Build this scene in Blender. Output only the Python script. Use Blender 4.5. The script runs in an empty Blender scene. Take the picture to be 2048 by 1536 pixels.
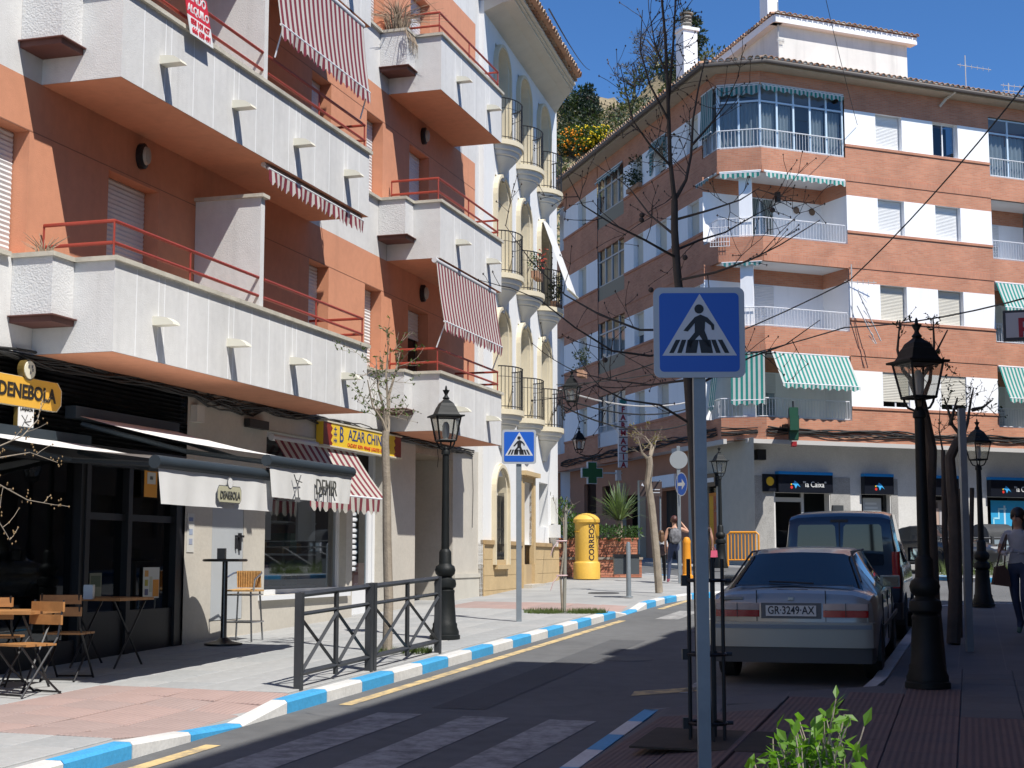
import bpy, bmesh, math, random
from mathutils import Vector, Matrix, Quaternion
from math import sin, cos, pi, radians, atan2, sqrt
random.seed(7)
S = bpy.context.scene
COL = S.collection
# ------------------------------------------------------------------ camera, sky, sun, exposure
CAMZ = 1.65
cd = bpy.data.cameras.new('camera'); cam = bpy.data.objects.new('camera', cd); COL.objects.link(cam)
cam.location = (0, 0, CAMZ); cam.rotation_euler = (radians(90) + math.atan(352/3000), 0, 0)
cd.sensor_width = 36; cd.lens = 3000/2048*36; cd.clip_end = 3000; cd.clip_start = .05
S.camera = cam
SUN = Vector((.64*cos(radians(56)), -.768*cos(radians(56)), sin(radians(56)))).normalized()
w = bpy.data.worlds.new('World'); S.world = w; w.use_nodes = True
nt = w.node_tree; bg = nt.nodes['Background']
sky = nt.nodes.new('ShaderNodeTexSky'); sky.sky_type = 'NISHITA'; sky.sun_disc = False
sky.sun_elevation = radians(56); sky.sun_rotation = radians(140.2); sky.altitude = 3000
sky.air_density = 1.0; sky.dust_density = 0; sky.ozone_density = 8
hsv = nt.nodes.new('ShaderNodeHueSaturation'); hsv.inputs['Saturation'].default_value = 1.1
nt.links.new(sky.outputs[0], hsv.inputs['Color']); nt.links.new(hsv.outputs[0], bg.inputs[0]); bg.inputs[1].default_value = .13
sd = bpy.data.lights.new('sun', 'SUN'); sd.energy = 5.0; sd.angle = radians(.5); sd.color = (1, .965, .91)
so = bpy.data.objects.new('sun', sd); COL.objects.link(so)
so.rotation_euler = (-SUN).to_track_quat('-Z', 'Y').to_euler(); so.location = (20, -25, 60)
S.view_settings.view_transform = 'Standard'; S.view_settings.look = 'None'
S.view_settings.exposure = 0.36; S.view_settings.gamma = 1; S.view_settings.use_curve_mapping = False
S.cycles.diffuse_bounces = 4; S.cycles.max_bounces = 8; S.cycles.transparent_max_bounces = 16
S.render.resolution_x = 1024; S.render.resolution_y = 768

# ------------------------------------------------------------------ frames (s along a front, t out of it, z up)
def V2(a): return Vector((a[0], a[1]))
class Frame:
    def __init__(f, o, d):
        f.o = Vector((o[0], o[1])); f.d = Vector((d[0], d[1])).normalized(); f.n = Vector((f.d.y, -f.d.x))
        f.ang = atan2(f.d.y, f.d.x)
    def __call__(f, s, t, z):
        p = f.o + f.d*s + f.n*t
        return Vector((p.x, p.y, z))
nA = Vector((.9565, -.2917))
FA = Frame(-9.69*nA, (.2917, .9565))
FB = Frame(FA.o + 29.4*FA.d + .1*FA.n, (.2284, .9736))
F1 = Frame((8.35, 49), (.918, .397))
PC2 = (6.91, 49.35)
FH = Frame(PC2, (8.35-PC2[0], 49-PC2[1]))
F2 = Frame(PC2, (.269, -.963))          # s runs from -18 at the far end to 0 at the corner
FW = lambda s, t, z: Vector((s, t, z))
def gz(p): return .03*p.y               # pavement height
def GA(s, t, dz=0):
    p = FA(s, t, 0); p.z = .03*p.y + dz; return p

# ------------------------------------------------------------------ materials
MATS = {}
def mat(name, col, rough=.7, metal=0, vary=.0, vs=3., bump=0., bs=40., spec=.5, alpha=1., trans=0., emit=0, vary2=0, streak=0, coat=0):
    if name in MATS: return MATS[name]
    m = bpy.data.materials.new(name); m.use_nodes = True; MATS[name] = m
    t = m.node_tree; b = t.nodes['Principled BSDF']
    b.inputs['Base Color'].default_value = (*col, 1); b.inputs['Roughness'].default_value = rough
    b.inputs['Metallic'].default_value = metal; b.inputs['Specular IOR Level'].default_value = spec
    b.inputs['Alpha'].default_value = alpha; b.inputs['Transmission Weight'].default_value = trans
    b.inputs['Coat Weight'].default_value = coat; b.inputs['Coat Roughness'].default_value = .05
    if emit:
        b.inputs['Emission Color'].default_value = (*col, 1); b.inputs['Emission Strength'].default_value = emit
    if vary or bump or streak:
        tc = t.nodes.new('ShaderNodeTexCoord')
    if vary or streak:
        n = t.nodes.new('ShaderNodeTexNoise'); n.inputs['Scale'].default_value = vs; n.inputs['Detail'].default_value = 6
        n.inputs['Roughness'].default_value = .65
        t.links.new(tc.outputs['Object'], n.inputs['Vector'])
        r = t.nodes.new('ShaderNodeMapRange'); r.inputs[1].default_value = .3; r.inputs[2].default_value = .7
        r.inputs[3].default_value = 1-vary; r.inputs[4].default_value = 1+vary*.6
        t.links.new(n.outputs[0], r.inputs[0])
        fac = r.outputs[0]
        if vary2:
            n2 = t.nodes.new('ShaderNodeTexNoise'); n2.inputs['Scale'].default_value = vs*14; n2.inputs['Detail'].default_value = 3
            t.links.new(tc.outputs['Object'], n2.inputs['Vector'])
            r2 = t.nodes.new('ShaderNodeMapRange'); r2.inputs[1].default_value = .3; r2.inputs[2].default_value = .7
            r2.inputs[3].default_value = 1-vary2; r2.inputs[4].default_value = 1+vary2*.6
            t.links.new(n2.outputs[0], r2.inputs[0])
            mu = t.nodes.new('ShaderNodeMath'); mu.operation = 'MULTIPLY'
            t.links.new(fac, mu.inputs[0]); t.links.new(r2.outputs[0], mu.inputs[1]); fac = mu.outputs[0]
        if streak:
            mp = t.nodes.new('ShaderNodeMapping'); mp.inputs['Scale'].default_value = (5, 5, .35)
            t.links.new(tc.outputs['Object'], mp.inputs[0])
            n3 = t.nodes.new('ShaderNodeTexNoise'); n3.inputs['Scale'].default_value = 1.; n3.inputs['Detail'].default_value = 5
            t.links.new(mp.outputs[0], n3.inputs['Vector'])
            r3 = t.nodes.new('ShaderNodeMapRange'); r3.inputs[1].default_value = .52; r3.inputs[2].default_value = .72
            r3.inputs[3].default_value = 1; r3.inputs[4].default_value = 1-streak
            t.links.new(n3.outputs[0], r3.inputs[0])
            mu = t.nodes.new('ShaderNodeMath'); mu.operation = 'MULTIPLY'
            t.links.new(fac, mu.inputs[0]); t.links.new(r3.outputs[0], mu.inputs[1]); fac = mu.outputs[0]
        mx = t.nodes.new('ShaderNodeVectorMath'); mx.operation = 'SCALE'; mx.inputs[0].default_value = col
        t.links.new(fac, mx.inputs['Scale']); t.links.new(mx.outputs[0], b.inputs['Base Color'])
    if bump:
        n = t.nodes.new('ShaderNodeTexNoise'); n.inputs['Scale'].default_value = bs; n.inputs['Detail'].default_value = 4
        t.links.new(tc.outputs['Object'], n.inputs['Vector'])
        bp = t.nodes.new('ShaderNodeBump'); bp.inputs['Strength'].default_value = bump; bp.inputs['Distance'].default_value = .02
        t.links.new(n.outputs[0], bp.inputs['Height']); t.links.new(bp.outputs[0], b.inputs['Normal'])
    return m
def uvnode(t):
    n = t.nodes.new('ShaderNodeUVMap'); n.uv_map = 'UVMap'; return n
def stripes(name, c1, c2, period, duty=.5, rough=.8, trans=.25, fade=.12):
    if name in MATS: return MATS[name]
    m = mat(name, c1, rough); t = m.node_tree; b = t.nodes['Principled BSDF']
    uv = uvnode(t); sx = t.nodes.new('ShaderNodeSeparateXYZ'); t.links.new(uv.outputs[0], sx.inputs[0])
    d = t.nodes.new('ShaderNodeMath'); d.operation = 'DIVIDE'; d.inputs[1].default_value = period; t.links.new(sx.outputs[0], d.inputs[0])
    f = t.nodes.new('ShaderNodeMath'); f.operation = 'FRACT'; t.links.new(d.outputs[0], f.inputs[0])
    g = t.nodes.new('ShaderNodeMath'); g.operation = 'GREATER_THAN'; g.inputs[1].default_value = duty; t.links.new(f.outputs[0], g.inputs[0])
    mx = t.nodes.new('ShaderNodeMix'); mx.data_type = 'RGBA'; t.links.new(g.outputs[0], mx.inputs[0])
    mx.inputs[6].default_value = (*c1, 1); mx.inputs[7].default_value = (*c2, 1)
    nz = t.nodes.new('ShaderNodeTexNoise'); nz.inputs['Scale'].default_value = 2.2; nz.inputs['Detail'].default_value = 5
    t.links.new(uv.outputs[0], nz.inputs['Vector'])
    r = t.nodes.new('ShaderNodeMapRange'); r.inputs[1].default_value = .3; r.inputs[2].default_value = .7; r.inputs[3].default_value = 1-fade; r.inputs[4].default_value = 1
    t.links.new(nz.outputs[0], r.inputs[0])
    sc = t.nodes.new('ShaderNodeVectorMath'); sc.operation = 'SCALE'; t.links.new(mx.outputs[2], sc.inputs[0]); t.links.new(r.outputs[0], sc.inputs['Scale'])
    t.links.new(sc.outputs[0], b.inputs['Base Color'])
    if trans:      # thin cloth lets some light through
        tr = t.nodes.new('ShaderNodeBsdfTranslucent'); t.links.new(sc.outputs[0], tr.inputs[0])
        ms = t.nodes.new('ShaderNodeMixShader'); ms.inputs[0].default_value = trans
        t.links.new(b.outputs[0], ms.inputs[1]); t.links.new(tr.outputs[0], ms.inputs[2])
        t.links.new(ms.outputs[0], t.nodes['Material Output'].inputs[0])
    return m
def cloth(name, col, trans=.3, rough=.85):
    if name in MATS: return MATS[name]
    m = mat(name, col, rough, vary=.06, vs=3); t = m.node_tree; b = t.nodes['Principled BSDF']
    tr = t.nodes.new('ShaderNodeBsdfTranslucent'); tr.inputs[0].default_value = (*col, 1)
    ms = t.nodes.new('ShaderNodeMixShader'); ms.inputs[0].default_value = trans
    t.links.new(b.outputs[0], ms.inputs[1]); t.links.new(tr.outputs[0], ms.inputs[2]); t.links.new(ms.outputs[0], t.nodes['Material Output'].inputs[0])
    return m
def brickmat(name, c1, c2, mortar, bw=.25, bh=.065, ms=.1, vertical=False, bump=.25):
    if name in MATS: return MATS[name]
    m = mat(name, c1, .85); t = m.node_tree; b = t.nodes['Principled BSDF']
    uv = uvnode(t); mp = t.nodes.new('ShaderNodeMapping'); t.links.new(uv.outputs[0], mp.inputs[0])
    if vertical: mp.inputs['Rotation'].default_value = (0, 0, pi/2)
    br = t.nodes.new('ShaderNodeTexBrick'); t.links.new(mp.outputs[0], br.inputs['Vector'])
    br.inputs['Scale'].default_value = 1; br.inputs['Brick Width'].default_value = bw; br.inputs['Row Height'].default_value = bh
    br.inputs['Mortar Size'].default_value = .008; br.inputs['Mortar Smooth'].default_value = .4; br.inputs['Bias'].default_value = -.1
    br.inputs['Color1'].default_value = (*c1, 1); br.inputs['Color2'].default_value = (*c2, 1); br.inputs['Mortar'].default_value = (*mortar, 1)
    nz = t.nodes.new('ShaderNodeTexNoise'); nz.inputs['Scale'].default_value = 1.1; nz.inputs['Detail'].default_value = 6; t.links.new(uv.outputs[0], nz.inputs['Vector'])
    r = t.nodes.new('ShaderNodeMapRange'); r.inputs[1].default_value = .3; r.inputs[2].default_value = .7; r.inputs[3].default_value = .84; r.inputs[4].default_value = 1.1
    t.links.new(nz.outputs[0], r.inputs[0])
    sc = t.nodes.new('ShaderNodeVectorMath'); sc.operation = 'SCALE'; t.links.new(br.outputs[0], sc.inputs[0]); t.links.new(r.outputs[0], sc.inputs['Scale'])
    t.links.new(sc.outputs[0], b.inputs['Base Color'])
    bp = t.nodes.new('ShaderNodeBump'); bp.inputs['Strength'].default_value = bump; bp.inputs['Distance'].default_value = .01; bp.invert = True
    t.links.new(br.outputs['Fac'], bp.inputs['Height']); t.links.new(bp.outputs[0], b.inputs['Normal'])
    return m
def glassmat(name, tint=(.55, .62, .66), rough=.02, mix=.55):
    if name in MATS: return MATS[name]
    m = bpy.data.materials.new(name); m.use_nodes = True; MATS[name] = m; t = m.node_tree
    t.nodes.remove(t.nodes['Principled BSDF'])
    tr = t.nodes.new('ShaderNodeBsdfTransparent'); tr.inputs[0].default_value = (*tint, 1)
    gl = t.nodes.new('ShaderNodeBsdfGlossy'); gl.inputs['Roughness'].default_value = rough; gl.inputs[0].default_value = (.9, .95, 1, 1)
    fr = t.nodes.new('ShaderNodeLayerWeight')
    pw = t.nodes.new('ShaderNodeMath'); pw.operation = 'POWER'; pw.inputs[1].default_value = 5; t.links.new(fr.outputs['Facing'], pw.inputs[0])
    mu = t.nodes.new('ShaderNodeMath'); mu.operation = 'MULTIPLY_ADD'; mu.inputs[1].default_value = .85; mu.inputs[2].default_value = .04+mix*.04
    t.links.new(pw.outputs[0], mu.inputs[0])
    ms = t.nodes.new('ShaderNodeMixShader'); t.links.new(mu.outputs[0], ms.inputs[0]); t.links.new(tr.outputs[0], ms.inputs[1]); t.links.new(gl.outputs[0], ms.inputs[2])
    t.links.new(ms.outputs[0], t.nodes['Material Output'].inputs[0])
    return m
def leafmat(name, col, trans=.35, vary=.35):
    if name in MATS: return MATS[name]
    m = mat(name, col, .5, vary=vary, vs=1.3, vary2=.25); t = m.node_tree; b = t.nodes['Principled BSDF']
    tr = t.nodes.new('ShaderNodeBsdfTranslucent'); tr.inputs[0].default_value = (col[0]*1.3, col[1]*1.5, col[2]*.6, 1)
    ms = t.nodes.new('ShaderNodeMixShader'); ms.inputs[0].default_value = trans
    t.links.new(b.outputs[0], ms.inputs[1]); t.links.new(tr.outputs[0], ms.inputs[2]); t.links.new(ms.outputs[0], t.nodes['Material Output'].inputs[0])
    return m

# ------------------------------------------------------------------ mesh builder
class MB:
    def __init__(s, f=FW): s.v = []; s.f = []; s.uv = []; s.F = f; s.mi = []; s.cur = 0
    def pt(s, *p): s.v.append(s.F(*p)); return len(s.v)-1
    def face(s, ids, uv=None): s.f.append(ids); s.uv.append(uv); s.mi.append(s.cur)
    def quad(s, a, b, c, d, uv=None): s.face([s.pt(*a), s.pt(*b), s.pt(*c), s.pt(*d)], uv); return s
    def poly(s, pts, uv=None): s.face([s.pt(*p) for p in pts], uv); return s
    def box(s, a0, a1, b0, b1, c0, c1, top=None):
        i = len(s.v)
        for (x, y, z) in ((a0,b0,c0),(a1,b0,c0),(a1,b1,c0),(a0,b1,c0),(a0,b0,c1),(a1,b0,c1),(a1,b1,c1),(a0,b1,c1)): s.pt(x, y, z)
        for q, uvk in (((0,3,2,1),'xy'),((4,5,6,7),'xy'),((0,1,5,4),'xz'),((1,2,6,5),'yz'),((2,3,7,6),'xz'),((3,0,4,7),'yz')):
            cs = ((a0,b0,c0),(a1,b0,c0),(a1,b1,c0),(a0,b1,c0),(a0,b0,c1),(a1,b0,c1),(a1,b1,c1),(a0,b1,c1))
            uv = [{'xy': (cs[k][0], cs[k][1]), 'xz': (cs[k][0], cs[k][2]), 'yz': (cs[k][1], cs[k][2])}[uvk] for k in q]
            s.face([i+k for k in q], uv)
        return s
    def prism(s, poly, z0, z1, axis='z'):      # polygon in the first two frame axes, or (first, z) extruded in t
        n = len(poly); i = len(s.v)
        for z in (z0, z1):
            for p in poly:
                if axis == 'z': s.pt(p[0], p[1], z)
                elif axis == 't': s.pt(p[0], z, p[1])
                else: s.pt(z, p[0], p[1])
        s.face([i+k for k in range(n)][::-1], [poly[k] for k in range(n)][::-1]); s.face([i+n+k for k in range(n)], [poly[k] for k in range(n)])
        L = 0
        for k in range(n):
            a, b = poly[k], poly[(k+1) % n]; dl = sqrt((a[0]-b[0])**2+(a[1]-b[1])**2)
            s.face([i+k, i+(k+1) % n, i+n+(k+1) % n, i+n+k], [(L, z0), (L+dl, z0), (L+dl, z1), (L, z1)]); L += dl
        return s
    def tube(s, pts, r, n=6, cap=True):
        P = [s.F(*p) for p in pts]; rs = r if isinstance(r, (list, tuple)) else [r]*len(P)
        i0 = len(s.v); prev = None
        for k, p in enumerate(P):
            d = (P[min(k+1, len(P)-1)] - P[max(k-1, 0)])
            if d.length < 1e-9: d = Vector((0, 0, 1))
            d.normalize()
            a = prev if prev is not None else (Vector((0, 0, 1)) if abs(d.z) < .9 else Vector((1, 0, 0)))
            x = (a - d*a.dot(d))
            if x.length < 1e-6: x = d.orthogonal()
            x.normalize(); y = d.cross(x); prev = x
            for j in range(n):
                an = 2*pi*j/n; s.v.append(p + (x*cos(an)+y*sin(an))*rs[k])
        for k in range(len(P)-1):
            for j in range(n):
                s.face([i0+k*n+j, i0+k*n+(j+1) % n, i0+(k+1)*n+(j+1) % n, i0+(k+1)*n+j])
        if cap and n > 2:
            s.face([i0+j for j in range(n)][::-1]); s.face([i0+(len(P)-1)*n+j for j in range(n)])
        return s
    def lathe(s, prof, c=(0, 0, 0), n=12, sx=1, sy=1):
        i0 = len(s.v)
        for r, z in prof:
            for j in range(n):
                a = 2*pi*j/n; s.pt(c[0]+r*cos(a)*sx, c[1]+r*sin(a)*sy, c[2]+z)
        for k in range(len(prof)-1):
            for j in range(n): s.face([i0+k*n+j, i0+k*n+(j+1) % n, i0+(k+1)*n+(j+1) % n, i0+(k+1)*n+j])
        if prof[0][0] > 1e-4: s.face([i0+j for j in range(n)][::-1])
        if prof[-1][0] > 1e-4: s.face([i0+(len(prof)-1)*n+j for j in range(n)])
        return s
    def grid(s, fn, nu, nv, uvfn=None):
        i0 = len(s.v)
        for a in range(nu+1):
            for b in range(nv+1): s.pt(*fn(a/nu, b/nv))
        for a in range(nu):
            for b in range(nv):
                k = i0+a*(nv+1)+b; ids = [k, k+nv+1, k+nv+2, k+1]
                uv = [uvfn(x/nu, y/nv) for x, y in ((a, b), (a+1, b), (a+1, b+1), (a, b+1))] if uvfn else None
                s.face(ids, uv)
        return s
    def mesh(s, name, mats, origin=Vector((0, 0, 0)), smooth=False, recalc=True):
        me = bpy.data.meshes.new(name)
        me.from_pydata([tuple(v-origin) for v in s.v], [], s.f)
        if any(u for u in s.uv):
            lay = me.uv_layers.new(name='UVMap'); d = []
            for f, u in zip(s.f, s.uv):
                if u:
                    for q in u: d += [q[0], q[1]]
                else: d += [0, 0]*len(f)
            lay.data.foreach_set('uv', d)
        ms = mats if isinstance(mats, (list, tuple)) else [mats]
        for m in ms: me.materials.append(m)
        if len(ms) > 1: me.polygons.foreach_set('material_index', s.mi)
        if recalc:
            bm = bmesh.new(); bm.from_mesh(me); bmesh.ops.recalc_face_normals(bm, faces=bm.faces); bm.to_mesh(me); bm.free()
        if smooth:
            me.polygons.foreach_set('use_smooth', [True]*len(me.polygons))
            try: me.set_sharp_from_angle(angle=radians(smooth if smooth is not True else 40))
            except Exception: pass
        me.update()
        return me
    def build(s, name, mats, parent=None, smooth=False, origin=None, recalc=True):
        og = origin if origin is not None else (world_o(parent) if parent else Vector((0, 0, 0)))
        me = s.mesh(name, mats, og, smooth, recalc)
        o = bpy.data.objects.new(name, me); COL.objects.link(o)
        if parent: o.parent = parent
        else: o.location = og
        return o
WO = {}
def world_o(o):
    return WO.get(o.name, Vector((0, 0, 0)))
def tag(o, label=None, cat=None, group=None, kind=None):
    if label: o['label'] = label
    if cat: o['category'] = cat
    if group: o['group'] = group
    if kind: o['kind'] = kind
    return o
def thing(name, label, cat, loc=(0, 0, 0), group=None, rz=0):
    o = bpy.data.objects.new(name, None); COL.objects.link(o); o.location = loc; o.rotation_euler = (0, 0, rz)
    o.empty_display_size = .2
    WO[o.name] = Vector(loc)
    return tag(o, label, cat, group)
def local_thing(name, label, cat, loc=(0, 0, 0), group=None, rz=0):
    o = thing(name, label, cat, loc, group, rz); WO[o.name] = Vector((0, 0, 0)); return o
def sub(o, parent):       # register a part as origin for its sub-parts
    WO[o.name] = world_o(parent); return o
def copy_tree(o, parent=None):
    c = o.copy(); COL.objects.link(c)
    if parent: c.parent = parent
    for ch in o.children: copy_tree(ch, c)
    return c
def inst(me, name, parent, mtx):
    o = bpy.data.objects.new(name, me); COL.objects.link(o); o.parent = parent; o.matrix_local = mtx; return o
def fmtx(F, s, t, z, scale=(1, 1, 1), origin=Vector((0, 0, 0))):
    """local x along s, local y against t, z up"""
    return Matrix.Translation(F(s, t, z)-origin) @ Matrix.Rotation(F.ang, 4, 'Z') @ Matrix.Diagonal((*scale, 1))
def text_mesh(txt, size, extrude=.004, align='CENTER', cond=1., bold=0.):
    cu = bpy.data.curves.new('t', 'FONT'); cu.body = txt; cu.size = size; cu.extrude = extrude; cu.align_x = align; cu.align_y = 'CENTER'
    cu.offset = bold; cu.resolution_u = 3
    o = bpy.data.objects.new('t', cu); COL.objects.link(o)
    dg = bpy.context.evaluated_depsgraph_get(); dg.update()
    me = bpy.data.meshes.new_from_object(o.evaluated_get(dg)); bpy.data.objects.remove(o); bpy.data.curves.remove(cu)
    for v in me.vertices: v.co.x *= cond
    return me
def letter(txt, size, m, parent, F, s, t, z, name='lettering', cond=1., bold=0., extrude=.004, flip=0, rot=0., align='CENTER'):
    """text standing on a front: reads along +s"""
    me = text_mesh(txt, size, extrude, align, cond, bold); me.materials.append(m)
    o = bpy.data.objects.new(name, me); COL.objects.link(o); o.parent = parent
    ang = F.ang if isinstance(F, Frame) else F[1]
    p = F(s, t, z) if isinstance(F, Frame) else F[0](s, t, z)
    o.matrix_local = Matrix.Translation(p - world_o(parent)) @ Matrix.Rotation(ang, 4, 'Z') @ Matrix.Rotation(pi/2, 4, 'X') @ Matrix.Rotation(rot, 4, 'Z')
    return o
def wall(F, s0, s1, z0, z1, holes, t=0., depth=.2, mb=None, jamb=True):
    """front face with real openings; holes = (s0,s1,z0,z1[,depth])"""
    m = mb or MB(F)
    ss = sorted({s0, s1, *[min(max(h[k], s0), s1) for h in holes for k in (0, 1)]}); zs = sorted({z0, z1, *[min(max(h[k], z0), z1) for h in holes for k in (2, 3)]})
    for a, b in zip(ss, ss[1:]):
        for c, d in zip(zs, zs[1:]):
            x, y = (a+b)/2, (c+d)/2
            if any(h[0] < x < h[1] and h[2] < y < h[3] for h in holes): continue
            m.quad((a, t, c), (b, t, c), (b, t, d), (a, t, d), [(a, c), (b, c), (b, d), (a, d)])
    if jamb:
        for h in holes:
            q = h[4] if len(h) > 4 else depth; a, b, c, d = h[:4]; e = t-q
            c = max(c, z0); d = min(d, z1); a = max(a, s0); b = min(b, s1)
            m.quad((a, t, c), (a, e, c), (a, e, d), (a, t, d), [(0, c), (q, c), (q, d), (0, d)]); m.quad((b, t, c), (b, e, c), (b, e, d), (b, t, d), [(0, c), (q, c), (q, d), (0, d)])
            m.quad((a, t, d), (b, t, d), (b, e, d), (a, e, d), [(a, 0), (b, 0), (b, q), (a, q)])
            m.quad((a, t, c), (b, t, c), (b, e, c), (a, e, c), [(a, 0), (b, 0), (b, q), (a, q)])
    return m
# ================================================================== SETTING: ground, road, pavements, kerbs
def sm(x, a, b):
    x = min(max((x-a)/(b-a), 0), 1); return x*x*(3-2*x)
M_asph = mat('asphalt', (.125, .127, .127), .9, vary=.2, vs=.35, bump=.4, bs=120, vary2=.12)
M_earth = mat('earth', (.20, .17, .12), .95, vary=.3, vs=.6)
M_pave = mat('paving_grey', (.345, .345, .335), .85, vary=.1, vs=.8, bump=.15, bs=60, vary2=.08)
M_pave2 = mat('paving_grey_b', (.315, .32, .315), .85, vary=.12, vs=1.1, bump=.15, bs=60, vary2=.08)
M_joint = mat('joint_mortar', (.34, .33, .31), .9, vary=.2, vs=3)
M_blue = mat('kerb_blue', (.055, .33, .60), .6, vary=.14, vs=2.5, bump=.12, bs=40, vary2=.1)
M_white = mat('kerb_white', (.62, .61, .58), .65, vary=.14, vs=2.5, bump=.12, bs=40, vary2=.1)
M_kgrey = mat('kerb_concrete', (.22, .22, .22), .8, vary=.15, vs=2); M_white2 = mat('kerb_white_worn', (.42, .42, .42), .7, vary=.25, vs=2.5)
def tactile(name, col):
    m = mat(name, col, .85, vary=.12, vs=1.2); t = m.node_tree; b = t.nodes['Principled BSDF']
    tc = t.nodes.new('ShaderNodeTexCoord'); sx = t.nodes.new('ShaderNodeSeparateXYZ'); t.links.new(tc.outputs['Object'], sx.inputs[0])
    w1 = t.nodes.new('ShaderNodeMath'); w1.operation = 'MULTIPLY'; w1.inputs[1].default_value = 2*pi/.05; t.links.new(sx.outputs[1], w1.inputs[0])
    s1 = t.nodes.new('ShaderNodeMath'); s1.operation = 'SINE'; t.links.new(w1.outputs[0], s1.inputs[0])
    w2 = t.nodes.new('ShaderNodeMath'); w2.operation = 'MULTIPLY'; w2.inputs[1].default_value = 2*pi/.05; t.links.new(sx.outputs[0], w2.inputs[0])
    s2 = t.nodes.new('ShaderNodeMath'); s2.operation = 'SINE'; t.links.new(w2.outputs[0], s2.inputs[0])
    ad = t.nodes.new('ShaderNodeMath'); ad.operation = 'ADD'; t.links.new(s1.outputs[0], ad.inputs[0]); t.links.new(s2.outputs[0], ad.inputs[1])
    bp = t.nodes.new('ShaderNodeBump'); bp.inputs['Strength'].default_value = .5; bp.inputs['Distance'].default_value = .004
    t.links.new(ad.outputs[0], bp.inputs['Height']); t.links.new(bp.outputs[0], b.inputs['Normal'])
    return m
M_pave_shade = mat('paving_dark', (.12, .117, .12), .85, vary=.1, vs=.8, bump=.15, bs=60, vary2=.08); M_pave_shade2 = mat('paving_shaded_b', (.105, .103, .106), .85, vary=.12, vs=1.1, bump=.15, bs=60)  # darker copies for the right pavement, its shade put into the colour
M_pink = tactile('paving_pink', (.36, .255, .225)); M_pink2 = tactile('paving_pink_b', (.33, .245, .22)); M_pink_shade = tactile('paving_pink_dark', (.14, .09, .082)); M_pink_shade2 = tactile('paving_pink_shaded_b', (.125, .085, .08))  # last two: pink slabs with the right pavement's shade in their colour

def sheet(name, x0, x1, y0, y1, dz, m, nx=2, ny=2):
    mb = MB(); mb.grid(lambda u, v: (x0+(x1-x0)*u, y0+(y1-y0)*v, .03*(y0+(y1-y0)*v)+dz), nx, ny)
    return tag(mb.build(name, m), kind='structure')
sheet('ground', -500, 500, -120, 78, -.15, M_earth)
sheet('road', -45, 50, -30, 77, -.12, M_asph)

def dzL(s, t): return -.085*sm(t, 1.9, 3.7)*sm(s, 9.9, 11.0)*(1-sm(s, 12.1, 13.2)) - .085*sm(t, 1.9, 3.7)*sm(s, 24.9, 25.9)*(1-sm(s, 26.9, 27.9))
def dzR(s, t): return -.095*(1-sm(t, 6.9, 8.1))*(1-sm(s, 13.2, 14.4))*sm(s, 7, 8)
FG = lambda s, t, z: GA(s, t, z)
GREYS = (M_pave, M_pave2)
# ---- kerb stones
def kerb(name, path, inward, lows, start_blue, step=.86, top=0., cols=None):
    """path: [(s,t)], inward sign of the pavement side seen along the path; lows: [(l0,l1)] lengths where the kerb is dropped"""
    root = thing(name, None, None); root['kind'] = 'structure'
    pts = [Vector(p) for p in path]; L = [0]
    for a, b in zip(pts, pts[1:]): L.append(L[-1]+(b-a).length)
    def P(l):
        l = min(max(l, 0), L[-1])
        for k in range(len(L)-1):
            if l <= L[k+1]+1e-9:
                f = (l-L[k])/(L[k+1]-L[k]); d = (pts[k+1]-pts[k]).normalized(); return pts[k].lerp(pts[k+1], f), d
    l = 0; k = start_blue
    def drop(x):
        r = 0
        for a, b in lows: r = max(r, sm(x, a-.05, a+.38)*(1-sm(x, b-.38, b+.05)))
        return r
    while l < L[-1]-.1:
        e = min(l+step, L[-1]); rows = []; mb = MB(FG)
        for q in (l+.006, e-.006):
            p, d = P(q); n = Vector((-d.y, d.x))*inward; h = top-.095*drop(q)
            rows.append([(p.x, p.y, -.2), (p.x, p.y, h-.022), (p.x+n.x*.022, p.y+n.y*.022, h), (p.x+n.x*.15, p.y+n.y*.15, h), (p.x+n.x*.15, p.y+n.y*.15, -.2)])
        i = [[mb.pt(*c) for c in r] for r in rows]
        for j in range(4): mb.face([i[0][j], i[0][j+1], i[1][j+1], i[1][j]])
        mb.face(i[0]); mb.face(i[1][::-1])
        mb.build('kerb_stone', ((cols and cols(P((l+e)/2)[0])) or (M_blue if k % 2 == 0 else M_white)), root); k += 1; l = e
    return root
kerb('kerb_left', [(1.2, 3.8), (30.2, 3.8), (31.5, 4.05), (32.7, 4.6), (33.6, 5.0), (34.8, 5.1), (36.2, 4.7), (38, 3.7), (42, .9)], -1, [(9.35, 11.2), (24.2, 26.2)], 1, .865)
kerb('kerb_right', [(1.5, 7.0), (9.0, 6.92), (13.5, 6.8), (15.3, 8.66), (28.3, 8.86), (29.4, 9.4), (30, 10.4), (30.1, 12), (30.1, 19)], 1, [(6, 14.8)], 0, .8, cols=lambda q: None if q.x < 13.4 else (M_kgrey if q.x < 15.4 else M_white2))
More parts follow.
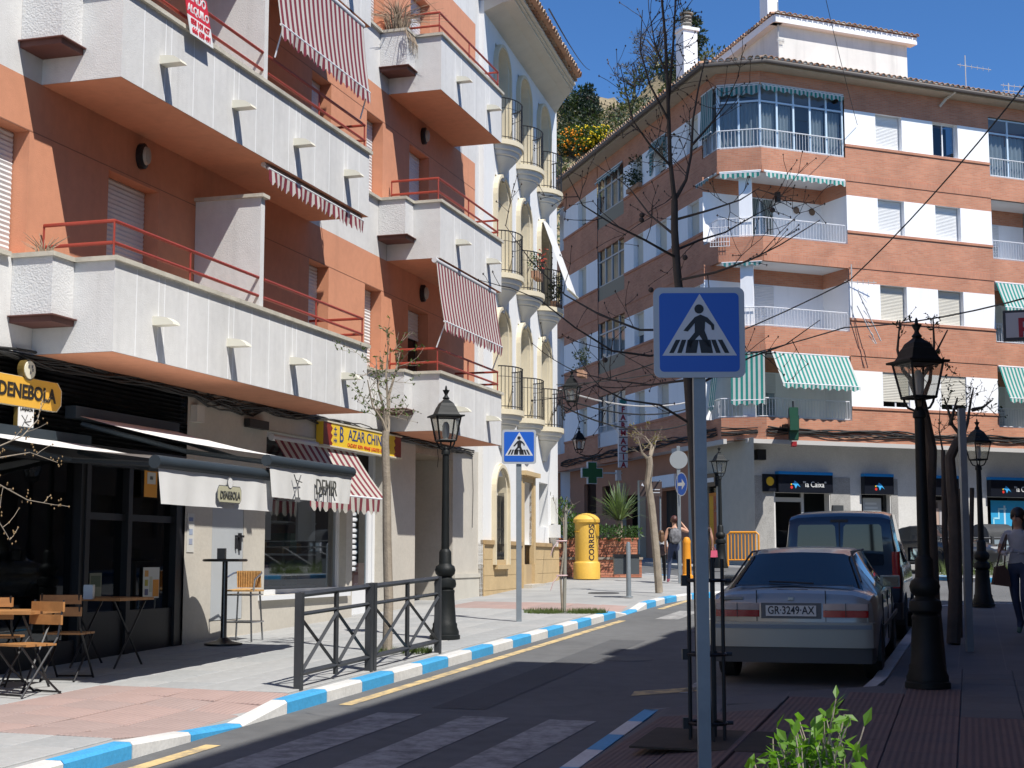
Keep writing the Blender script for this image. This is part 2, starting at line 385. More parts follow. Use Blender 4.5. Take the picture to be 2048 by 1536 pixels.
# ---- left pavement: bed, then slabs
lp = thing('pavement_left', None, None); lp['kind'] = 'structure'
mb = MB(FG)
ts = [-6, -.5, 2.3, 2.6, 2.9, 3.2, 3.45, 3.66]
ss = [-6+.5*i for i in range(74)]
for a, b in zip(ss, ss[1:]):
    for c, d in zip(ts, ts[1:]):
        mb.quad((a, c, dzL(a, c)-.014), (b, c, dzL(b, c)-.014), (b, d, dzL(b, d)-.014), (a, d, dzL(a, d)-.014), [(a, c), (b, c), (b, d), (a, d)])
far = [(30.5, -6), (30.5, 3.66), (31.4, 3.9), (32.6, 4.47), (33.5, 4.86), (34.75, 4.95), (36.1, 4.57), (37.9, 3.57), (42, .7), (44, -6)]
mb.poly([(p[0], p[1], -.013) for p in far], far)
M_bed = brickmat('paving_bed', (.32, .32, .31), (.28, .285, .28), (.36, .35, .33), .5, .5, bump=.1)
mb.build('bed', M_bed, lp)
def slab_mesh(name, m, w=.492, h=.03, ch=.006):
    mb = MB(); a = w/2; i = []
    for z, r in ((-h, a), (-ch, a), (0, a-ch)):
        i.append([mb.pt(x*r, y*r, z) for x, y in ((-1, -1), (1, -1), (1, 1), (-1, 1))])
    for k in range(2):
        for j in range(4): mb.face([i[k][j], i[k][(j+1) % 4], i[k+1][(j+1) % 4], i[k+1][j]])
    mb.face(i[2]); return mb.mesh(name, m)
SLAB = [slab_mesh('paving_slab', m) for m in GREYS]; PINK = [slab_mesh('tactile_slab', m) for m in (M_pink, M_pink2)]; SLAB_SHADE = [slab_mesh('paving_slab', m) for m in (M_pave_shade, M_pave_shade2)]; PINK_SHADE = [slab_mesh('tactile_slab', m) for m in (M_pink_shade, M_pink_shade2)]
def put_slab(root, s, t, dz, me, name):
    o = GA(s, t, dz(s, t)); ex = (GA(s+.2, t, dz(s+.2, t))-o)*5; ey = (GA(s, t-.2, dz(s, t-.2))-o)*5
    ex.normalize(); ez = ex.cross(ey).normalized(); ey = ez.cross(ex)
    r = random.uniform(-.002, .001); o.z += r
    mt = Matrix((( ex.x, ey.x, ez.x, o.x), (ex.y, ey.y, ez.y, o.y), (ex.z, ey.z, ez.z, o.z), (0, 0, 0, 1)))
    return inst(me, name, root, mt @ Matrix.Rotation(random.uniform(-.006, .006), 4, 'Z'))
def is_pinkL(s, t): return (10.35 < s < 12.95 and t > 1.6) or (10.2 < s < 11.1 and t > .4) or (25.3 < s < 27.4 and t > .5) or (9.0 < s < 10.4 and 1.4 < t < 2.5)
for i in range(38):
    for j in range(7):
        s = 8.75+.5*i; t = .3+.5*j
        pk = is_pinkL(s, t)
        put_slab(lp, s, t, dzL, random.choice(PINK if pk else SLAB), 'tactile_slab' if pk else 'paving_slab')
# ---- right pavement
rp = thing('pavement_right', None, None); rp['kind'] = 'structure'
mb = MB(FG)
def rt(s): return 6.95 if s < 13.5 else (6.95+(s-13.5)/1.8*1.86 if s < 15.3 else 8.82+(s-15.3)*.0125)
ss = [0+.5*i for i in range(27)]+[13.5, 14.1, 14.7, 15.3]+[16+i for i in range(13)]+[28.4]
ss = sorted(set(ss))
for a, b in zip(ss, ss[1:]):
    for k in range(8):
        q = [rt(x)+(14.5-rt(x))*kk/8 for kk in (k, k+1) for x in (a, b)]
        z = [dzR(a, q[0]), dzR(b, q[1]), dzR(a, q[2]), dzR(b, q[3])]
        mb.quad((a, q[0], z[0]-.014), (b, q[1], z[1]-.014), (b, q[3], z[3]-.014), (a, q[2], z[2]-.014), [(a, q[0]), (b, q[1]), (b, q[3]), (a, q[2])])
far = [(28.4, 14.5), (28.4, 8.99), (29.3, 9.5), (29.87, 10.4), (29.97, 12), (29.97, 18.9), (28.4, 18.9)]
mb.poly([(p[0], p[1], -.014) for p in far], far)
mb.build('bed', brickmat('paving_bed_shaded', (.12, .117, .12), (.105, .103, .106), (.15, .14, .135), .5, .5, bump=.1), rp)  # bed colour also carries the shade on this pavement
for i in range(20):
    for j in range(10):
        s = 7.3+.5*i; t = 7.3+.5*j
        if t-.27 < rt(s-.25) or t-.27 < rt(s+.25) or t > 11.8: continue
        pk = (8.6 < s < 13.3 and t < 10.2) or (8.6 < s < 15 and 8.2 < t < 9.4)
        put_slab(rp, s, t, dzR, random.choice(PINK_SHADE if pk else SLAB_SHADE), 'tactile_slab' if pk else 'paving_slab')
# ---- bank pavement and the far corner island
bp_ = thing('pavement_bank', None, None); bp_['kind'] = 'structure'
g0 = [F1(12.5, 0, 0), F1(-.74, 0, 0)]
c2dir = Vector((-.269, .963))
q1 = Vector((g0[1].x, g0[1].y))
poly = [F1(13, 1.7, 0), F1(-1.2, 1.7, 0), Vector((q1.x-1.9, q1.y-.6, 0)), Vector((q1.x-1.9+c2dir.x*18, q1.y-.6+c2dir.y*18, 0)), Vector((q1.x+3+c2dir.x*18, q1.y+c2dir.y*18, 0)), F1(13, -3, 0)]
mb = MB(); P = [(p.x, p.y) for p in poly]; i = len(mb.v)
top = [mb.pt(x, y, .03*y) for x, y in P]; bot = [mb.pt(x, y, .03*y-.2) for x, y in P]
mb.face(top, P)
for k in range(len(P)): mb.face([top[k], top[(k+1) % len(P)], bot[(k+1) % len(P)], bot[k]])
mb.build('bed', M_bed, bp_)
def Wk(x, y):    # world point -> (s,t) of frame A
    q = Vector((x, y))-FA.o; return (q.dot(FA.d), q.dot(FA.n))
isl = [(11.5, 40.6), (12.2, 39.7), (14, 39.0), (26, 42.0), (30, 50.5), (17, 48.2), (13.2, 45.4), (11.6, 42)]
kerb('kerb_island', [Wk(*p) for p in (isl[7], isl[0], isl[1], isl[2], isl[3])], -1, [], 1, .9)
ip = thing('pavement_island', None, None); ip['kind'] = 'structure'
mb = MB(); mb.poly([(x, y, .03*y-.012) for x, y in isl], isl); mb.build('bed', M_bed, ip)
# ---- painted markings
def paintmat(name, col, under=(.14, .14, .14), wear=.5, vs=6):
    m = mat(name, col, .8); t = m.node_tree; b = t.nodes['Principled BSDF']
    tc = t.nodes.new('ShaderNodeTexCoord'); n = t.nodes.new('ShaderNodeTexNoise'); n.inputs['Scale'].default_value = vs; n.inputs['Detail'].default_value = 8; n.inputs['Roughness'].default_value = .7
    t.links.new(tc.outputs['Object'], n.inputs['Vector'])
    r = t.nodes.new('ShaderNodeMapRange'); r.inputs[1].default_value = wear-.12; r.inputs[2].default_value = wear+.14; t.links.new(n.outputs[0], r.inputs[0])
    mx = t.nodes.new('ShaderNodeMix'); mx.data_type = 'RGBA'; mx.inputs[6].default_value = (*col, 1); mx.inputs[7].default_value = (*under, 1)
    t.links.new(r.outputs[0], mx.inputs[0]); t.links.new(mx.outputs[2], b.inputs['Base Color']); return m
M_zebra = paintmat('zebra_paint', (.36, .355, .34), wear=.5); M_yel = paintmat('yellow_paint', (.60, .44, .20), wear=.55)
zc = thing('road_markings', None, None); zc['kind'] = 'structure'
def mark(name, quads, m):
    mb = MB(FG)
    for q in quads: mb.poly([(a, b, -.116) for a, b in q])
    return mb.build(name, m, zc)
for t in (4.55, 5.36, 6.14): mark('zebra_stripe', [((9.3, t), (12.75, t), (12.75, t+.42), (9.3, t+.42))], M_zebra)
for t in (4.5, 5.36, 6.2): mark('zebra_stripe', [((25.3, t), (27.6, t), (27.6, t+.4), (25.3, t+.4))], M_zebra)
for a, b in ((4, 10.6), (13.15, 24.8), (28, 31)): mark('yellow_line', [((a, 3.99), (b, 3.99), (b, 4.12), (a, 4.12))], M_yel)
mark('bay_line', [((15.0+2.6*k, 6.85), (16.2+2.6*k, 6.85), (16.2+2.6*k, 6.97), (15.0+2.6*k, 6.97)) for k in range(5)], M_zebra)
mark('bay_line', [((14.6, 6.45), (15.0, 6.4), (15.6, 7.0), (15.2, 7.0))], M_yel)
M_patch = mat('asphalt_patch', (.085, .087, .09), .9, vary=.2, vs=.8, bump=.4, bs=120)
def road_patch(pts, name='asphalt_patch', m=None):
    mb = MB(FG); mb.poly([(a, b, -.1165) for a, b in pts]); return mb.build(name, m or M_patch, zc)
road_patch([(13.2, 4.9), (21, 4.75), (21, 5.25), (13.2, 5.4)]); road_patch([(7.5, 4.2), (9.1, 4.3), (9.0, 5.9), (7.6, 5.8)]); road_patch([(22.6, 5.6), (24.6, 5.7), (24.5, 6.6), (22.7, 6.5)])
mb = MB(FG); mb.lathe([(0, -.112), (.30, -.112), (.33, -.118)], (18.3, 5.6, 0), 20); mb.build('road_cover', mat('iron_dark', (.06, .06, .06), .6, vary=.2), zc)
# drain cover by the bin
mb = MB(FG); mb.lathe([(0, .004), (.32, .004), (.34, -.01)], (31.2, 2.2, 0), 16); tag(mb.build('manhole_cover', mat('iron_dark', (.06, .06, .06), .6, vary=.2)), 'round dark manhole cover in the pavement behind the litter bin', 'manhole cover')
# ================================================================== APARTMENT BUILDING A (left, white and orange)
M_stu = mat('stucco_white', (.64, .63, .605), .9, vary=.08, vs=.7, bump=.25, bs=70, vary2=.04, streak=.1)
M_stu2 = mat('stucco_white_rough', (.62, .615, .60), .92, vary=.07, vs=1.2, bump=.5, bs=45, vary2=.05)
M_ora = mat('stucco_orange', (.60, .265, .150), .9, vary=.09, vs=.6, bump=.2, bs=80, vary2=.05, streak=.08)
M_cop = mat('coping_cream', (.52, .48, .39), .8, vary=.25, vs=2, bump=.2, bs=30, streak=.15)
M_red = mat('rail_red', (.33, .05, .03), .45, vary=.12, vs=4)
M_shut = mat('shutter_white', (.66, .66, .65), .55, vary=.05, vs=2)
M_alu = mat('white_aluminium', (.70, .71, .72), .4)
M_blk = mat('black_metal', (.012, .012, .014), .45, vary=.2, vs=5)
M_brown = mat('ledge_brown', (.12, .045, .035), .7, vary=.15)
M_stone = mat('stone_beige', (.50, .465, .40), .75, vary=.1, vs=1.3, bump=.12, bs=30, vary2=.05)
M_marble = mat('marble_brown', (.30, .24, .17), .35, vary=.25, vs=1.7, vary2=.15)
M_glass = glassmat('glass'); M_glassd = glassmat('glass_dark', (.22, .25, .27))
M_dark = mat('interior_dark', (.03, .027, .025), .9)
M_inter = mat('interior_wall', (.16, .14, .12), .9, vary=.3, vs=2)
A = thing('apartment_building', 'white and orange apartment block with red rails over the cafe terrace', 'building', FA(14, 0, 0))
SH = 3.02; Z0 = [3.86+SH*k for k in range(4)]
def shutter(mb, s0, s1, z0, z1, t, pitch=.055):
    n = max(1, int((z1-z0)/pitch)); h = (z1-z0)/n
    for k in range(n):
        a = z0+k*h
        mb.quad((s0, t, a), (s1, t, a), (s1, t+.011, a+h*.55), (s0, t+.011, a+h*.55)); mb.quad((s0, t+.011, a+h*.55), (s1, t+.011, a+h*.55), (s1, t, a+h), (s0, t, a+h))
def window(root, F, s0, s1, z0, z1, t, drop=1., fm=None, sm_=None, panes=2, gm=None, curtain=None, back=None, pitch=.055, name='window'):
    """frame + panes behind a roller shutter lowered by the fraction drop"""
    fm = fm or M_alu; w = .05
    mb = MB(F)
    mb.box(s0, s0+w, t-.06, t-.015, z0, z1); mb.box(s1-w, s1, t-.06, t-.015, z0, z1); mb.box(s0+w, s1-w, t-.06, t-.015, z0, z0+w); mb.box(s0+w, s1-w, t-.06, t-.015, z1-w, z1)
    for k in range(1, panes):
        x = s0+(s1-s0)*k/panes; mb.box(x-.025, x+.025, t-.058, t-.012, z0+w, z1-w)
    fr = sub(mb.build(name, fm, root), root)
    if drop < .98:
        for k in range(panes):
            a = s0+(s1-s0)*k/panes+.03; b = s0+(s1-s0)*(k+1)/panes-.03
            g = MB(F); g.quad((a, t-.04, z0+w), (b, t-.04, z0+w), (b, t-.04, z1-w), (a, t-.04, z1-w)); g.build('pane', gm or M_glass, fr)
        bk = MB(F); bk.quad((s0-.02, t-.5, z0-.02), (s1+.02, t-.5, z0-.02), (s1+.02, t-.5, z1+.02), (s0-.02, t-.5, z1+.02)); bk.build('room', back or M_dark, fr)
    if curtain:
        for a, b in curtain:
            g = MB(F); n = max(6, int((b-a)/.03)); g.grid(lambda u, v: (a+(b-a)*u, t-.13+.022*sin(u*n*1.9)+.008*sin(u*n*.7+1), z0+w+(z1-z0-2*w)*v), n*2, 1); g.build('curtain', M_curt, fr, smooth=True)
    if drop > 0:
        g = MB(F); shutter(g, s0+.02, s1-.02, z1-(z1-z0)*drop+.004, z1-.004, t, pitch); g.box(s0+.02, s1-.02, t-.005, t+.016, z1-(z1-z0)*drop, z1-(z1-z0)*drop+.045); g.build('shutter', sm_ or M_shut, fr)
    return fr
M_curt = cloth('curtain_white', (.72, .72, .70), .4)
# upper walls
s_lo = -4
wins = [(12.35, 13.72), (20.98, 21.73), (23.23, 23.97)]; doors = [(15.3, 16.46), (25.28, 26.33)]
for k, z0 in enumerate(Z0):
    ztop = z0+SH if k < 3 else z0+2.4
    mb = wall(FA, s_lo, 29.4, z0, z0+1.03, []); mb.build('parapet_band', M_stu, A)
    holes = [(a, b, z0+1.055, z0+2.44) for a, b in wins]+[(a, b, z0+1.03, z0+2.41) for a, b in doors]
    holes += [(9.2, 10.6, z0+1.055, z0+2.44), (4.5, 6, z0+1.055, z0+2.44)]
    mb = wall(FA, s_lo, 29.12, z0+1.03, ztop, holes, depth=.22); mb.build('wall', M_ora, A)
    mb = MB(FA); mb.quad((29.12, 0, z0+1.03), (29.4, 0, z0+1.03), (29.4, 0, ztop), (29.12, 0, ztop)); mb.build('corner_strip', M_stu, A)
    if k < 3:
        for a, b in wins+[(9.2, 10.6), (4.5, 6)]: window(A, FA, a, b, z0+1.055, z0+2.44, -.2, 1.)
        for i, (a, b) in enumerate(doors):
            window(A, FA, a, b, z0+1.03, z0+2.41, -.2, .38 if (i == 1 and k == 0) else 1., name='balcony_door', fm=mat('door_brown', (.16, .10, .06), .5) if (i == 1 and k == 0) else None)
        mb = MB(FA)
        for a, b in ((20.98, 24.15), (s_lo, 13.4)): mb.box(a, b, -.2, .06, z0+.985, z0+1.035)
        mb.build('sill', M_cop, A)
        # lintel joint
        mb = MB(FA); mb.box(s_lo, 29.12, -.01, .003, z0+2.445, z0+2.456); mb.build('joint', mat('joint_dark', (.33, .15, .09), .9), A)
mb = MB(FA); zt = Z0[3]+2.4; mb.quad((s_lo, 0, zt), (29.4, 0, zt), (29.4, -12, zt), (s_lo, -12, zt)); mb.quad((29.4, 0, 0), (29.4, -12, 0), (29.4, -12, zt), (29.4, 0, zt)); mb.quad((s_lo, 0, 0), (s_lo, -12, 0), (s_lo, -12, zt), (s_lo, 0, zt)); mb.quad((s_lo, -12, 0), (29.4, -12, 0), (29.4, -12, zt), (s_lo, -12, zt))
mb.build('roof', M_stu, A)
def balcony(s0, s1, z0, div=None, spouts=(), joints=()):
    mb = MB(FA); h = .985
    mb.box(s0, s1, .88, 1.0, z0, z0+h); mb.box(s0, s0+.12, 0.002, .88, z0, z0+h); mb.box(s1-.12, s1, 0.002, .88, z0, z0+h)
    bal = sub(mb.build('balcony', M_stu, A), A)
    mb = MB(FA); mb.box(s0+.12, s1-.12, .002, .88, z0+.03, z0+.2); mb.quad((s0+.004, .004, z0-.003), (s1-.004, .004, z0-.003), (s1-.004, .996, z0-.003), (s0+.004, .996, z0-.003))
    mb.build('soffit', M_ora, bal)
    mb = MB(FA); c = z0+h
    mb.box(s0-.04, s1+.04, .85, 1.045, c, c+.05); mb.box(s0-.04, s0+.15, .003, .85, c, c+.05); mb.box(s1-.15, s1+.04, .003, .85, c, c+.05); mb.build('coping', M_cop, bal)
    for dz in (.40, .16):
        for a, b in ([(s0, div-.06), (div+.1, s1)] if div else [(s0, s1)]):
            mb = MB(FA); pts = []
            if a == s0: pts += [(s0+.06, .06, c+.05+dz), (s0+.06, .94, c+.05+dz)]
            else: pts += [(a, .94, c+.05+dz)]
            if b == s1: pts += [(s1-.06, .94, c+.05+dz), (s1-.06, .06, c+.05+dz)]
            else: pts += [(b, .94, c+.05+dz)]
            mb.tube(pts, .021, 8); mb.build('rail', M_red, bal, smooth=40)
    mb = MB(FA)
    L = s1-s0
    for x in [s0+.06, s1-.06]+([s0+1.72, div+1.75] if div else [s0+1.72]): mb.tube([(x, .94, c+.04), (x, .94, c+.44)], .012, 6)
    mb.tube([(s0+.06, .06, c+.04), (s0+.06, .06, c+.45)], .012, 6)
    mb.build('rail_post', M_red, bal)
    for x in spouts:
        mb = MB(FA); z = z0+.40
        mb.prism([(.99, z), (1.12, z), (1.27, z+.0), (1.25, z+.035), (1.18, z+.08), (1.10, z+.095), (.99, z+.1)], x-.075, x+.075, 'x'); mb.build('spout', mat('spout_cream', (.66, .63, .52), .6), bal)
    mb = MB(FA)
    for x in joints: mb.box(x-.006, x+.006, .999, 1.002, z0+.005, z0+h-.02)
    if joints: mb.build('joint_line', mat('joint_white', (.8, .8, .79), .8), bal)
    # planter box at the near end
    mb = MB(FA); p0, p1 = z0+.36, z0+h
    mb.box(s0-.40, s0-.002, .003, .50, p0, p1); pl = sub(mb.build('planter_box', M_stu2, bal), A)
    mb = MB(FA); mb.box(s0-.43, s0-.002, .004, .53, p1, p1+.05); mb.build('planter_rim', M_cop, bal)
    mb = MB(FA); mb.box(s0-.46, s0-.003, .004, .56, p0-.012, p0+.0); mb.box(s0-.42, s0-.003, .004, .52, p0-.075, p0-.012); mb.build('planter_ledge', M_brown, bal)
    if div:
        mb = MB(FA); mb.box(div-.055, div+.055, .004, .96, z0+.2, z0+2.50); mb.build('divider', M_stu, bal)
        mb = MB(FA); mb.box(div-.10, div+.10, .004, 1.01, z0+2.50, z0+2.545); mb.build('divider_cap', M_cop, bal)
    return bal
J1 = [14.35, 14.82, 14.95, 15.48, 15.98, 16.5, 16.63, 17.12, 17.62, 18.1, 18.32, 18.45, 18.95, 19.45, 19.98, 20.12, 20.55]
for k in range(3):
    balcony(13.9, 20.95, Z0[k], 17.45, (14.77, 16.53, 18.32, 20.05), J1)
    balcony(24.2, 27.78, Z0[k], None, (25.1, 26.9), [24.95, 25.3, 26.1, 26.75, 27.0])
    for x, z in ((15.98, Z0[k]+2.75), (25.96, Z0[k]+2.74)):
        mb = MB(FA); mb.lathe([(.06, 0), (.075, .02), (.075, .06), (.05, .085), (0, .09)], (0, 0, 0), 12)
        m2 = MB(FA)
        for v in mb.v: pass
        b = MB(lambda a, c, d: FA(x+a*.8, .003+d, z+c*1.25)); b.lathe([(.13, 0), (.13, .07), (.10, .085)], (0, 0, 0), 14); l = sub(b.build('wall_light', M_blk, A), A)
        b = MB(lambda a, c, d: FA(x+a*.8, .003+d, z+c*1.25)); b.lathe([(.098, .08), (.085, .12), (.04, .14), (0, .142)], (0, 0, 0), 14); b.build('lens', mat('lamp_lens', (.35, .34, .30), .3), l)
# ---- ground floor
SG = 25.72
bar0, bar1 = 9.0, 17.33
mb = wall(FA, 17.33, 25.72, -.3, 3.86, [(19.63, 22.57, 1.15, 3.52, .25), (22.83, 24.28, -.3, 3.52, .3), (18.06, 18.97, .84, 2.42, .02)]); mb.build('ground_wall', M_stone, A)
mb = wall(FA, 27.8, 29.4, -.3, 3.86, []); mb.quad((27.8, 0, -.3), (27.8, -1, -.3), (27.8, -1, 3.86), (27.8, 0, 3.86)); mb.build('ground_wall', M_stone, A)
mb = wall(FA, s_lo, 9.0, -.3, 3.86, []); mb.build('ground_wall', M_stone, A)
mb = MB(FA); mb.box(17.36, 19.55, 0.002, .02, -.3, .62); mb.box(27.85, 29.38, .002, .03, -.3, 1.30); mb.box(27.8, 29.4, .002, .05, 1.30, 1.38); mb.build('plinth', mat('plinth_stone', (.52, .49, .42), .8, vary=.1, vs=2, bump=.1), A)
# portal recess
mb = MB(FA); mb.quad((25.72, 0, -.3), (25.72, -1, -.3), (25.72, -1, 3.86), (25.72, 0, 3.86)); mb.quad((25.72, -1, -.3), (27.8, -1, -.3), (27.8, -1, 3.86), (25.72, -1, 3.86)); mb.quad((25.72, 0, 3.6), (27.8, 0, 3.6), (27.8, -1, 3.6), (25.72, -1, 3.6)); mb.quad((25.72, 0, 3.6), (27.8, 0, 3.6), (27.8, 0, 3.86), (25.72, 0, 3.86))
po = sub(mb.build('portal', M_marble, A), A)
mb = MB(FA); mb.box(26.1, 27.0, -.99, -.95, .85, 3.2); mb.build('portal_door', mat('door_dark', (.05, .03, .02), .4, vary=.3), po)
mb = MB(FA); mb.box(25.9, 27.79, -.99, -.93, 1.34, 1.40); mb.build('dado_strip', mat('dado', (.2, .16, .11), .5), po)
# utility cover with its lock
mb = MB(FA); mb.box(18.07, 18.96, -.018, -.004, .85, 2.41); ud = sub(mb.build('utility_door', mat('utility_grey', (.40, .42, .43), .6, vary=.05), A), A)
mb = MB(FA); mb.box(18.72, 18.94, -.004, .03, 1.96, 1.99); mb.box(18.81, 18.86, -.004, .03, 1.78, 2.02); mb.box(18.72, 18.75, -.004, .03, 1.80, 1.95); mb.build('lock', M_blk, ud)
mb = MB(FA); mb.box(17.40, 17.60, .002, .10, 3.44, 3.66); mb.build('alarm_box', mat('box_white', (.55, .53, .48), .6), A)
# bar front: louvres above, posts and glass below, a dark room behind
br = A
mb = MB(FA)
for k in range(17):
    z = 2.98+k*.052; mb.quad((9, -.05, z), (17.3, -.05, z), (17.3, -.0, z+.018), (9, -.0, z+.018)); mb.quad((9, -.0, z+.018), (17.3, -.0, z+.018), (17.3, -.05, z+.024), (9, -.05, z+.024))
lv = mb.build('louvre', M_blk, A)
mb = MB(FA); mb.box(9, 17.33, -.25, -.10, 2.9, 3.86); mb.build('louvre_back', mat('black_matt', (.008, .008, .008), .9), A)
mb = MB(FA)
for x in (9.0, 11.0, 12.6, 14.98, 16.0, 17.15): mb.box(x, x+.2 if x in (14.98, 17.15) else x+.09, -.22, -.02, -.3, 2.98)
mb.box(9, 17.33, -.2, .0, 2.75, 2.98); mb.box(15.2, 17.15, -.16, -.06, 2.12, 2.2); mb.box(9, 15, -.2, -.05, .3, .75); mb.box(15.18, 17.15, -.16, -.06, .4, 1.05)
mb.build('bar_frame', M_blk, A)
for a, b in ((9.1, 10.98), (11.1, 12.58), (12.7, 14.96)):
    mb = MB(FA); mb.quad((a, -.12, .7), (b, -.12, .7), (b, -.12, 2.76), (a, -.12, 2.76)); mb.build('pane', M_glassd, A)
for a, b in ((15.2, 16.0), (16.1, 17.14)):
    mb = MB(FA); mb.quad((a, -.11, 1.0), (b, -.11, 1.0), (b, -.11, 2.76), (a, -.11, 2.76)); mb.build('pane', M_glassd, A)
mb = MB(FA)
mb.quad((9, -4, -.3), (17.33, -4, -.3), (17.33, -4, 3), (9, -4, 3)); mb.quad((9, 0, -.3), (9, -4, -.3), (9, -4, 3), (9, 0, 3)); mb.quad((17.33, -.2, -.3), (17.33, -4, -.3), (17.33, -4, 3), (17.33, -.2, 3)); mb.quad((9, -.1, .44), (17.33, -.1, .5), (17.33, -4, .5), (9, -4, .44)); mb.quad((9, -.2, 2.99), (17.33, -.2, 2.99), (17.33, -4, 2.99), (9, -4, 2.99))
mb.build('bar_room', M_inter, A)
mb = MB(FA); mb.box(11.5, 15.6, -2.3, -1.9, .4, 1.5); mb.build('bar_counter', mat('counter', (.14, .10, .07), .5), A)
for i, (x, z, w_, h_, c) in enumerate(((12.6, 1.75, .5, .4, (.35, .05, .06)), (13.3, 2.0, .35, .5, (.3, .3, .28)), (14.2, 1.7, .5, .3, (.35, .32, .25)), (13.7, 1.55, .3, .2, (.4, .38, .3)))):
    mb = MB(FA); mb.box(x, x+w_, -2.2, -2.0, z, z+h_); mb.build('bar_ware', mat('ware%d' % i, c, .6), A)
mb = MB(FA); mb.box(15.06, 15.12, -.02, .0, .6, 2.9); mb.build('post_trim', M_blk, A)
def poster(root, F, s0, s1, z0, z1, t, c, name='poster', blocks=()):
    mb = MB(F); mb.box(s0, s1, t, t+.006, z0, z1); p = sub(mb.build(name, mat('paper_%s' % ('_'.join('%.2f' % x for x in c)), c, .7), root), root)
    for (a, b, d, e, cc) in blocks:
        mb = MB(F); mb.box(s0+(s1-s0)*a, s0+(s1-s0)*b, t+.006, t+.009, z0+(z1-z0)*d, z0+(z1-z0)*e); mb.build('print', mat('ink_%s' % ('_'.join('%.2f' % x for x in cc)), cc, .7), p)
    return p
poster(A, FA, 16.48, 16.86, 1.18, 1.56, -.085, (.62, .60, .52), blocks=((.6, .97, .05, .6, (.7, .28, .04)), (.08, .3, .7, .9, (.6, .3, .08)), (.1, .28, .4, .6, (.4, .33, .05)), (.1, .3, .1, .3, (.12, .12, .2)), (.4, .55, .2, .7, (.5, .48, .35))))
poster(A, FA, 15.3, 15.55, 1.18, 1.5, -.085, (.20, .20, .14), blocks=((.1, .9, .5, .9, (.08, .10, .06)),))
poster(A, FA, 16.3, 16.6, 2.42, 2.78, .001, (.72, .30, .03), blocks=((.2, .85, .45, .85, (.62, .58, .5)), (.4, .65, .6, .72, (.1, .09, .08))))
poster(A, FA, 17.38, 17.56, 1.75, 2.25, .003, (.55, .54, .5), blocks=((.2, .8, .8, .9, (.2, .25, .4)), (.25, .75, .45, .6, (.3, .35, .45)), (.25, .75, .2, .35, (.3, .33, .42))))
# shop window and door
mb = MB(FA)
for a, b, c, d in ((19.63, 19.70, 1.15, 3.52), (22.50, 22.57, 1.15, 3.52), (19.70, 22.50, 1.15, 1.22), (19.70, 22.50, 3.45, 3.52), (19.7, 22.5, 3.0, 3.06), (21.05, 21.12, 3.06, 3.45)): mb.box(a, b, -.2, -.12, c, d)
sw = sub(mb.build('shop_window', M_alu, A), A)
mb = MB(FA); mb.quad((19.7, -.16, 1.22), (22.5, -.16, 1.22), (22.5, -.16, 3.0), (19.7, -.16, 3.0)); mb.build('pane', glassmat('glass_shop', (.5, .54, .56), mix=4), sw)
for a, b in ((19.7, 21.05), (21.12, 22.5)):
    mb = MB(FA); mb.quad((a, -.16, 3.06), (b, -.16, 3.06), (b, -.16, 3.45), (a, -.16, 3.45)); mb.build('pane', M_glass, sw)
mb = MB(FA); mb.box(19.45, 22.62, -.02, .07, 1.08, 1.145); mb.build('sill', M_alu, sw)
mb = MB(FA)
mb.quad((19.4, -2.5, .4), (24.4, -2.5, .4), (24.4, -2.5, 3.6), (19.4, -2.5, 3.6)); mb.quad((19.4, -.26, .4), (19.4, -2.5, .4), (19.4, -2.5, 3.6), (19.4, -.26, 3.6)); mb.quad((24.4, -.31, .4), (24.4, -2.5, .4), (24.4, -2.5, 3.6), (24.4, -.31, 3.6)); mb.quad((19.4, -.26, .7), (24.4, -.26, .75), (24.4, -2.5, .75), (19.4, -2.5, .7)); mb.quad((19.4, -.26, 3.58), (24.4, -.26, 3.58), (24.4, -2.5, 3.58), (19.4, -2.5, 3.58))
mb.build('shop_room', mat('shop_wall', (.20, .17, .15), .9, vary=.2), A)
rg = random.Random(3)
for z in (1.25, 1.75, 2.25):
    mb = MB(FA); mb.box(19.75, 22.5, -1.1, -.5, z-.03, z); mb.build('display_shelf', mat('shelf', (.45, .46, .46), .4), A)
    x = 19.8
    while x < 22.4:
        w_ = rg.uniform(.08, .28); c = rg.choice([(.3, .05, .06), (.05, .12, .25), (.4, .38, .33), (.1, .1, .1), (.35, .22, .06), (.08, .2, .15), (.5, .48, .45), (.25, .1, .2)])
        if rg.random() < .8:
            mb = MB(FA); mb.box(x, x+w_*.9, -1.0, -.6-rg.random()*.2, z, z+rg.uniform(.1, .36)); mb.build('goods', mat('goods_%d' % (int(c[0]*100)*1000+int(c[1]*100)), c, .6), A)
        x += w_+.03
for (x0, x1, za, zb) in ((20.25, 20.6, 1.95, 2.62), (21.55, 22.2, 1.95, 2.9)):
    mb = MB(FA); mb.prism([(x0, za), (x1, za), (x1, zb-.08), ((x0*.3+x1*.7), zb), ((x0*.7+x1*.3), zb), (x0, zb-.08)], -.42, -.38, 't'); mb.build('hung_shirt', mat('shirt_white', (.66, .66, .66), .8), A)
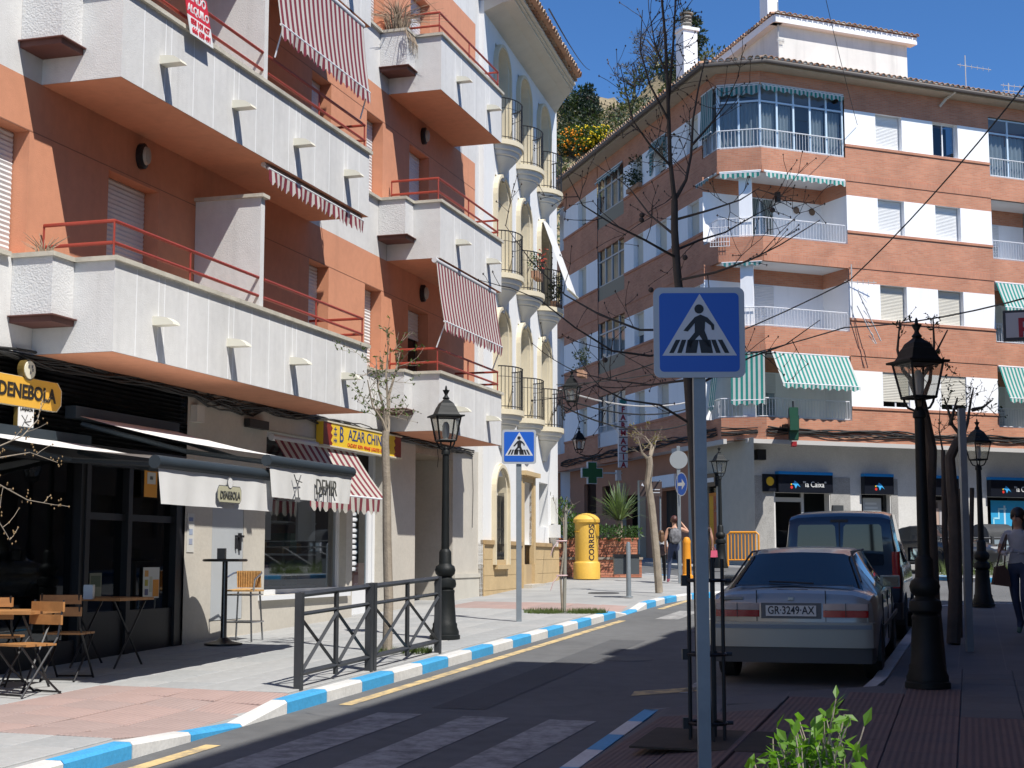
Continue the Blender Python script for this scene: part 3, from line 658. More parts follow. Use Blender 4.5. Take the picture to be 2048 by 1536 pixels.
# shop door: white frame, hanging bags
mb = MB(FA)
for a, b, c, d in ((22.83, 22.93, .55, 3.52), (24.18, 24.28, .55, 3.52), (22.93, 24.18, 3.44, 3.52), (22.93, 24.18, 2.72, 2.80)): mb.box(a, b, -.29, -.20, c, d)
for a, b, c, d in ((22.95, 23.12, .62, 2.71), (24.02, 24.16, .62, 2.71), (23.12, 24.02, .62, 1.2), (23.12, 24.02, 2.58, 2.71)): mb.box(a, b, -.27, -.215, c, d)
dr = sub(mb.build('shop_door', M_alu, A), A)
mb = MB(FA); mb.quad((23.12, -.25, 1.2), (24.02, -.25, 1.2), (24.02, -.25, 2.58), (23.12, -.25, 2.58)); mb.build('pane', M_glass, dr)
mb = MB(FA); mb.box(23.02, 23.05, -.215, -.16, 1.55, 1.75); mb.box(22.98, 23.14, -.18, -.15, 1.66, 1.69); mb.build('handle', M_alu, dr)
mb = MB(FA)
for k in range(11):
    mb2 = mb; z = 2.46-k*.092; x = 23.34+rg.uniform(-.03, .05); mb.lathe([(0, 0), (.045, .01), (.05, .04), (.045, .07), (0, .08)], (x+.12, -.30, z-.08), 8, sx=4.2, sy=1.3)
mb.build('hanging_bags', mat('plastic_white', (.72, .73, .74), .4), dr, smooth=True)
mb = MB(FA); mb.box(23.15, 24.0, -.285, -.275, 1.22, 1.6); mb.build('door_card', mat('card_dark', (.14, .05, .04), .7, vary=.4, vs=5), dr)
# ================================================================== things fixed to building A: awnings, signs, cables, dry plants
M_burg = stripes('stripe_burgundy', (.24, .035, .055), (.66, .63, .58), .16, .5)
M_canv = cloth('canvas_white', (.68, .67, .64), .04)
M_grey = mat('awning_grey', (.03, .04, .048), .55, vary=.1, spec=.3)
def drop_awning(name, label, F, s0, s1, t0, z0, t1, z1, val, m, scal=.16, arms=None, group='striped balcony awnings', rod=True, sag=.02, rollr=.05):
    o = thing(name, label, 'awning', F((s0+s1)/2, t0, z0), group)
    n = max(10, int((s1-s0)*14)); L = sqrt((t1-t0)**2+(z1-z0)**2)
    mb = MB(F); mb.grid(lambda u, v: (s0+(s1-s0)*u, t0+(t1-t0)*v-sag*sin(v*pi)*.5, z0+(z1-z0)*v-sag*sin(v*pi)), 12, 6, lambda u, v: (s0+(s1-s0)*u, L*v)); mb.build('canopy', m, o, smooth=True)
    mb = MB(F)
    mb.grid(lambda u, v: (s0+(s1-s0)*u, t1+.012+.02*v*sin(u*(s1-s0)*9), z1-(val-.035*(1+cos(2*pi*u*(s1-s0)/scal)))*v), n*2, 2, lambda u, v: (s0+(s1-s0)*u, -v)); mb.build('valance', m, o, smooth=True)
    mb = MB(F); mb.tube([(s0-.03, t0-.03, z0+.02), (s1+.03, t0-.03, z0+.02)], rollr, 10); mb.build('roller', mat('roller_white', (.6, .6, .6), .5), o, smooth=40)
    mb = MB(F); mb.tube([(s0, t1, z1), (s1, t1, z1)], .018, 8); mb.build('front_bar', M_alu, o)
    if arms:
        mb = MB(F)
        for x in (s0+.08, s1-.08): mb.tube([(x, t1, z1), (x, arms[0], arms[1])], .012, 6)
        mb.build('arm', M_alu, o)
    return o
drop_awning('striped_awning', 'burgundy striped awning lowered above the upper long balcony, near the top edge', FA, 17.55, 20.65, 1.0, 9.80, 1.12, 8.74, .22, M_burg, arms=(1.0, 8.32))
drop_awning('striped_awning', 'burgundy striped awning rolled up under the long balcony, only its valance showing', FA, 17.6, 20.85, .92, 6.83, .95, 6.80, .22, M_burg, rollr=.035)
drop_awning('striped_awning', 'burgundy striped awning lowered over the balcony just above the street lamp', FA, 24.1, 27.45, .97, 6.80, 1.12, 5.74, .2, M_burg, arms=(.95, 5.3))
# cafe awnings
def cafe_awning(label, s0, s1, zr, t1, z1, val, txt, size, crest):
    o = thing('cafe_awning', label, 'awning', FA((s0+s1)/2, 0, zr), 'white cafe awnings')
    mb = MB(FA); mb.grid(lambda u, v: (s0+.04+(s1-s0-.08)*u, .06+(t1-.06)*v, zr+(z1+.06-zr)*v-.05*sin(v*pi)), 8, 8, lambda u, v: (u, v)); mb.build('canopy', M_canv, o, smooth=True)
    mb = MB(FA); mb.tube([(s0-.03, t1, z1), (s1+.03, t1, z1)], .064, 12); mb.build('roller', M_grey, o, smooth=40)
    mb = MB(FA); mb.grid(lambda u, v: (s0+.06*v+(s1-s0-.10*v)*u, t1+.02+.014*sin(u*17+.6)*v+.008*sin(u*41)*v, z1-.03-val*v), 60, 5); mb.build('valance', M_canv, o, smooth=True)
    mb = MB(FA); mb.box(s0-.03, s1+.03, .0, .14, zr-.05, zr+.09); mb.build('case', M_grey, o)
    mb = MB(FA)
    for x in (s0+.15, s1-.15): mb.tube([(x, .1, zr-.1), (x+(.35 if x < (s0+s1)/2 else -.35), t1*.5, (zr+z1)/2-.13), (x, t1, z1-.02)], .028, 6)
    mb.build('arm', M_grey, o)
    sc = (s0+s1)/2+(.12 if crest else .05)
    if crest:
        b = MB(FA); cs = sc; cz = z1-.25
        k_ = .68; pts = [(cs+x*k_, cz+z*k_) for x, z in ((-.38, -.07), (-.33, -.13), (.33, -.13), (.38, -.07), (.38, .07), (.33, .13), (-.33, .13), (-.38, .07))]
        b.prism(pts, t1+.055, t1+.058, 't'); b.build('crest_edge', mat('ink_grey', (.12, .12, .12), .8), o)
        b = MB(FA); b.prism([(cs+(x-cs)*.965, cz+(z-cz)*.9) for x, z in pts], t1+.058, t1+.061, 't'); b.build('crest', mat('crest_olive', (.42, .40, .27), .8), o)
        b = MB(lambda a, c, d: FA(cs+a, t1+.055+d, cz+.115+c)); b.lathe([(.06, 0), (.06, .008)], (0, 0, 0), 16); b.build('crest_disc', mat('ink_grey', (.12, .12, .12), .8), o)
        b = MB(lambda a, c, d: FA(cs+a, t1+.064+d, cz+.115+c)); b.lathe([(.05, 0), (.05, .003)], (0, 0, 0), 16); b.build('crest_disc', M_canv, o)
        letter(txt, size, mat('ink_dark', (.07, .07, .06), .8), o, FA, cs, t1+.066, cz-.01, cond=.78)
    else:
        letter(txt, size, mat('ink_dark', (.07, .07, .06), .8), o, FA, sc+.24, t1+.06, z1-.24, cond=.80)
        ik = MB(FA); x0 = sc-.62
        ik.tube([(x0, t1+.05, z1-.12), (x0+.09, t1+.055, z1-.24), (x0+.02, t1+.055, z1-.33)], .007, 4); ik.tube([(x0+.18, t1+.05, z1-.12), (x0+.09, t1+.055, z1-.24), (x0+.12, t1+.055, z1-.38)], .007, 4); ik.tube([(x0+.05, t1+.055, z1-.18), (x0+.2, t1+.055, z1-.2)], .006, 4); ik.box(x0+.03, x0+.16, t1+.05, t1+.056, z1-.42, z1-.37); ik.build('emblem', mat('ink_grey', (.12, .12, .12), .8), o)
    return o
cafe_awning('white cafe awning with crest lettered DENEBOLA on its valance', 12.4, 14.87, 2.96, 2.44, 2.56, .36, 'DENEBOLA', .108, True)
cafe_awning('white cafe awning lettered DEMIR on its valance, next to the shop', 14.6, 16.85, 3.28, 2.50, 2.71, .36, 'DEMIR', .26, False)
# striped shop awning
o = drop_awning('shop_awning', 'burgundy striped sloping awning over the bazaar window', FA, 19.75, 22.75, .06, 3.40, .63, 2.62, .27, stripes('stripe_shop', (.24, .045, .06), (.60, .57, .50), .24, .45), group=None, scal=.24)
mb = MB(FA)
for x in (19.78, 22.72): mb.tube([(x, .03, 2.75), (x, .62, 2.61)], .018, 6)
mb.build('arm', M_alu, o)
# bazaar sign
M_yelS = mat('sign_yellow', (.75, .50, .03), .5); M_navy = mat('sign_navy', (.02, .05, .18), .5); M_dred = mat('sign_darkred', (.20, .02, .01), .5); M_sred = mat('sign_red', (.50, .05, .02), .5)
o = thing('shop_sign', 'yellow BAZAR CHINO sign with dark red ends above the shop door', 'sign', FA(22.9, .1, 3.6))
mb = MB(FA); mb.box(21.3, 24.62, .02, .14, 3.43, 3.79); mb.build('sign_case', M_yelS, o)
mb = MB(FA); mb.box(21.28, 24.64, .015, .155, 3.41, 3.432); mb.box(21.28, 24.64, .015, .155, 3.788, 3.81); mb.build('sign_frame', mat('frame_cream', (.6, .55, .42), .5), o)
for a, b in ((21.3, 21.62), (24.32, 24.62)):
    mb = MB(FA); n = 9; L = [(a if a < 22 else b, 3.433), *[((b if a < 22 else a)+.04*sin(k*2.1)*(1 if a < 22 else -1), 3.433+.355*k/n) for k in range(n+1)], (a if a < 22 else b, 3.787)]
    mb.prism(L, .14, .143, 't'); mb.build('red_patch', M_dred, o)
for k, z in enumerate((3.70, 3.62, 3.52)):
    mb = MB(FA); mb.box(21.70, 21.82, .14, .143, z-.008, z+.008); mb.box(21.75, 21.77, .14, .1435, z-.035, z+.035)
    if k > 0: mb.box(21.70, 21.715, .14, .143, z-.03, z+.03); mb.box(21.805, 21.82, .14, .143, z-.03, z+.03)
    mb.build('character', M_navy, o)
letter('B', .36, M_navy, o, FA, 22.0, .142, 3.62, cond=.85); letter('AZAR CHINO', .25, M_navy, o, FA, 23.1, .142, 3.645, cond=1.08)
letter('CALZADO  ROPA  MENAJE  JUGUETES  REGALOS', .085, M_sred, o, FA, 23.12, .142, 3.485, cond=.95)
# yellow DENEBOLA sign, medallion and shield
o = thing('cafe_sign', 'yellow DENEBOLA sign with medallion above and white shield below', 'sign', FA(13.66, .1, 3.4))
M_gold = mat('sign_gold', (.66, .36, .045), .5, vary=.05); M_cream = mat('sign_cream', (.62, .58, .45), .5)
cs, cz = 13.66, 3.42
def notched(k): return [(cs-.64*k, cz-.08), (cs-.56*k, cz-.16*k), (cs+.56*k, cz-.16*k), (cs+.64*k, cz-.08), (cs+.64*k, cz+.08), (cs+.56*k, cz+.16*k), (cs-.56*k, cz+.16*k), (cs-.64*k, cz+.08)]
mb = MB(FA); mb.prism(notched(1.0), .08, .13, 't'); mb.build('sign_edge', M_cream, o)
mb = MB(FA); mb.prism(notched(.965), .13, .137, 't'); mb.build('sign_plate', M_gold, o)
letter('DENEBOLA', .205, mat('sign_black', (.015, .013, .01), .6), o, FA, cs, .14, cz-.005, cond=.98, bold=.006)
b = MB(lambda a, c, d: FA(cs+a, .08+d, 3.66+c)); b.lathe([(.115, 0), (.115, .07), (.10, .075)], (0, 0, 0), 20); b.build('medallion_rim', mat('rim_dark', (.12, .08, .02), .4), o)
b = MB(lambda a, c, d: FA(cs+a, .155+d, 3.66+c)); b.lathe([(.098, 0), (.095, .008), (0, .012)], (0, 0, 0), 20); b.build('medallion', M_cream, o)
mb = MB(FA)
for a, c in ((-.03, .03), (.03, .035), (.0, -.03), (.04, .0)): mb.box(cs+a-.012, cs+a+.012, .166, .169, 3.66+c-.016, 3.66+c+.016)
mb.build('medallion_mark', mat('ink_grey', (.12, .12, .12), .8), o)
sh = [(cs-.145, 3.25), (cs-.145, 3.05), (cs-.12, 2.97), (cs-.06, 2.925), (cs, 2.915), (cs+.06, 2.925), (cs+.12, 2.97), (cs+.145, 3.05), (cs+.145, 3.25)]
mb = MB(FA); mb.prism(sh, .08, .125, 't'); mb.build('shield_edge', mat('rim_dark', (.12, .08, .02), .4), o)
mb = MB(FA); mb.prism([(cs+(x-cs)*.93, z+.006) for x, z in sh], .125, .132, 't'); mb.build('shield', mat('sign_white', (.68, .68, .66), .5), o)
letter('LANJARON', .05, mat('sign_black', (.015, .013, .01), .6), o, FA, cs, .134, 3.235, cond=.9)
mb = MB(FA); mb.tube([(cs-.08, .134, 3.17), (cs-.02, .134, 3.12), (cs-.06, .134, 3.06)], .005, 4); mb.tube([(cs+.02, .134, 3.18), (cs-.02, .134, 3.10), (cs+.06, .134, 3.07)], .005, 4); mb.box(cs-.05, cs+.02, .133, .137, 2.975, 3.02); mb.tube([(cs-.02, .134, 3.1), (cs+.09, .134, 3.12)], .004, 4); mb.build('shield_drawing', mat('sign_black', (.015, .013, .01), .6), o)
# for-sale board tied to the rail
o = thing('sale_board', 'red and white VENDO ALQUILO board tied to the upper balcony rail', 'sign', FA(15.4, 1.05, 7.9))
Fs = (lambda s, t, z: FA(s+(8.3-z)*.18, 1.05+(8.3-z)*.10+t, z), FA.ang)
mb = MB(Fs[0]); mb.box(15.1, 15.66, 0, .008, 8.03, 8.36); mb.build('red_panel', mat('board_red', (.55, .02, .03), .5), o)
mb = MB(Fs[0]); mb.box(15.1, 15.66, 0, .008, 7.80, 8.03); mb.build('white_panel', mat('sign_white', (.68, .68, .66), .5), o)
for z, tx, m, sz in ((8.28, 'VENDO', 'sign_white', .15), (8.12, 'ALQUILO', 'sign_white', .135), (7.965, '858 109 627', 'board_red', .1), (7.86, '666 638 491', 'board_red', .1)):
    letter(tx, sz, MATS[m], o, Fs, 15.38, .01, z, cond=.9, bold=.003)
# cables along the front
def cable(name, label, pts, r=.012, sag=0., m=None, n=10, parent=None, cat='cable', group=None):
    mb = MB(); P = [Vector(p) for p in pts]; out = []
    for a, b in zip(P, P[1:]):
        for k in range(n): f = k/n; q = a.lerp(b, f); q.z -= sag*4*f*(1-f); out.append(q)
    out.append(P[-1]); mb.tube([tuple(q) for q in out], r, 5)
    o = mb.build(name, m or M_cable, parent)
    if label: tag(o, label, cat, group)
    return o
M_cable = mat('cable_black', (.015, .015, .015), .6)
cb = thing('cable_bundle', 'tangled bundle of black cables running under the balconies', 'cables', FA(18, .05, 3.8))
rg = random.Random(5)
for k in range(9):
    mb = MB(FA); P = []; ph = rg.uniform(0, 6); bz = rg.uniform(-.06, .07)
    x = 9.0
    while x < 29.3:
        P.append((x, .04+.02*sin(x*3+ph), 3.80+bz+.035*sin(x*1.7+ph)+.02*sin(x*4.1+ph*2)-(.12 if 17.4 < x < 19.3 else 0)*rg.random()))
        x += .35
    mb.tube(P, rg.choice((.009, .012, .016)), 4); mb.build('cable', M_cable, cb)
for (s, z0, z1) in ((28.9, 3.8, 2.3), (26.8, 3.78, 3.4)):
    mb = MB(FA); mb.tube([(s, .03, z0), (s+.1, .02, (z0+z1)/2), (s+.05, .02, z1)], .006, 4); mb.build('cable', M_cable, cb)
mb = MB(FA); mb.box(18.9, 19.5, .01, .1, 3.5, 3.62); mb.build('junction_box', M_cable, cb)
# dry plants in planter boxes
M_dry = mat('dry_grass', (.30, .23, .16), .9, vary=.3)
def tuft(label, F, s, t, z, n, h, sp, seed, curl=.3):
    o = thing('dry_plant', label, 'plant', F(s, t, z), 'dry plants in planter boxes'); r = random.Random(seed); mb = MB(F)
    for k in range(n):
        a = r.uniform(0, 6.28); b = r.uniform(0, sp); hh = h*r.uniform(.5, 1); ds, dt = cos(a)*b, sin(a)*b
        x, y = s+ds*.4, t+dt*.4
        mb.tube([(x, y, z), (x+ds*.3, y+dt*.3, z+hh*.6), (x+ds*(1+curl), y+dt*(1+curl), z+hh*(1-curl*b))], [.009, .006, .002], 3, cap=False)
    mb.build('stems', M_dry, o)
    return o
tuft('dry aloe-like stalks in the lowest long balcony planter', FA, 13.7, .25, Z0[0]+1.0, 24, .30, .16, 1)
tuft('wispy dry grass in the topmost visible planter box', FA, 24.0, .25, Z0[2]+1.0, 160, .75, .42, 2, 1.0)
mb = MB(FA); r = random.Random(9)
for k in range(50):
    s = 24.0+r.uniform(-.3, .2); mb.tube([(s, .5, Z0[2]+1.02), (s+r.uniform(-.1, .1), .58, Z0[2]+.8), (s+r.uniform(-.15, .15), .56, Z0[2]+.55+r.uniform(0, .3))], [.005, .004, .002], 3, cap=False)
o = bpy.data.objects['dry_plant.001']; mb.build('hanging_stems', M_dry, o)
# ================================================================== HOUSE B (white and cream, round balconies)
M_bw = mat('house_white', (.74, .735, .71), .9, vary=.04, vs=.8, bump=.12, bs=60, streak=.06)
M_bc = mat('stone_cream', (.63, .555, .40), .8, vary=.08, vs=1.5, bump=.1, bs=30)
M_oc = mat('stone_ochre', (.52, .38, .20), .85, vary=.13, vs=1.3, bump=.15, bs=25, vary2=.06)
M_tile = mat('roof_tile', (.46, .26, .16), .85, vary=.35, vs=2.5, bump=.2, bs=20, vary2=.15)
M_tile2 = mat('roof_tile_pale', (.50, .36, .25), .85, vary=.35, vs=2.5, bump=.2, bs=20)
M_iron = mat('wrought_iron', (.014, .014, .015), .5)
Bd = thing('town_house', 'white townhouse with cream window surrounds and round iron balconies', 'building', FB(4, 0, 0))
BW = [(1.0, 2.05), (3.2, 4.25), (5.45, 6.5)]; BZ = [4.85, 7.80, 10.75]
holes = [(a, b, z+.06, z+2.2, .32) for a, b in BW for z in BZ]+[(.92, 1.88, 1.55, 3.45, .3), (3.62, 4.62, .8, 3.45, .4), (5.47, 6.5, 2.45, 3.52, .3)]
wall(FB, 0, 7.75, 2.0, 13.55, holes).build('wall', M_bw, Bd)
mb = MB(FB); mb.quad((7.75, 0, .8), (7.75, -9, .8), (7.75, -9, 13.55), (7.75, 0, 13.55)); mb.quad((0, 0, .4), (0, -9, .4), (0, -9, 13.55), (0, 0, 13.55)); mb.build('side_wall', M_bw, Bd)
# stone base in coursed blocks
rg = random.Random(4)
blk = []
for row, (za, zb) in enumerate(((.55, 1.02), (1.02, 1.33), (1.33, 1.66), (1.66, 1.97))):
    for a, b in ((0, .72), (2.05, 3.42), (4.82, 7.75)) if za > 1.4 else ((0, 3.42), (4.82, 7.75)):
        x = a
        while x < b-.05:
            e = min(b, x+rg.uniform(.75, 1.1));
            if b-e < .3: e = b
            mb = MB(FB); mb.box(x+.004, e-.004, -.1, .03+rg.uniform(0, .004), za+.004, zb-.004); mb.build('base_block', M_oc, Bd); x = e
mb = MB(FB); mb.box(0, 7.75, -.2, .018, .5, 1.55); mb.box(0, .72, -.2, .018, 1.5, 2.0); mb.box(2.05, 3.42, -.2, .018, 1.5, 2.0); mb.box(4.82, 7.75, -.2, .018, 1.5, 2.0); mb.build('base_core', mat('mortar_ochre', (.40, .29, .16), .9), Bd)
for a, b in ((-.0, .72), (2.05, 3.42), (4.82, 7.8)):
    mb = MB(FB); mb.box(a, b, -.05, .075, 1.97, 2.06); mb.build('base_ledge', mat('ledge_ochre', (.40, .27, .13), .85, vary=.15), Bd)
def arch(F, root, cs, hw, zs, rise, w, t0, t1, m, name='surround', zb=None):
    mb = MB(F); n = 14; o = []; i_ = []
    for k in range(n+1):
        a = pi*k/n; o.append((cs-cos(a)*(hw+w), zs+sin(a)*(rise+w))); i_.append((cs-cos(a)*hw, zs+sin(a)*rise))
    if zb is not None: o = [(cs-hw-w, zb)]+o+[(cs+hw+w, zb)]; i_ = [(cs-hw, zb)]+i_+[(cs+hw, zb)]
    for k in range(len(o)-1):
        for (p, q, r, s_) in ((o[k], o[k+1], i_[k+1], i_[k]),):
            mb.quad((p[0], t1, p[1]), (q[0], t1, q[1]), (r[0], t1, r[1]), (s_[0], t1, s_[1]))
        mb.quad((o[k][0], t0, o[k][1]), (o[k+1][0], t0, o[k+1][1]), (o[k+1][0], t1, o[k+1][1]), (o[k][0], t1, o[k][1])); mb.quad((i_[k][0], t0, i_[k][1]), (i_[k+1][0], t0, i_[k+1][1]), (i_[k+1][0], t1, i_[k+1][1]), (i_[k][0], t1, i_[k][1]))
    return mb.build(name, m, root)
for bi, (a, b) in enumerate(BW):
    for zi, z in enumerate(BZ):
        c = (a+b)/2; hw = (b-a)/2
        arch(FB, Bd, c, hw, z+1.72, .48, .10, -.3, .05, M_bc, zb=z); arch(FB, Bd, c, hw+.10, z+1.72, .50, .07, -.02, .10, M_bc, name='surround_edge', zb=z)
        mb = MB(FB); n = 12
        P = [(c-cos(pi*k/n)*hw, z+1.70+sin(pi*k/n)*.48) for k in range(n+1)]; mb.poly([(p[0], -.16, p[1]) for p in P]); mb.quad((a, -.16, z+1.70), (b, -.16, z+1.70), (b, -.3, z+1.70), (a, -.3, z+1.70)); mb.build('tympanum', M_bw, Bd)
        window(Bd, FB, a, b, z+.06, z+1.72, -.28, (1., .9, .75, 1., .55, 1., 1., .8, 1.)[bi*3+zi], panes=2)
        # jambs in cream stone
        mb = MB(FB); mb.box(a, a+.012, -.3, .0, z+.06, z+1.72); mb.box(b-.012, b, -.3, .0, z+.06, z+1.72); mb.build('jamb', M_bc, Bd)
        # round balcony
        A_, B_ = .70, .50; prof = [(.16, -.80), (.22, -.70), (.36, -.52), (.56, -.40), (.66, -.34), (.66, -.31), (.74, -.30), (.80, -.24), (.80, -.21), (.88, -.20), (.92, -.14), (.92, -.11)]
        mb = MB(FB); mb.grid(lambda u, v: (c-cos(pi*u)*A_*prof[round(v*(len(prof)-1))][0], .002+sin(pi*u)*B_*prof[round(v*(len(prof)-1))][0], z+prof[round(v*(len(prof)-1))][1]), 18, len(prof)-1)
        bal = sub(mb.build('balcony', mat('balcony_plaster', (.66, .64, .57), .85, vary=.06), Bd, smooth=35), Bd)
        mb = MB(FB); mb.prism([(c-cos(pi*k/18)*A_, .003+sin(pi*k/18)*B_) for k in range(19)], z-.11, z, 'z'); mb.build('slab', M_bc, bal)
        pts = [(c-cos(pi*k/18)*A_*.93, .004+sin(pi*k/18)*B_*.93) for k in range(19)]
        mb = MB(FB); mb.tube([(p[0], p[1], z+.92) for p in pts], .014, 5); mb.build('top_rail', M_iron, bal)
        mb = MB(FB); mb.tube([(p[0], p[1], z+.06) for p in pts], .01, 4); mb.tube([(p[0], p[1], z+.70) for p in pts], .006, 4)
        for k in range(19): mb.tube([(pts[k][0], pts[k][1], z), (pts[k][0], pts[k][1], z+.92)], .0075, 4, cap=False)
        for k in (5, 9, 13):
            for q in range(6): mb.tube([(pts[k][0]+.03*cos(q*1.05+j*.5), pts[k][1]+.01, z+.36+.03*sin(q*1.05+j*.5)+q*.03) for j in range(3)], .008, 4, cap=False)
        tag(mb.build('bars', M_iron, bal), kind='stuff')
# flowers and plants on two balconies
# cove, eave and tiles
mb = MB(FB); pr = [(0, 13.30), (.10, 13.34), (.40, 13.46), (.66, 13.50), (.66, 13.54), (.72, 13.54), (.72, 13.58), (.80, 13.58), (.80, 13.64), (0, 13.64)]
mb.F = lambda s_, t_, z_: FB(s_ if s_ < 1 else 7.62-1.75*t_, t_, z_); mb.prism(pr, -.0, 8.45, 'x'); mb.F = FB
ev = mb.build('eave', mat('eave_plaster', (.60, .56, .47), .85, vary=.06), Bd)
mb = MB(FB); mb.quad((-.2, 1.0, 13.68), (5.95, 1.0, 13.68), (10.5, -5, 14.2), (-.2, -5, 14.2)); mb.poly([(-.2, -5, 14.2), (10.5, -5, 14.2), (10.5, -9, 13.7), (-.2, -9, 13.7)]); mb.build('roof', M_tile, Bd)
def tile_mesh(name, m, L=.55, r=.095, n=7, th=.014):
    mb = MB()   # barrel tile: x across, y against the front, arched; length along +y
    i0 = [];
    for rr in (r, r-th):
        row = []
        for y, k in ((0, 1.), (L, .86)):
            row.append([mb.pt(cos(pi*j/n)*rr*k, y, sin(pi*j/n)*rr*k) for j in range(n+1)])
        i0.append(row)
    for q in (0, 1):
        for j in range(n): mb.face([i0[q][0][j], i0[q][0][j+1], i0[q][1][j+1], i0[q][1][j]])
    for j in range(n): mb.face([i0[0][0][j], i0[0][0][j+1], i0[1][0][j+1], i0[1][0][j]])
    return mb.mesh(name, m, smooth=50)
TILES = [tile_mesh('roof_tile', m) for m in (M_tile, M_tile2)]
MORT = mat('tile_mortar', (.55, .50, .42), .9)
def tile_row(root, F, s0, s1, t, z, pitch=.215, slope=.28, seed=1, over=True, plug=True):
    r = random.Random(seed); n = int((s1-s0)/pitch); og = world_o(root)
    for k in range(n):
        x = s0+(k+.5)*(s1-s0)/n
        M = Matrix.Translation(F(x, t+r.uniform(-.015, .015), z)-og) @ Matrix.Rotation(F.ang+r.uniform(-.03, .03), 4, 'Z') @ Matrix.Rotation(slope, 4, 'X')
        inst(r.choice(TILES), 'roof_tile', root, M)
    if plug:
        mb = MB(F)
        for k in range(n):
            x = s0+(k+.5)*(s1-s0)/n; mb.poly([(x+cos(pi*j/6)*.075, t-.03, z+.004+sin(pi*j/6)*.07) for j in range(7)])
        tag(mb.build('tile_mortar', MORT, root), kind='stuff')
tile_row(Bd, FB, -.2, 5.95, 1.0, 13.69, seed=2)
tile_row(Bd, FB, -.1, 6.1, .88, 13.62, seed=3, slope=.0, plug=False)
# ground floor: grille window, door, niche
arch(FB, Bd, 1.4, .48, 3.1, .5, .12, -.28, .05, M_bc, zb=1.55); arch(FB, Bd, 1.4, .60, 3.1, .52, .07, -.02, .10, M_bc, name='surround_edge', zb=1.55)
mb = MB(FB); mb.poly([(1.4-cos(pi*k/12)*.48, -.15, 3.02+sin(pi*k/12)*.5) for k in range(13)]); mb.build('tympanum', M_bw, Bd)
mb = MB(FB); mb.box(.80, 2.0, -.05, .12, 1.46, 1.55); mb.build('sill', M_oc, Bd)
window(Bd, FB, .92, 1.88, 1.55, 3.02, -.27, 0, fm=M_blk)
mb = MB(FB)
for k in range(8): x = .97+k*.123; mb.tube([(x, .0, 1.56), (x, .0, 3.02)], .011, 4, cap=False)
for z in (1.6, 1.82, 2.3): mb.tube([(.93, .0, z), (1.87, .0, z)], .009, 4)
for k in range(7):
    x = 1.03+k*.123; mb.tube([(x+.04*cos(q*pi/4), .0, 1.71+.09*sin(q*pi/4)) for q in range(9)], .008, 4, cap=False)
tag(mb.build('grille', M_iron, Bd), kind='stuff')
mb = MB(FB); mb.box(3.42, 3.62, -.05, .06, .8, 3.58); mb.box(4.62, 4.82, -.05, .06, .8, 3.58); mb.box(3.36, 4.92, -.05, .16, 3.58, 3.68); mb.box(3.42, 4.82, -.05, .05, 3.45, 3.58); mb.box(3.38, 3.66, -.05, .09, .8, 1.55); mb.box(4.58, 4.86, -.05, .09, .8, 1.55); mb.build('door_surround', M_oc, Bd)
mb = MB(FB); mb.box(3.62, 4.62, -.4, -.34, .9, 3.45); dB = sub(mb.build('door', mat('door_wood', (.32, .19, .08), .5, vary=.2, vs=3), Bd), Bd)
for a in (3.72, 4.16):
    for za, zb in ((1.3, 2.1), (2.2, 3.2)):
        mb = MB(FB); mb.box(a, a+.34, -.34, -.325, za, zb); mb.build('door_panel', MATS['door_wood'], dB)
mb = MB(FB); mb.box(3.4, 4.86, -.3, .28, .98, 1.10); mb.build('door_step', M_stone, Bd)
mb = MB(FB); mb.box(6.85, 7.1, .0, .12, 2.55, 3.2); mb.build('meter_box', mat('box_cream', (.60, .59, .54), .6), Bd)
mb = MB(FB); mb.box(6.6, 7.0, .0, .22, 2.2, 2.52); mb.prism([(6.66, 2.2), (6.94, 2.2), (6.88, 1.98), (6.72, 1.98)], .02, .18, 't'); mb.build('wall_box', mat('box_white2', (.66, .65, .62), .6), Bd)
mb = MB(FB); mb.box(2.95, 3.08, .0, .04, 1.62, 1.78); mb.build('letter_plate', mat('steel', (.35, .34, .32), .35, 1), Bd)
# white drop awning on the far balcony
Fk = FB
o = thing('window_awning', 'plain white awning hanging over the far middle round balcony', 'awning', FB(6, .1, 9.9))
mb = MB(FB); mb.grid(lambda u, v: (5.4+1.2*u, .12+.62*v, 9.95-1.75*v+.05*sin(u*3)), 6, 4); mb.build('canopy', M_canv, o, smooth=True)
mb = MB(FB); mb.tube([(5.35, .75, 8.19), (6.65, .75, 8.19)], .03, 8); mb.build('front_bar', mat('sign_cream', (.62, .58, .45), .5), o)

# ================================================================== BUILDING C (brick and white corner block with the bank)
M_br = brickmat('brick_orange', (.52, .225, .13), (.44, .17, .095), (.40, .26, .18), .24, .062)  # one orange brick colour, used on every front
M_brv = brickmat('brick_soldier', (.50, .21, .12), (.44, .175, .10), (.38, .24, .17), .22, .062, vertical=True)
M_cw = mat('panel_white', (.84, .84, .84), .88, vary=.035, vs=.9, bump=.08, bs=60, streak=.05)
M_cs = mat('shutter_cream', (.56, .53, .45), .6, vary=.05)
M_cg = mat('frame_grey', (.45, .45, .44), .5)
M_rw = mat('rail_white', (.72, .72, .73), .5)
M_blf = mat('frame_pale_blue', (.50, .62, .72), .45)
C = thing('brick_building', 'corner apartment block in orange brick and white bands above the bank', 'building', (8.35, 49, 1.4))
SK = [6.71+3.03*k for k in range(4)]
WT = [(4.70, 5.82), (7.17, 8.28)]; LG = (9.68, 12.4)
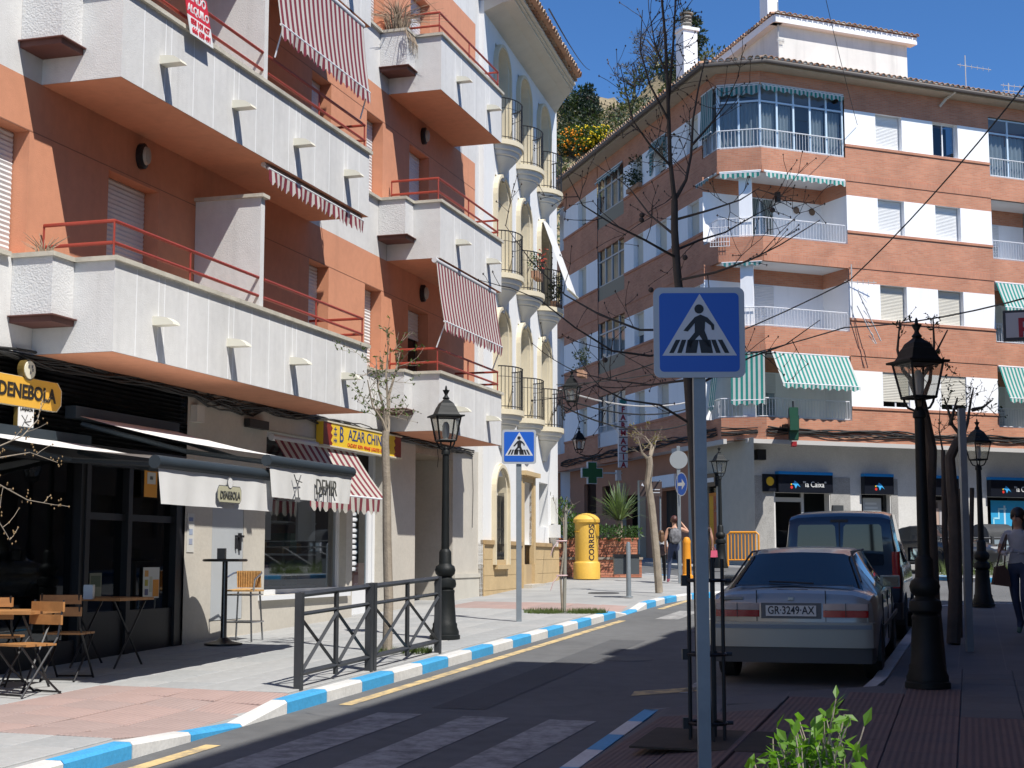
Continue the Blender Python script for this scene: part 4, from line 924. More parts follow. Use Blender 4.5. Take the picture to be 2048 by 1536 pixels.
def brick_front(F, s0, s1, wins, skip=()):
    for k, z in enumerate(SK):
        holes = [(a, b, z+.10, z+1.32, .22) for a, b in wins]
        zt = z+3.03 if k < 3 else 18.1
        wall(F, s0, s1, z+1.32, zt, []).build('brick_band', M_br, C)
        wall(F, s0, s1, z+.085, z+1.32, holes, depth=.2).build('white_band', M_cw, C)
        mb = MB(F); mb.box(s0, s1, -.05, .035, z+.0, z+.085); mb.build('sill_course', M_brv, C)
        mb = MB(F); mb.box(s0, s1, -.05, .022, z+1.82, z+2.06)
        if k < 3: mb.build('soldier_course', M_brv, C)
    wall(F, s0, s1, 5.55, SK[0], []).build('brick_band', M_br, C)
brick_front(F1, 3.4, 9.68, WT)
brick_front(F2, -17.1, -12.47, [(-15.0, -13.95)])
brick_front(F2, -9.23, -1.25, [(-2.65, -1.6), (-5.75, -4.65), (-8.15, -7.1)])
for k, z in enumerate(SK):
    for i, (a, b) in enumerate(WT):
        if k == 0: window(C, F1, a, b, z+.10, z+1.32, -.05, .82, fm=M_alu, sm_=M_cs, back=M_dark)
        elif k == 3 and i == 1: window(C, F1, a, b, z+.10, z+1.32, -.16, 0, fm=M_alu, gm=M_glassd)
        else: window(C, F1, a, b, z+.10, z+1.32, -.18, 1, fm=M_cg, sm_=M_shut if k > 1 else M_cs, pitch=.05)
    for (a, b) in ((-15.0, -13.95), (-2.65, -1.6), (-5.75, -4.65), (-8.15, -7.1)): window(C, F2, a, b, z+.10, z+1.32, -.18, (1, .7, 1, .85)[k], fm=M_cg, sm_=M_cs, pitch=.05)
def railing(root, F, pts, z0, z1, step, m, name='railing', r=.012):
    P = [F(p[0], p[1], 0) for p in pts]
    def W_(x, y, z): return Vector((x, y, z))
    mb = MB()
    for z, rr in ((z1, r*1.6), (z0, r*1.3)): mb.tube([(p.x, p.y, z) for p in P], rr, 5)
    rl = mb.build(name, m, root)
    mb = MB()
    for a, b in zip(P, P[1:]):
        n = max(1, int((b-a).length/step))
        for k in range(n+1): q = a.lerp(b, k/n); mb.tube([(q.x, q.y, z0), (q.x, q.y, z1)], r*.75, 4, cap=False)
    tag(mb.build('rail_bars', m, root), kind='stuff')
    return rl
# corner terraces: brick parapet bands over three faces
TF = [(F2, -1.25, 0), (FH, 0, (Vector((8.35, 49))-Vector(PC2)).length), (F1, 0, 3.4)]
for k in range(5):
    z0 = 5.55 if k == 0 else SK[k-1]+1.79; z1 = SK[k]-.40 if k < 4 else 18.1
    for F, a, b in TF:
        mb = MB(F); mb.box(a, b, -.12, .001, z0, z1); mb.build('terrace_band', M_br, C)
        if 0 < k < 4:
            mb = MB(F); mb.box(a, b, -.05, .02, z0, z0+.24); mb.build('soldier_course', M_brv, C)
M_ceil = mat('terrace_ceiling', (.62, .62, .62), .9)
hl = TF[1][2]
for k, z in enumerate(SK):
    # ceiling/floor slab
    zc = z+1.79
    mb = MB()
    poly = [F2(-1.25, -.02, 0), F2(-1.25, -1.6, 0), F1(3.4, -1.7, 0), F1(3.4, -.02, 0), F1(0, -.02, 0), FH(0, -.02, 0)]
    for zz in (zc+.02, z-.42): mb.poly([(p.x, p.y, zz) for p in poly])
    mb.build('terrace_slab', M_ceil, C)
    if k < 3:
        mb = MB(F1); mb.quad((-1.4, -1.5, z-.42), (3.4, -1.5, z-.42), (3.4, -1.5, z+1.3), (-1.4, -1.5, z+1.3)); mb.quad((3.395, 0, z-.42), (3.395, -1.5, z-.42), (3.395, -1.5, z+1.3), (3.395, 0, z+1.3)); mb.build('terrace_wall', M_cw, C)
        mb = MB(F1); mb.quad((-1.4, -1.5, z+1.3), (3.4, -1.5, z+1.3), (3.4, -1.5, z+1.81), (-1.4, -1.5, z+1.81), [(0, 0), (4.8, 0), (4.8, .5), (0, .5)]); mb.quad((3.395, 0, z+1.3), (3.395, -1.5, z+1.3), (3.395, -1.5, z+1.81), (3.395, 0, z+1.81), [(0, 0), (1.5, 0), (1.5, .5), (0, .5)]); mb.build('terrace_brick', M_br, C)
        mb = MB(F2); mb.quad((-1.25, 0, z-.42), (-1.25, -1.6, z-.42), (-1.25, -1.6, z+1.81), (-1.25, 0, z+1.81)); mb.build('terrace_wall', M_cw, C)
        mb = MB(FH); mb.box(.70, 1.12, -.45, -.1, z-.42, z+1.8); mb.build('corner_post', M_cw, C)
        window(C, F1, .35, 1.35, z-.42, z+1.25, -1.46, (1., 1., 0)[k] if k != 0 else .4, fm=M_alu, sm_=M_shut, name='terrace_door')
    railing(C, lambda s, t, zz: (F2(s, -.03, zz) if s < 0 else FH(s, -.03, zz) if s <= hl else F1(s-hl, -.03, zz)), [(-1.2, 0), (0, 0), (hl, 0), (hl+3.33, 0)], z-.36, z+.24, .115, M_rw)
# checked curtain and plates on the third level
z = SK[2]
M_chk = stripes('curtain_check', (.05, .08, .07), (.35, .36, .33), .07, .5, trans=.1)
for a, b, sgn in ((.35, .80, 1), (.90, 1.35, -1)):
    mb = MB(F1); mb.grid(lambda u, v: ((a if sgn > 0 else b)+sgn*(b-a)*u*(.45+.55*abs(v-.35)*1.5 if v < .35 else .45+.55*(v-.35)/.65), -1.42+.03*sin(u*14), z-.38+1.62*v), 10, 8, lambda u, v: (u*.5, v)); mb.build('door_curtain', M_chk, C, smooth=True)
for s in (2.35, 3.0):
    b = MB(lambda a, c, d: F1(s+a, -1.49+d, z+1.0+c)); b.lathe([(.11, 0), (.13, .02), (.06, .03), (0, .03)], (0, 0, 0), 12); b.build('wall_plate', mat('plate_brown', (.16, .10, .06), .4), C)
b = MB(F1); b.box(1.35, 1.5, -1.3, -1.15, z+1.15, z+1.5); b.build('terrace_lantern', M_blk, C)
# glazed top terrace
z = SK[3]; gz0, gz1 = z-.38, z+1.79
def glazed(F, a, b, n, tt=-.10, frame=None, curt=()):
    frame = frame or M_blf
    mb = MB(F)
    for k in range(n+1): x = a+(b-a)*k/n; mb.box(x-.035, x+.035, tt-.03, tt+.03, gz0, gz1)
    fr = sub(mb.build('glazing_frame', frame, C), C)
    for zz in (gz0, z+1.20, gz1-.06):
        mb = MB(F); mb.box(a, b, tt-.027, tt+.027, zz, zz+.06); mb.build('glazing_rail', frame, fr)
    for k in range(n):
        x0, x1 = a+(b-a)*k/n+.035, a+(b-a)*(k+1)/n-.035
        mb = MB(F); mb.quad((x0, tt, gz0), (x1, tt, gz0), (x1, tt, gz1), (x0, tt, gz1)); mb.build('pane', M_glass, fr)
        if k in curt:
            mb = MB(F); q = 16; mb.grid(lambda u, v: (x0+(x1-x0)*u, tt-.14+.035*sin(u*q*1.6), gz0+.02+(z+1.18-gz0)*v), 34, 1); mb.build('curtain', M_curt, fr, smooth=True)
glazed(F2, -1.2, -.04, 2); glazed(FH, .03, hl-.03, 2, curt=(0, 1)); glazed(F1, .03, 3.36, 5, curt=(0, 1, 3, 4))
mb = MB(F1); mb.quad((-1.2, -1.5, gz0), (3.4, -1.5, gz0), (3.4, -1.5, gz1), (-1.2, -1.5, gz1)); mb.build('terrace_wall', mat('room_grey', (.30, .30, .31), .9), C)
# right-hand loggias
for k, z in enumerate(SK):
    for za, zb in ((z-1.24 if k else 5.55, z-.40),):
        mb = MB(F1); mb.box(LG[0], LG[1], -.12, .001, za, zb); mb.build('terrace_band', M_br, C)
    mb = MB(F1); mb.quad((LG[0], -1.4, z-.4), (LG[1], -1.4, z-.4), (LG[1], -1.4, z+1.3), (LG[0], -1.4, z+1.3)); mb.quad((LG[0]+.005, 0, z-.4), (LG[0]+.005, -1.4, z-.4), (LG[0]+.005, -1.4, z+1.8), (LG[0]+.005, 0, z+1.8)); mb.build('terrace_wall', M_cw, C)
    mb = MB(F1); mb.quad((LG[0], -1.39, z+1.25), (LG[1], -1.39, z+1.25), (LG[1], -1.39, z+1.8), (LG[0], -1.39, z+1.8), [(0, 0), (3, 0), (3, .5), (0, .5)]); mb.build('terrace_brick', M_br, C)
    mb = MB(F1); mb.quad((LG[0], 0, z+1.79), (LG[1], 0, z+1.79), (LG[1], -1.4, z+1.79), (LG[0], -1.4, z+1.79)); mb.quad((LG[0], 0, z-.41), (LG[1], 0, z-.41), (LG[1], -1.4, z-.41), (LG[0], -1.4, z-.41)); mb.build('terrace_slab', M_ceil, C)
    railing(C, lambda s, t, zz: F1(s, -.03, zz), [(LG[0]+.04, 0), (LG[1], 0)], z-.36, z+.28, .115, M_rw)
    if k < 3: window(C, F1, 10.2, 11.2, z-.4, z+1.2, -1.36, .5, name='terrace_door')
mb = MB(F1); mb.box(LG[0], LG[1], -.12, .001, SK[3]+1.79, 18.1); mb.build('terrace_band', M_br, C)
z = SK[3]; glazed(F1, LG[0]+.03, LG[1], 3, curt=(0, 1, 2))
# glazed loggia stack on the shaded side
for k, z in enumerate(SK):
    zb = z-.42 if k == 0 else z-.40
    a, b = -12.47, -9.23
    zp = 5.55 if k == 0 else SK[k-1]+1.6
    zlow = SK[k]-.5
    mb = MB(F2); mb.box(a, b, -.3, -.02, zp, zlow); mb.build('loggia_band', M_br, C)
    mb = MB(F2); mb.box(a, b, -.14, -.05, zlow, z+.08); mb.build('loggia_panel', mat('panel_olive', (.25, .22, .16), .7) if k else M_alu, C)
    mb = MB(F2)
    for q in range(5): x = a+(b-a)*q/4; mb.box(x-.04, x+.04, -.14, -.06, z+.08, z+1.6)
    mb.box(a, b, -.137, -.063, z+1.1, z+1.16); mb.box(a, b, -.139, -.061, z+.08, z+.13); fr = sub(mb.build('loggia_frame', M_cg, C), C)
    for q in range(4):
        x0, x1 = a+(b-a)*q/4+.04, a+(b-a)*(q+1)/4-.04
        mb = MB(F2); mb.quad((x0, -.1, z+.1), (x1, -.1, z+.1), (x1, -.1, z+1.6), (x0, -.1, z+1.6)); mb.build('pane', M_glass, fr)
        mb = MB(F2); mb.grid(lambda u, v: (x0+(x1-x0)*u, -.22+.03*sin(u*22), z+.1+1.05*v), 28, 1); mb.build('curtain', M_curt, fr, smooth=True)
    mb = MB(F2); mb.quad((a, -1.2, z), (b, -1.2, z), (b, -1.2, z+1.7), (a, -1.2, z+1.7)); mb.build('loggia_room', MATS['room_grey'], C)
    if k == 0: railing(C, lambda s, t, zz: F2(s, .02, zz), [(a, 0), (b, 0)], zlow+.02, z+.35, .12, M_rw)
mb = MB(F2); mb.box(-12.47, -9.23, -.3, -.02, SK[3]+1.6, 18.1); mb.build('loggia_band', M_br, C)
# far end loggias
for k, z in enumerate(SK):
    mb = MB(F2); mb.box(-18.3, -17.1, -.2, -.0, z-1.2 if k else 5.55, z-.4); mb.build('terrace_band', M_br, C)
    mb = MB(F2); mb.quad((-18.3, -1.2, z-.4), (-17.1, -1.2, z-.4), (-17.1, -1.2, z+1.8), (-18.3, -1.2, z+1.8)); mb.quad((-17.1, 0, z-.4), (-17.1, -1.2, z-.4), (-17.1, -1.2, z+1.8), (-17.1, 0, z+1.8)); mb.build('terrace_wall', M_cw, C)
mb = MB(F2); mb.box(-18.3, -17.1, -.2, 0, SK[3]+1.8, 18.1); mb.build('terrace_band', M_br, C)
# eaves, gutter, tiles
M_eave = mat('eave_beige', (.46, .40, .31), .85, vary=.1)
M_gut = mat('gutter_dark', (.09, .075, .065), .6)
def out_pts(t, ext=0):
    # offset outline of the three faces (world xy)
    def isect(Fa, Fb):
        pa = Fa(0, t, 0); pb = Fb(0, t, 0); d1, d2 = Fa.d, Fb.d
        det = d1.x*(-d2.y)-(-d2.x)*d1.y; dx, dy = pb.x-pa.x, pb.y-pa.y
        u = (dx*(-d2.y)-(-d2.x)*dy)/det; return Vector((pa.x+d1.x*u, pa.y+d1.y*u))
    a = F2(-18.5, t, 0); b = F1(13, t, 0)
    return [Vector((a.x, a.y)), isect(F2, FH), isect(FH, F1), Vector((b.x, b.y))]
o0, o6, o7 = out_pts(-.1), out_pts(.55), out_pts(.66)
mb = MB()
for a, b, c, d in ((o0[i], o0[i+1], o6[i+1], o6[i]) for i in range(3)):
    mb.quad((a.x, a.y, 18.02), (b.x, b.y, 18.02), (c.x, c.y, 18.06), (d.x, d.y, 18.06)); 
    mb.quad((d.x, d.y, 18.06), (c.x, c.y, 18.06), (c.x, c.y, 18.2), (d.x, d.y, 18.2))
mb.build('eave', M_eave, C)
mb = MB(); mb.tube([(p.x, p.y, 18.16) for p in o7], .075, 8); mb.build('gutter', M_gut, C, smooth=True)
ri = out_pts(-5)
mb = MB()
for i in range(3): mb.quad((o7[i].x, o7[i].y, 18.24), (o7[i+1].x, o7[i+1].y, 18.24), (ri[i+1].x, ri[i+1].y, 19.3), (ri[i].x, ri[i].y, 19.3))
mb.poly([(p.x, p.y, 19.3) for p in (ri[0], ri[1], ri[2], ri[3], F1(13, -14, 0))])
mb.build('roof', M_tile, C)
for F, a, b in ((F2, -18.5, .35), (FH, -.35, hl+.35), (F1, -.35, 12.9)): tile_row(C, F, a, b, .72, 18.24, pitch=.225, slope=.19, seed=int(b*7)+3)
mb = MB(F1); mb.tube([(7.75, .62, 18.12), (7.65, .2, 17.95), (7.5, .02, 17.7)], .05, 6); mb.build('rainwater_pipe', M_cs, C)
# penthouse
F3 = Frame((F1(1.76, -1.5, 0).x, F1(1.76, -1.5, 0).y), (.269, -.963))
mb = MB(F1); mb.quad((1.76, -1.5, 18.3), (7.35, -1.5, 18.3), (7.35, -1.5, 20.5), (1.76, -1.5, 20.5)); mb.quad((7.35, -1.5, 18.3), (7.35, -7, 18.3), (7.35, -7, 20.5), (7.35, -1.5, 20.5)); mb.build('penthouse_wall', mat('penthouse_white', (.70, .68, .63), .9, vary=.12, vs=.7, streak=.12, bump=.1), C)
mb = MB(F3); mb.quad((-9, 0, 18.3), (0, 0, 18.3), (0, 0, 20.5), (-9, 0, 20.5)); mb.build('penthouse_wall', MATS['penthouse_white'], C)
mb = MB(F1); mb.box(1.5, 7.6, -1.6, -1.22, 20.4, 20.66); mb.build('penthouse_eave', M_cw, C)
mb = MB(F3); mb.box(-9, .2, -.1, .28, 20.4, 20.66); mb.build('penthouse_eave', M_cw, C)
mb = MB(); e0 = F1(7.6, -1.2, 0); e1 = F1(1.5, -1.2, 0); e2 = F3(-9, .28, 0); e3 = F1(7.6, -9, 0); pk = F1(5, -5, 0)
for a, b in ((e0, e1), (e1, e2), (e2, e3), (e3, e0)): mb.poly([(a.x, a.y, 20.67), (b.x, b.y, 20.67), (pk.x, pk.y, 21.1)])
mb.build('penthouse_roof', M_tile, C)
tile_row(C, F1, 1.45, 7.65, -1.12, 20.68, pitch=.225, slope=.15, seed=31); tile_row(C, F3, -9, .3, .36, 20.68, pitch=.225, slope=.15, seed=32)
mb = MB(F1); mb.box(1.75, 2.2, -2.6, -2.1, 20.6, 21.9); mb.build('penthouse_chimney', M_cw, C)
mb = MB(F1); mb.box(7.35, 11.2, -1.75, -1.5, 18.3, 19.02); mb.build('roof_parapet', mat('parapet_stained', (.62, .59, .52), .9, vary=.35, vs=1.6, streak=.5, vary2=.2), C)
mb = MB(F1); mb.box(7.35, 11.25, -1.8, -1.45, 19.02, 19.07); mb.build('parapet_cap', M_tile2, C)
# tall chimney with cowl
cx, cy = F2(-7.35, -2, 0).x, F2(-7.35, -2, 0).y
ch = MB(); r_ = Frame((cx, cy), F1.d)
mb = MB(r_); mb.box(-.31, .31, -.3, .3, 18.3, 22.25); mb.build('chimney', M_cw, C)
mb = MB(r_); mb.box(-.38, .38, -.37, .37, 22.25, 22.36); mb.build('chimney_cap', M_cw, C)
cw = mat('cowl_grey', (.25, .23, .2), .8)
for k in range(4):
    mb = MB(r_); mb.lathe([(.2, 0), (.24, .05), (.2, .11)], (0, 0, 22.37+k*.14), 12); mb.build('cowl_ring', cw, C)
mb = MB(r_); mb.lathe([(.15, 0), (.15, .6), (.27, .6), (.27, .66), (0, .69)], (0, 0, 22.37), 12); mb.build('cowl', cw, C)
# ---- ground floor: bank on the sunny side, shops on the shaded side
M_bk = mat('bank_stone', (.60, .585, .55), .8, vary=.08, vs=1.5, bump=.15, bs=60, vary2=.08)
M_bk2 = mat('bank_granite', (.34, .33, .31), .5, vary=.15, vs=3, vary2=.3)
M_sb = mat('sign_blackblue', (.006, .008, .014), .35); M_sbl = mat('sign_blue', (.01, .22, .55), .4)
tb = -1.0
openings = [(.93, 3.1, .6, 3.9), (4.42, 5.62, 2.2, 3.9), (7.4, 8.45, 1.8, 3.9), (9.87, 12.2, 1.8, 3.9)]
wall(F1, -.05, 13, .9, 5.6, [(a, b, c, d, .3) for a, b, c, d in openings], t=tb).build('bank_wall', M_bk, C)
mb = MB(F1)
for a, b in ((-.04, .86), (3.14, 3.95), (5.66, 5.95)): mb.box(a, b, tb, tb+.02, .9, 4.45)
mb.build('granite_panel', M_bk2, C)
mb = MB(F1); mb.quad((-.9, .0, 5.56), (13, .0, 5.56), (13, -1.05, 5.56), (-.9, -1.05, 5.56)); mb.build('overhang_soffit', M_ceil, C)
mb = MB(F1); mb.box(-.75, 13, -.12, .03, 5.44, 5.58); mb.build('cornice', mat('cornice_grey', (.48, .46, .43), .85), C)
mb = MB(F1); mb.quad((-.05, -3.5, .9), (13, -3.5, .9), (13, -3.5, 4.2), (-.05, -3.5, 4.2)); mb.quad((-.05, -1.3, 4.0), (13, -1.3, 4.0), (13, -3.5, 4.0), (-.05, -3.5, 4.0)); mb.quad((-.05, -1.1, 1.5), (13, -1.1, 1.8), (13, -3.5, 1.8), (-.05, -3.5, 1.5)); mb.build('bank_room', mat('bank_inside', (.05, .055, .06), .8), C)
def bank_sign(s0, s1, txt=True, star=True):
    mb = MB(F1); mb.box(s0, s1, tb+.01, tb+.22, 3.9, 4.5); sg = thing('bank_sign', 'x', 'sign', F1((s0+s1)/2, tb+.1, 4.2), 'black and blue bank signs'); 
    mb.build('sign_case', M_sb, sg)
    mb = MB(F1); mb.box(s0, s1, tb+.005, tb+.235, 4.5, 4.60); mb.build('sign_top', M_sbl, sg)
    cx_ = s0+(s1-s0)*(.30 if txt else .5); cz_ = 4.17; tf = tb+.222
    if star:
        mb = MB(F1); mb.poly([(cx_-.02, tf, cz_+.13), (cx_+.10, tf, cz_+.05), (cx_+.22, tf, cz_-.10), (cx_+.10, tf, cz_-.02), (cx_+.02, tf, cz_-.14), (cx_-.03, tf, cz_-.02), (cx_-.16, tf, cz_+.02), (cx_-.05, tf, cz_+.05)]); mb.build('star_logo', mat('logo_blue', (.05, .38, .75), .5), sg)
        b = MB(lambda a, c, d: F1(cx_-.14+a, tf+d, cz_-.1+c)); b.lathe([(.05, 0), (.05, .004)], (0, 0, 0), 10); b.build('red_dot', mat('logo_red', (.6, .03, .02), .5), sg)
        b = MB(lambda a, c, d: F1(cx_-.15+a, tf+d, cz_-.0+c)); b.lathe([(.028, 0), (.028, .004)], (0, 0, 0), 8); b.build('yellow_dot', mat('logo_yellow', (.75, .5, .02), .5), sg)
    if txt: letter('"la Caixa"', .27, mat('sign_white', (.68, .68, .66), .5), sg, F1, s0+(s1-s0)*.66, tf+.002, 4.17, cond=.9)
    return sg
bank_sign(.93, 3.1)['label'] = 'black bank sign lettered la Caixa above the entrance door'
bank_sign(4.41, 5.63, False)['label'] = 'small black bank sign with star only, right of the bank entrance'
bank_sign(7.4, 8.45, False)['label'] = 'black bank sign with star half hidden by the street trees'
bank_sign(9.87, 12.2)['label'] = 'black bank sign lettered la Caixa at the right picture edge'
# clock-like yellow medallion, entrance, posters
o = thing('round_sign', 'small black sign with yellow disc beside the bank entrance sign', 'sign', F1(.66, tb+.1, 4.2))
mb = MB(F1); mb.box(.42, .90, tb+.015, tb+.12, 3.92, 4.5); mb.build('sign_case', M_sb, o)
b = MB(lambda a, c, d: F1(.66+a, tb+.12+d, 4.26+c)); b.lathe([(.15, 0), (.15, .01)], (0, 0, 0), 16); b.build('disc', mat('disc_yellow', (.70, .42, .02), .5), o)
mb = MB(F1)
mb.box(.96, 1.03, tb-.28, tb-.2, 1.3, 3.9); mb.box(2.1, 2.2, tb-.28, tb-.2, 1.3, 3.9); mb.box(1.03, 2.1, tb-.28, tb-.2, 3.6, 3.75)
bd = sub(mb.build('bank_door', M_cg, C), C)
mb = MB(F1); mb.quad((1.03, tb-.24, 1.4), (2.1, tb-.24, 1.4), (2.1, tb-.24, 3.6), (1.03, tb-.24, 3.6)); mb.build('pane', M_glassd, bd)
b = MB(lambda a, c, d: F1(1.75+a, tb-.235+d, 2.45+c)); b.lathe([(.16, 0), (.16, .006)], (0, 0, 0), 12); b.build('sticker', mat('sticker_yellow', (.55, .5, .03), .5), bd)
for a, b_, c, d in openings[1:]:
    mb = MB(F1); mb.quad((a, tb-.2, c), (b_, tb-.2, c), (b_, tb-.2, d), (a, tb-.2, d)); mb.build('pane', M_glassd, C)
mb = MB(F1); mb.box(3.18, 3.6, tb+.02, tb+.1, 2.95, 3.5); mb.box(3.24, 3.54, tb+.1, tb+.11, 3.2, 3.45); mb.build('cash_machine', mat('atm_dark', (.05, .055, .06), .4), C)
poster(C, F1, 4.58, 5.35, 2.35, 3.78, tb-.15, (.42, .44, .43), blocks=((0, 1, 0, .22, (.35, .5, .05)), (.12, .75, .84, .89, (.6, .62, .6)), (.12, .8, .74, .79, (.6, .62, .6)), (.12, .7, .64, .69, (.6, .62, .6)), (.12, .8, .54, .59, (.6, .62, .6)), (.12, .5, .34, .39, (.6, .62, .6))))
poster(C, F1, 7.5, 8.2, 2.3, 3.75, tb-.15, (.20, .17, .15), blocks=((0, 1, 0, .25, (.03, .40, .65)), (.15, .45, .3, .8, (.42, .30, .24)), (.5, .85, .28, .75, (.38, .36, .36)), (.2, .4, .8, .95, (.07, .05, .04))))
po = poster(C, F1, 10.15, 12.1, 2.0, 3.78, tb-.15, (.02, .30, .55), blocks=((.30, .34, .1, .9, (.5, .62, .7)),))
mb = MB(F1)
zc_, sc_ = 2.95, 10.55
for (a, b_, c, d) in ((-.08, .3, .5, .56), (-.08, -.02, .22, .56), (-.32, -.02, .16, .22), (-.32, -.26, -.28, .22), (-.32, -.02, -.34, -.28), (-.08, -.02, -.6, -.28)): mb.box(sc_+a, sc_+b_, tb-.14, tb-.135, zc_+c, zc_+d)
mb.build('cross_outline', mat('print_pale', (.35, .65, .75), .6), po)
# shaded side, recessed .6
tg = -.6
ops = [(-2.9, -1.9, 1.2, 4.6), (-6.9, -5.3, 1.0, 4.4), (-8.6, -7.3, 1.0, 4.2), (-5.0, -4.2, 3.2, 4.9)]
wall(F2, -4.4+.0, 1.2, .9, 5.6, [(a, b, c, d, .25) for a, b, c, d in ops if a > -4.4], t=tg).build('shop_wall', mat('shop_beige', (.46, .43, .36), .85, vary=.08), C)
wall(F2, -18.3, -4.4, .9, 5.6, [(-7.0, -5.2, .9, 4.2, .3), (-11.0, -9.4, 1.0, 4.2, .3), (-16.2, -14.6, 3.6, 4.9, .2), (-13.8, -12.6, 3.5, 4.7, .2)], t=tg).build('shop_wall', mat('render_terracotta', (.42, .20, .12), .9, vary=.08, vs=.8), C)
mb = MB(F2); mb.quad((-18.3, 0, 5.56), (.0, 0, 5.56), (0.8, -.65, 5.56), (-18.3, -.65, 5.56)); mb.build('overhang_soffit', M_ceil, C)
mb = MB(F2); mb.box(-4.4, .2, -.1, .02, 5.44, 5.6); mb.build('cornice', MATS['cornice_grey'], C)
mb = MB(F2); mb.quad((-18.3, tg-1.5, .9), (-1.9, tg-1.5, .9), (-1.9, tg-1.5, 5.55), (-18.3, tg-1.5, 5.55)); mb.build('shop_dark', M_dark, C)
mb = MB(F2)
for a, b in ((-16.2, -14.6), (-13.8, -12.6)): mb.quad((a, tg-.15, 3.5), (b, tg-.15, 3.5), (b, tg-.15, 4.9), (a, tg-.15, 4.9))
mb.build('pane', M_glassd, C)
mb = MB(F2); mb.box(-7.3, -5.0, tg, tg+.3, 4.3, 4.75); mb.build('pharmacy_lintel', M_cw, C)
mb = MB(F2)
for k in range(14): x = -6.9+k*.125; mb.box(x, x+.04, tg-.2, tg-.15, 1.5, 4.2)
mb.build('roller_grille', mat('grille_dark', (.05, .05, .045), .6), C)
po = poster(C, F2, -2.75, -1.95, 1.75, 3.95, tg-.1, (.66, .22, .02), blocks=((.05, .45, .2, .95, (.72, .36, .02)), (.5, .95, .25, .95, (.5, .12, .04)), (.55, .9, .8, .84, (.7, .55, .45)), (.55, .9, .7, .74, (.7, .55, .45)), (.5, .95, .0, .2, (.55, .52, .5))))
mb = MB(F2); mb.box(-3.0, -1.7, tg+.0, tg+.12, 4.15, 4.6); sg = tag(mb.build('bank_sign', M_sb), 'black bank sign on the shaded side above the orange poster', 'sign', 'black and blue bank signs')
mb = MB(F2); mb.box(-2.5, -1.8, tg+.12, tg+.125, 4.3, 4.45); mb.build('lettering', MATS['sign_white'], sg)
mb = MB(F2); mb.quad((-2.9, tg-.18, 1.2), (-1.9, tg-.18, 1.2), (-1.9, tg-.18, 4.2), (-2.9, tg-.18, 4.2)); mb.build('pane', M_glassd, C)
mb = MB(F2); mb.box(-11.2, -10.9, tg, tg+.25, .9, 4.7); mb.box(-8.9, -8.7, tg, tg+.25, .9, 4.7); mb.build('shop_pier', M_bc, C)
# end and back walls
mb = MB()
e = [F1(13, 0, 0), F1(13, -14, 0), F2(-18.3, -.2, 0)]
mb.quad((e[0].x, e[0].y, .8), (e[1].x, e[1].y, .8), (e[1].x, e[1].y, 18.1), (e[0].x, e[0].y, 18.1)); mb.quad((e[1].x, e[1].y, .8), (e[2].x, e[2].y, .8), (e[2].x, e[2].y, 18.1), (e[1].x, e[1].y, 18.1)); mb.build('back_wall', M_cw, C)
wall(F1, 12.4, 13, 5.55, 18.1, []).build('brick_band', M_br, C)
# ================================================================== things fixed to building C: awnings, crosses, antennas, cables
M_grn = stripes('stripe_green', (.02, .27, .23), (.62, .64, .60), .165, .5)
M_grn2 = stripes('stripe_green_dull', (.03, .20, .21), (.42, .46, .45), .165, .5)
GRP = 'green striped terrace awnings'
def gaw(label, F, s0, s1, t0, z0, t1, z1, val=.18, m=None, **k): return drop_awning('striped_awning', label, F, s0, s1, t0, z0, t1, z1, val, m or M_grn, scal=.33, group=GRP, rollr=.04, **k)
gaw('green striped awning projecting widest over the lowest corner terrace', F1, .25, 3.3, .02, SK[0]+1.74, .62, SK[0]+.68, sag=.0)
gaw('green striped awning hanging over the lowest corner terrace, left of the widest one', FH, .35, hl-.02, .0, SK[0]+1.76, .12, SK[0]+.16)
gaw('narrow green striped awning on the shaded end of the lowest corner terrace', F2, -1.1, -.1, .0, SK[0]+1.76, .22, SK[0]+.0)
gaw('rolled-up green striped awning on the third-level corner terrace, longer sunlit one', F1, .1, 3.3, .03, SK[2]+1.80, .10, SK[2]+1.76, .2)
gaw('rolled green striped awning on the third-level corner terrace, short one on the angled corner', FH, .1, hl-.05, .03, SK[2]+1.80, .10, SK[2]+1.76, .2)
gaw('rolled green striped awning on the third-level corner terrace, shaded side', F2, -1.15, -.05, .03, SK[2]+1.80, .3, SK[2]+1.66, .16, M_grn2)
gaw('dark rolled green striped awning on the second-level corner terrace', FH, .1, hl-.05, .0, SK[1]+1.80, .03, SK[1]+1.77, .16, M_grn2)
gaw('green scalloped awning tucked under the roof above the glazed corner, sunny side', F1, .05, 3.35, .0, SK[3]+1.80, .06, SK[3]+1.74, .2)
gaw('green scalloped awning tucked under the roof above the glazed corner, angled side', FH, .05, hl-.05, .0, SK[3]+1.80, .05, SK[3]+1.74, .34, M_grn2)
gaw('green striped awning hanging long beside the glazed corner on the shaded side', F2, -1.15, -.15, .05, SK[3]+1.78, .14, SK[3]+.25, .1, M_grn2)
gaw('green striped awning lowered on the right-hand loggia, second level', F1, 9.75, 12.2, .02, SK[1]+1.76, .45, SK[1]+.82)
gaw('green striped awning lowered on the right-hand loggia, lowest level', F1, 9.75, 12.2, .02, SK[0]+1.76, .5, SK[0]+.6)
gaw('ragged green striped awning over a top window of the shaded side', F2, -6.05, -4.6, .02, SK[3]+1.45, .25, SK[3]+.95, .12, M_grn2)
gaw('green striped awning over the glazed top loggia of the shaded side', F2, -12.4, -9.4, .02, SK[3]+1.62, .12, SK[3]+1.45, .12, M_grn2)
gaw('green striped awning at the far end of the shaded side top floor', F2, -18.2, -17.0, .02, SK[3]+1.5, .5, SK[3]+1.0, .1, M_grn2)
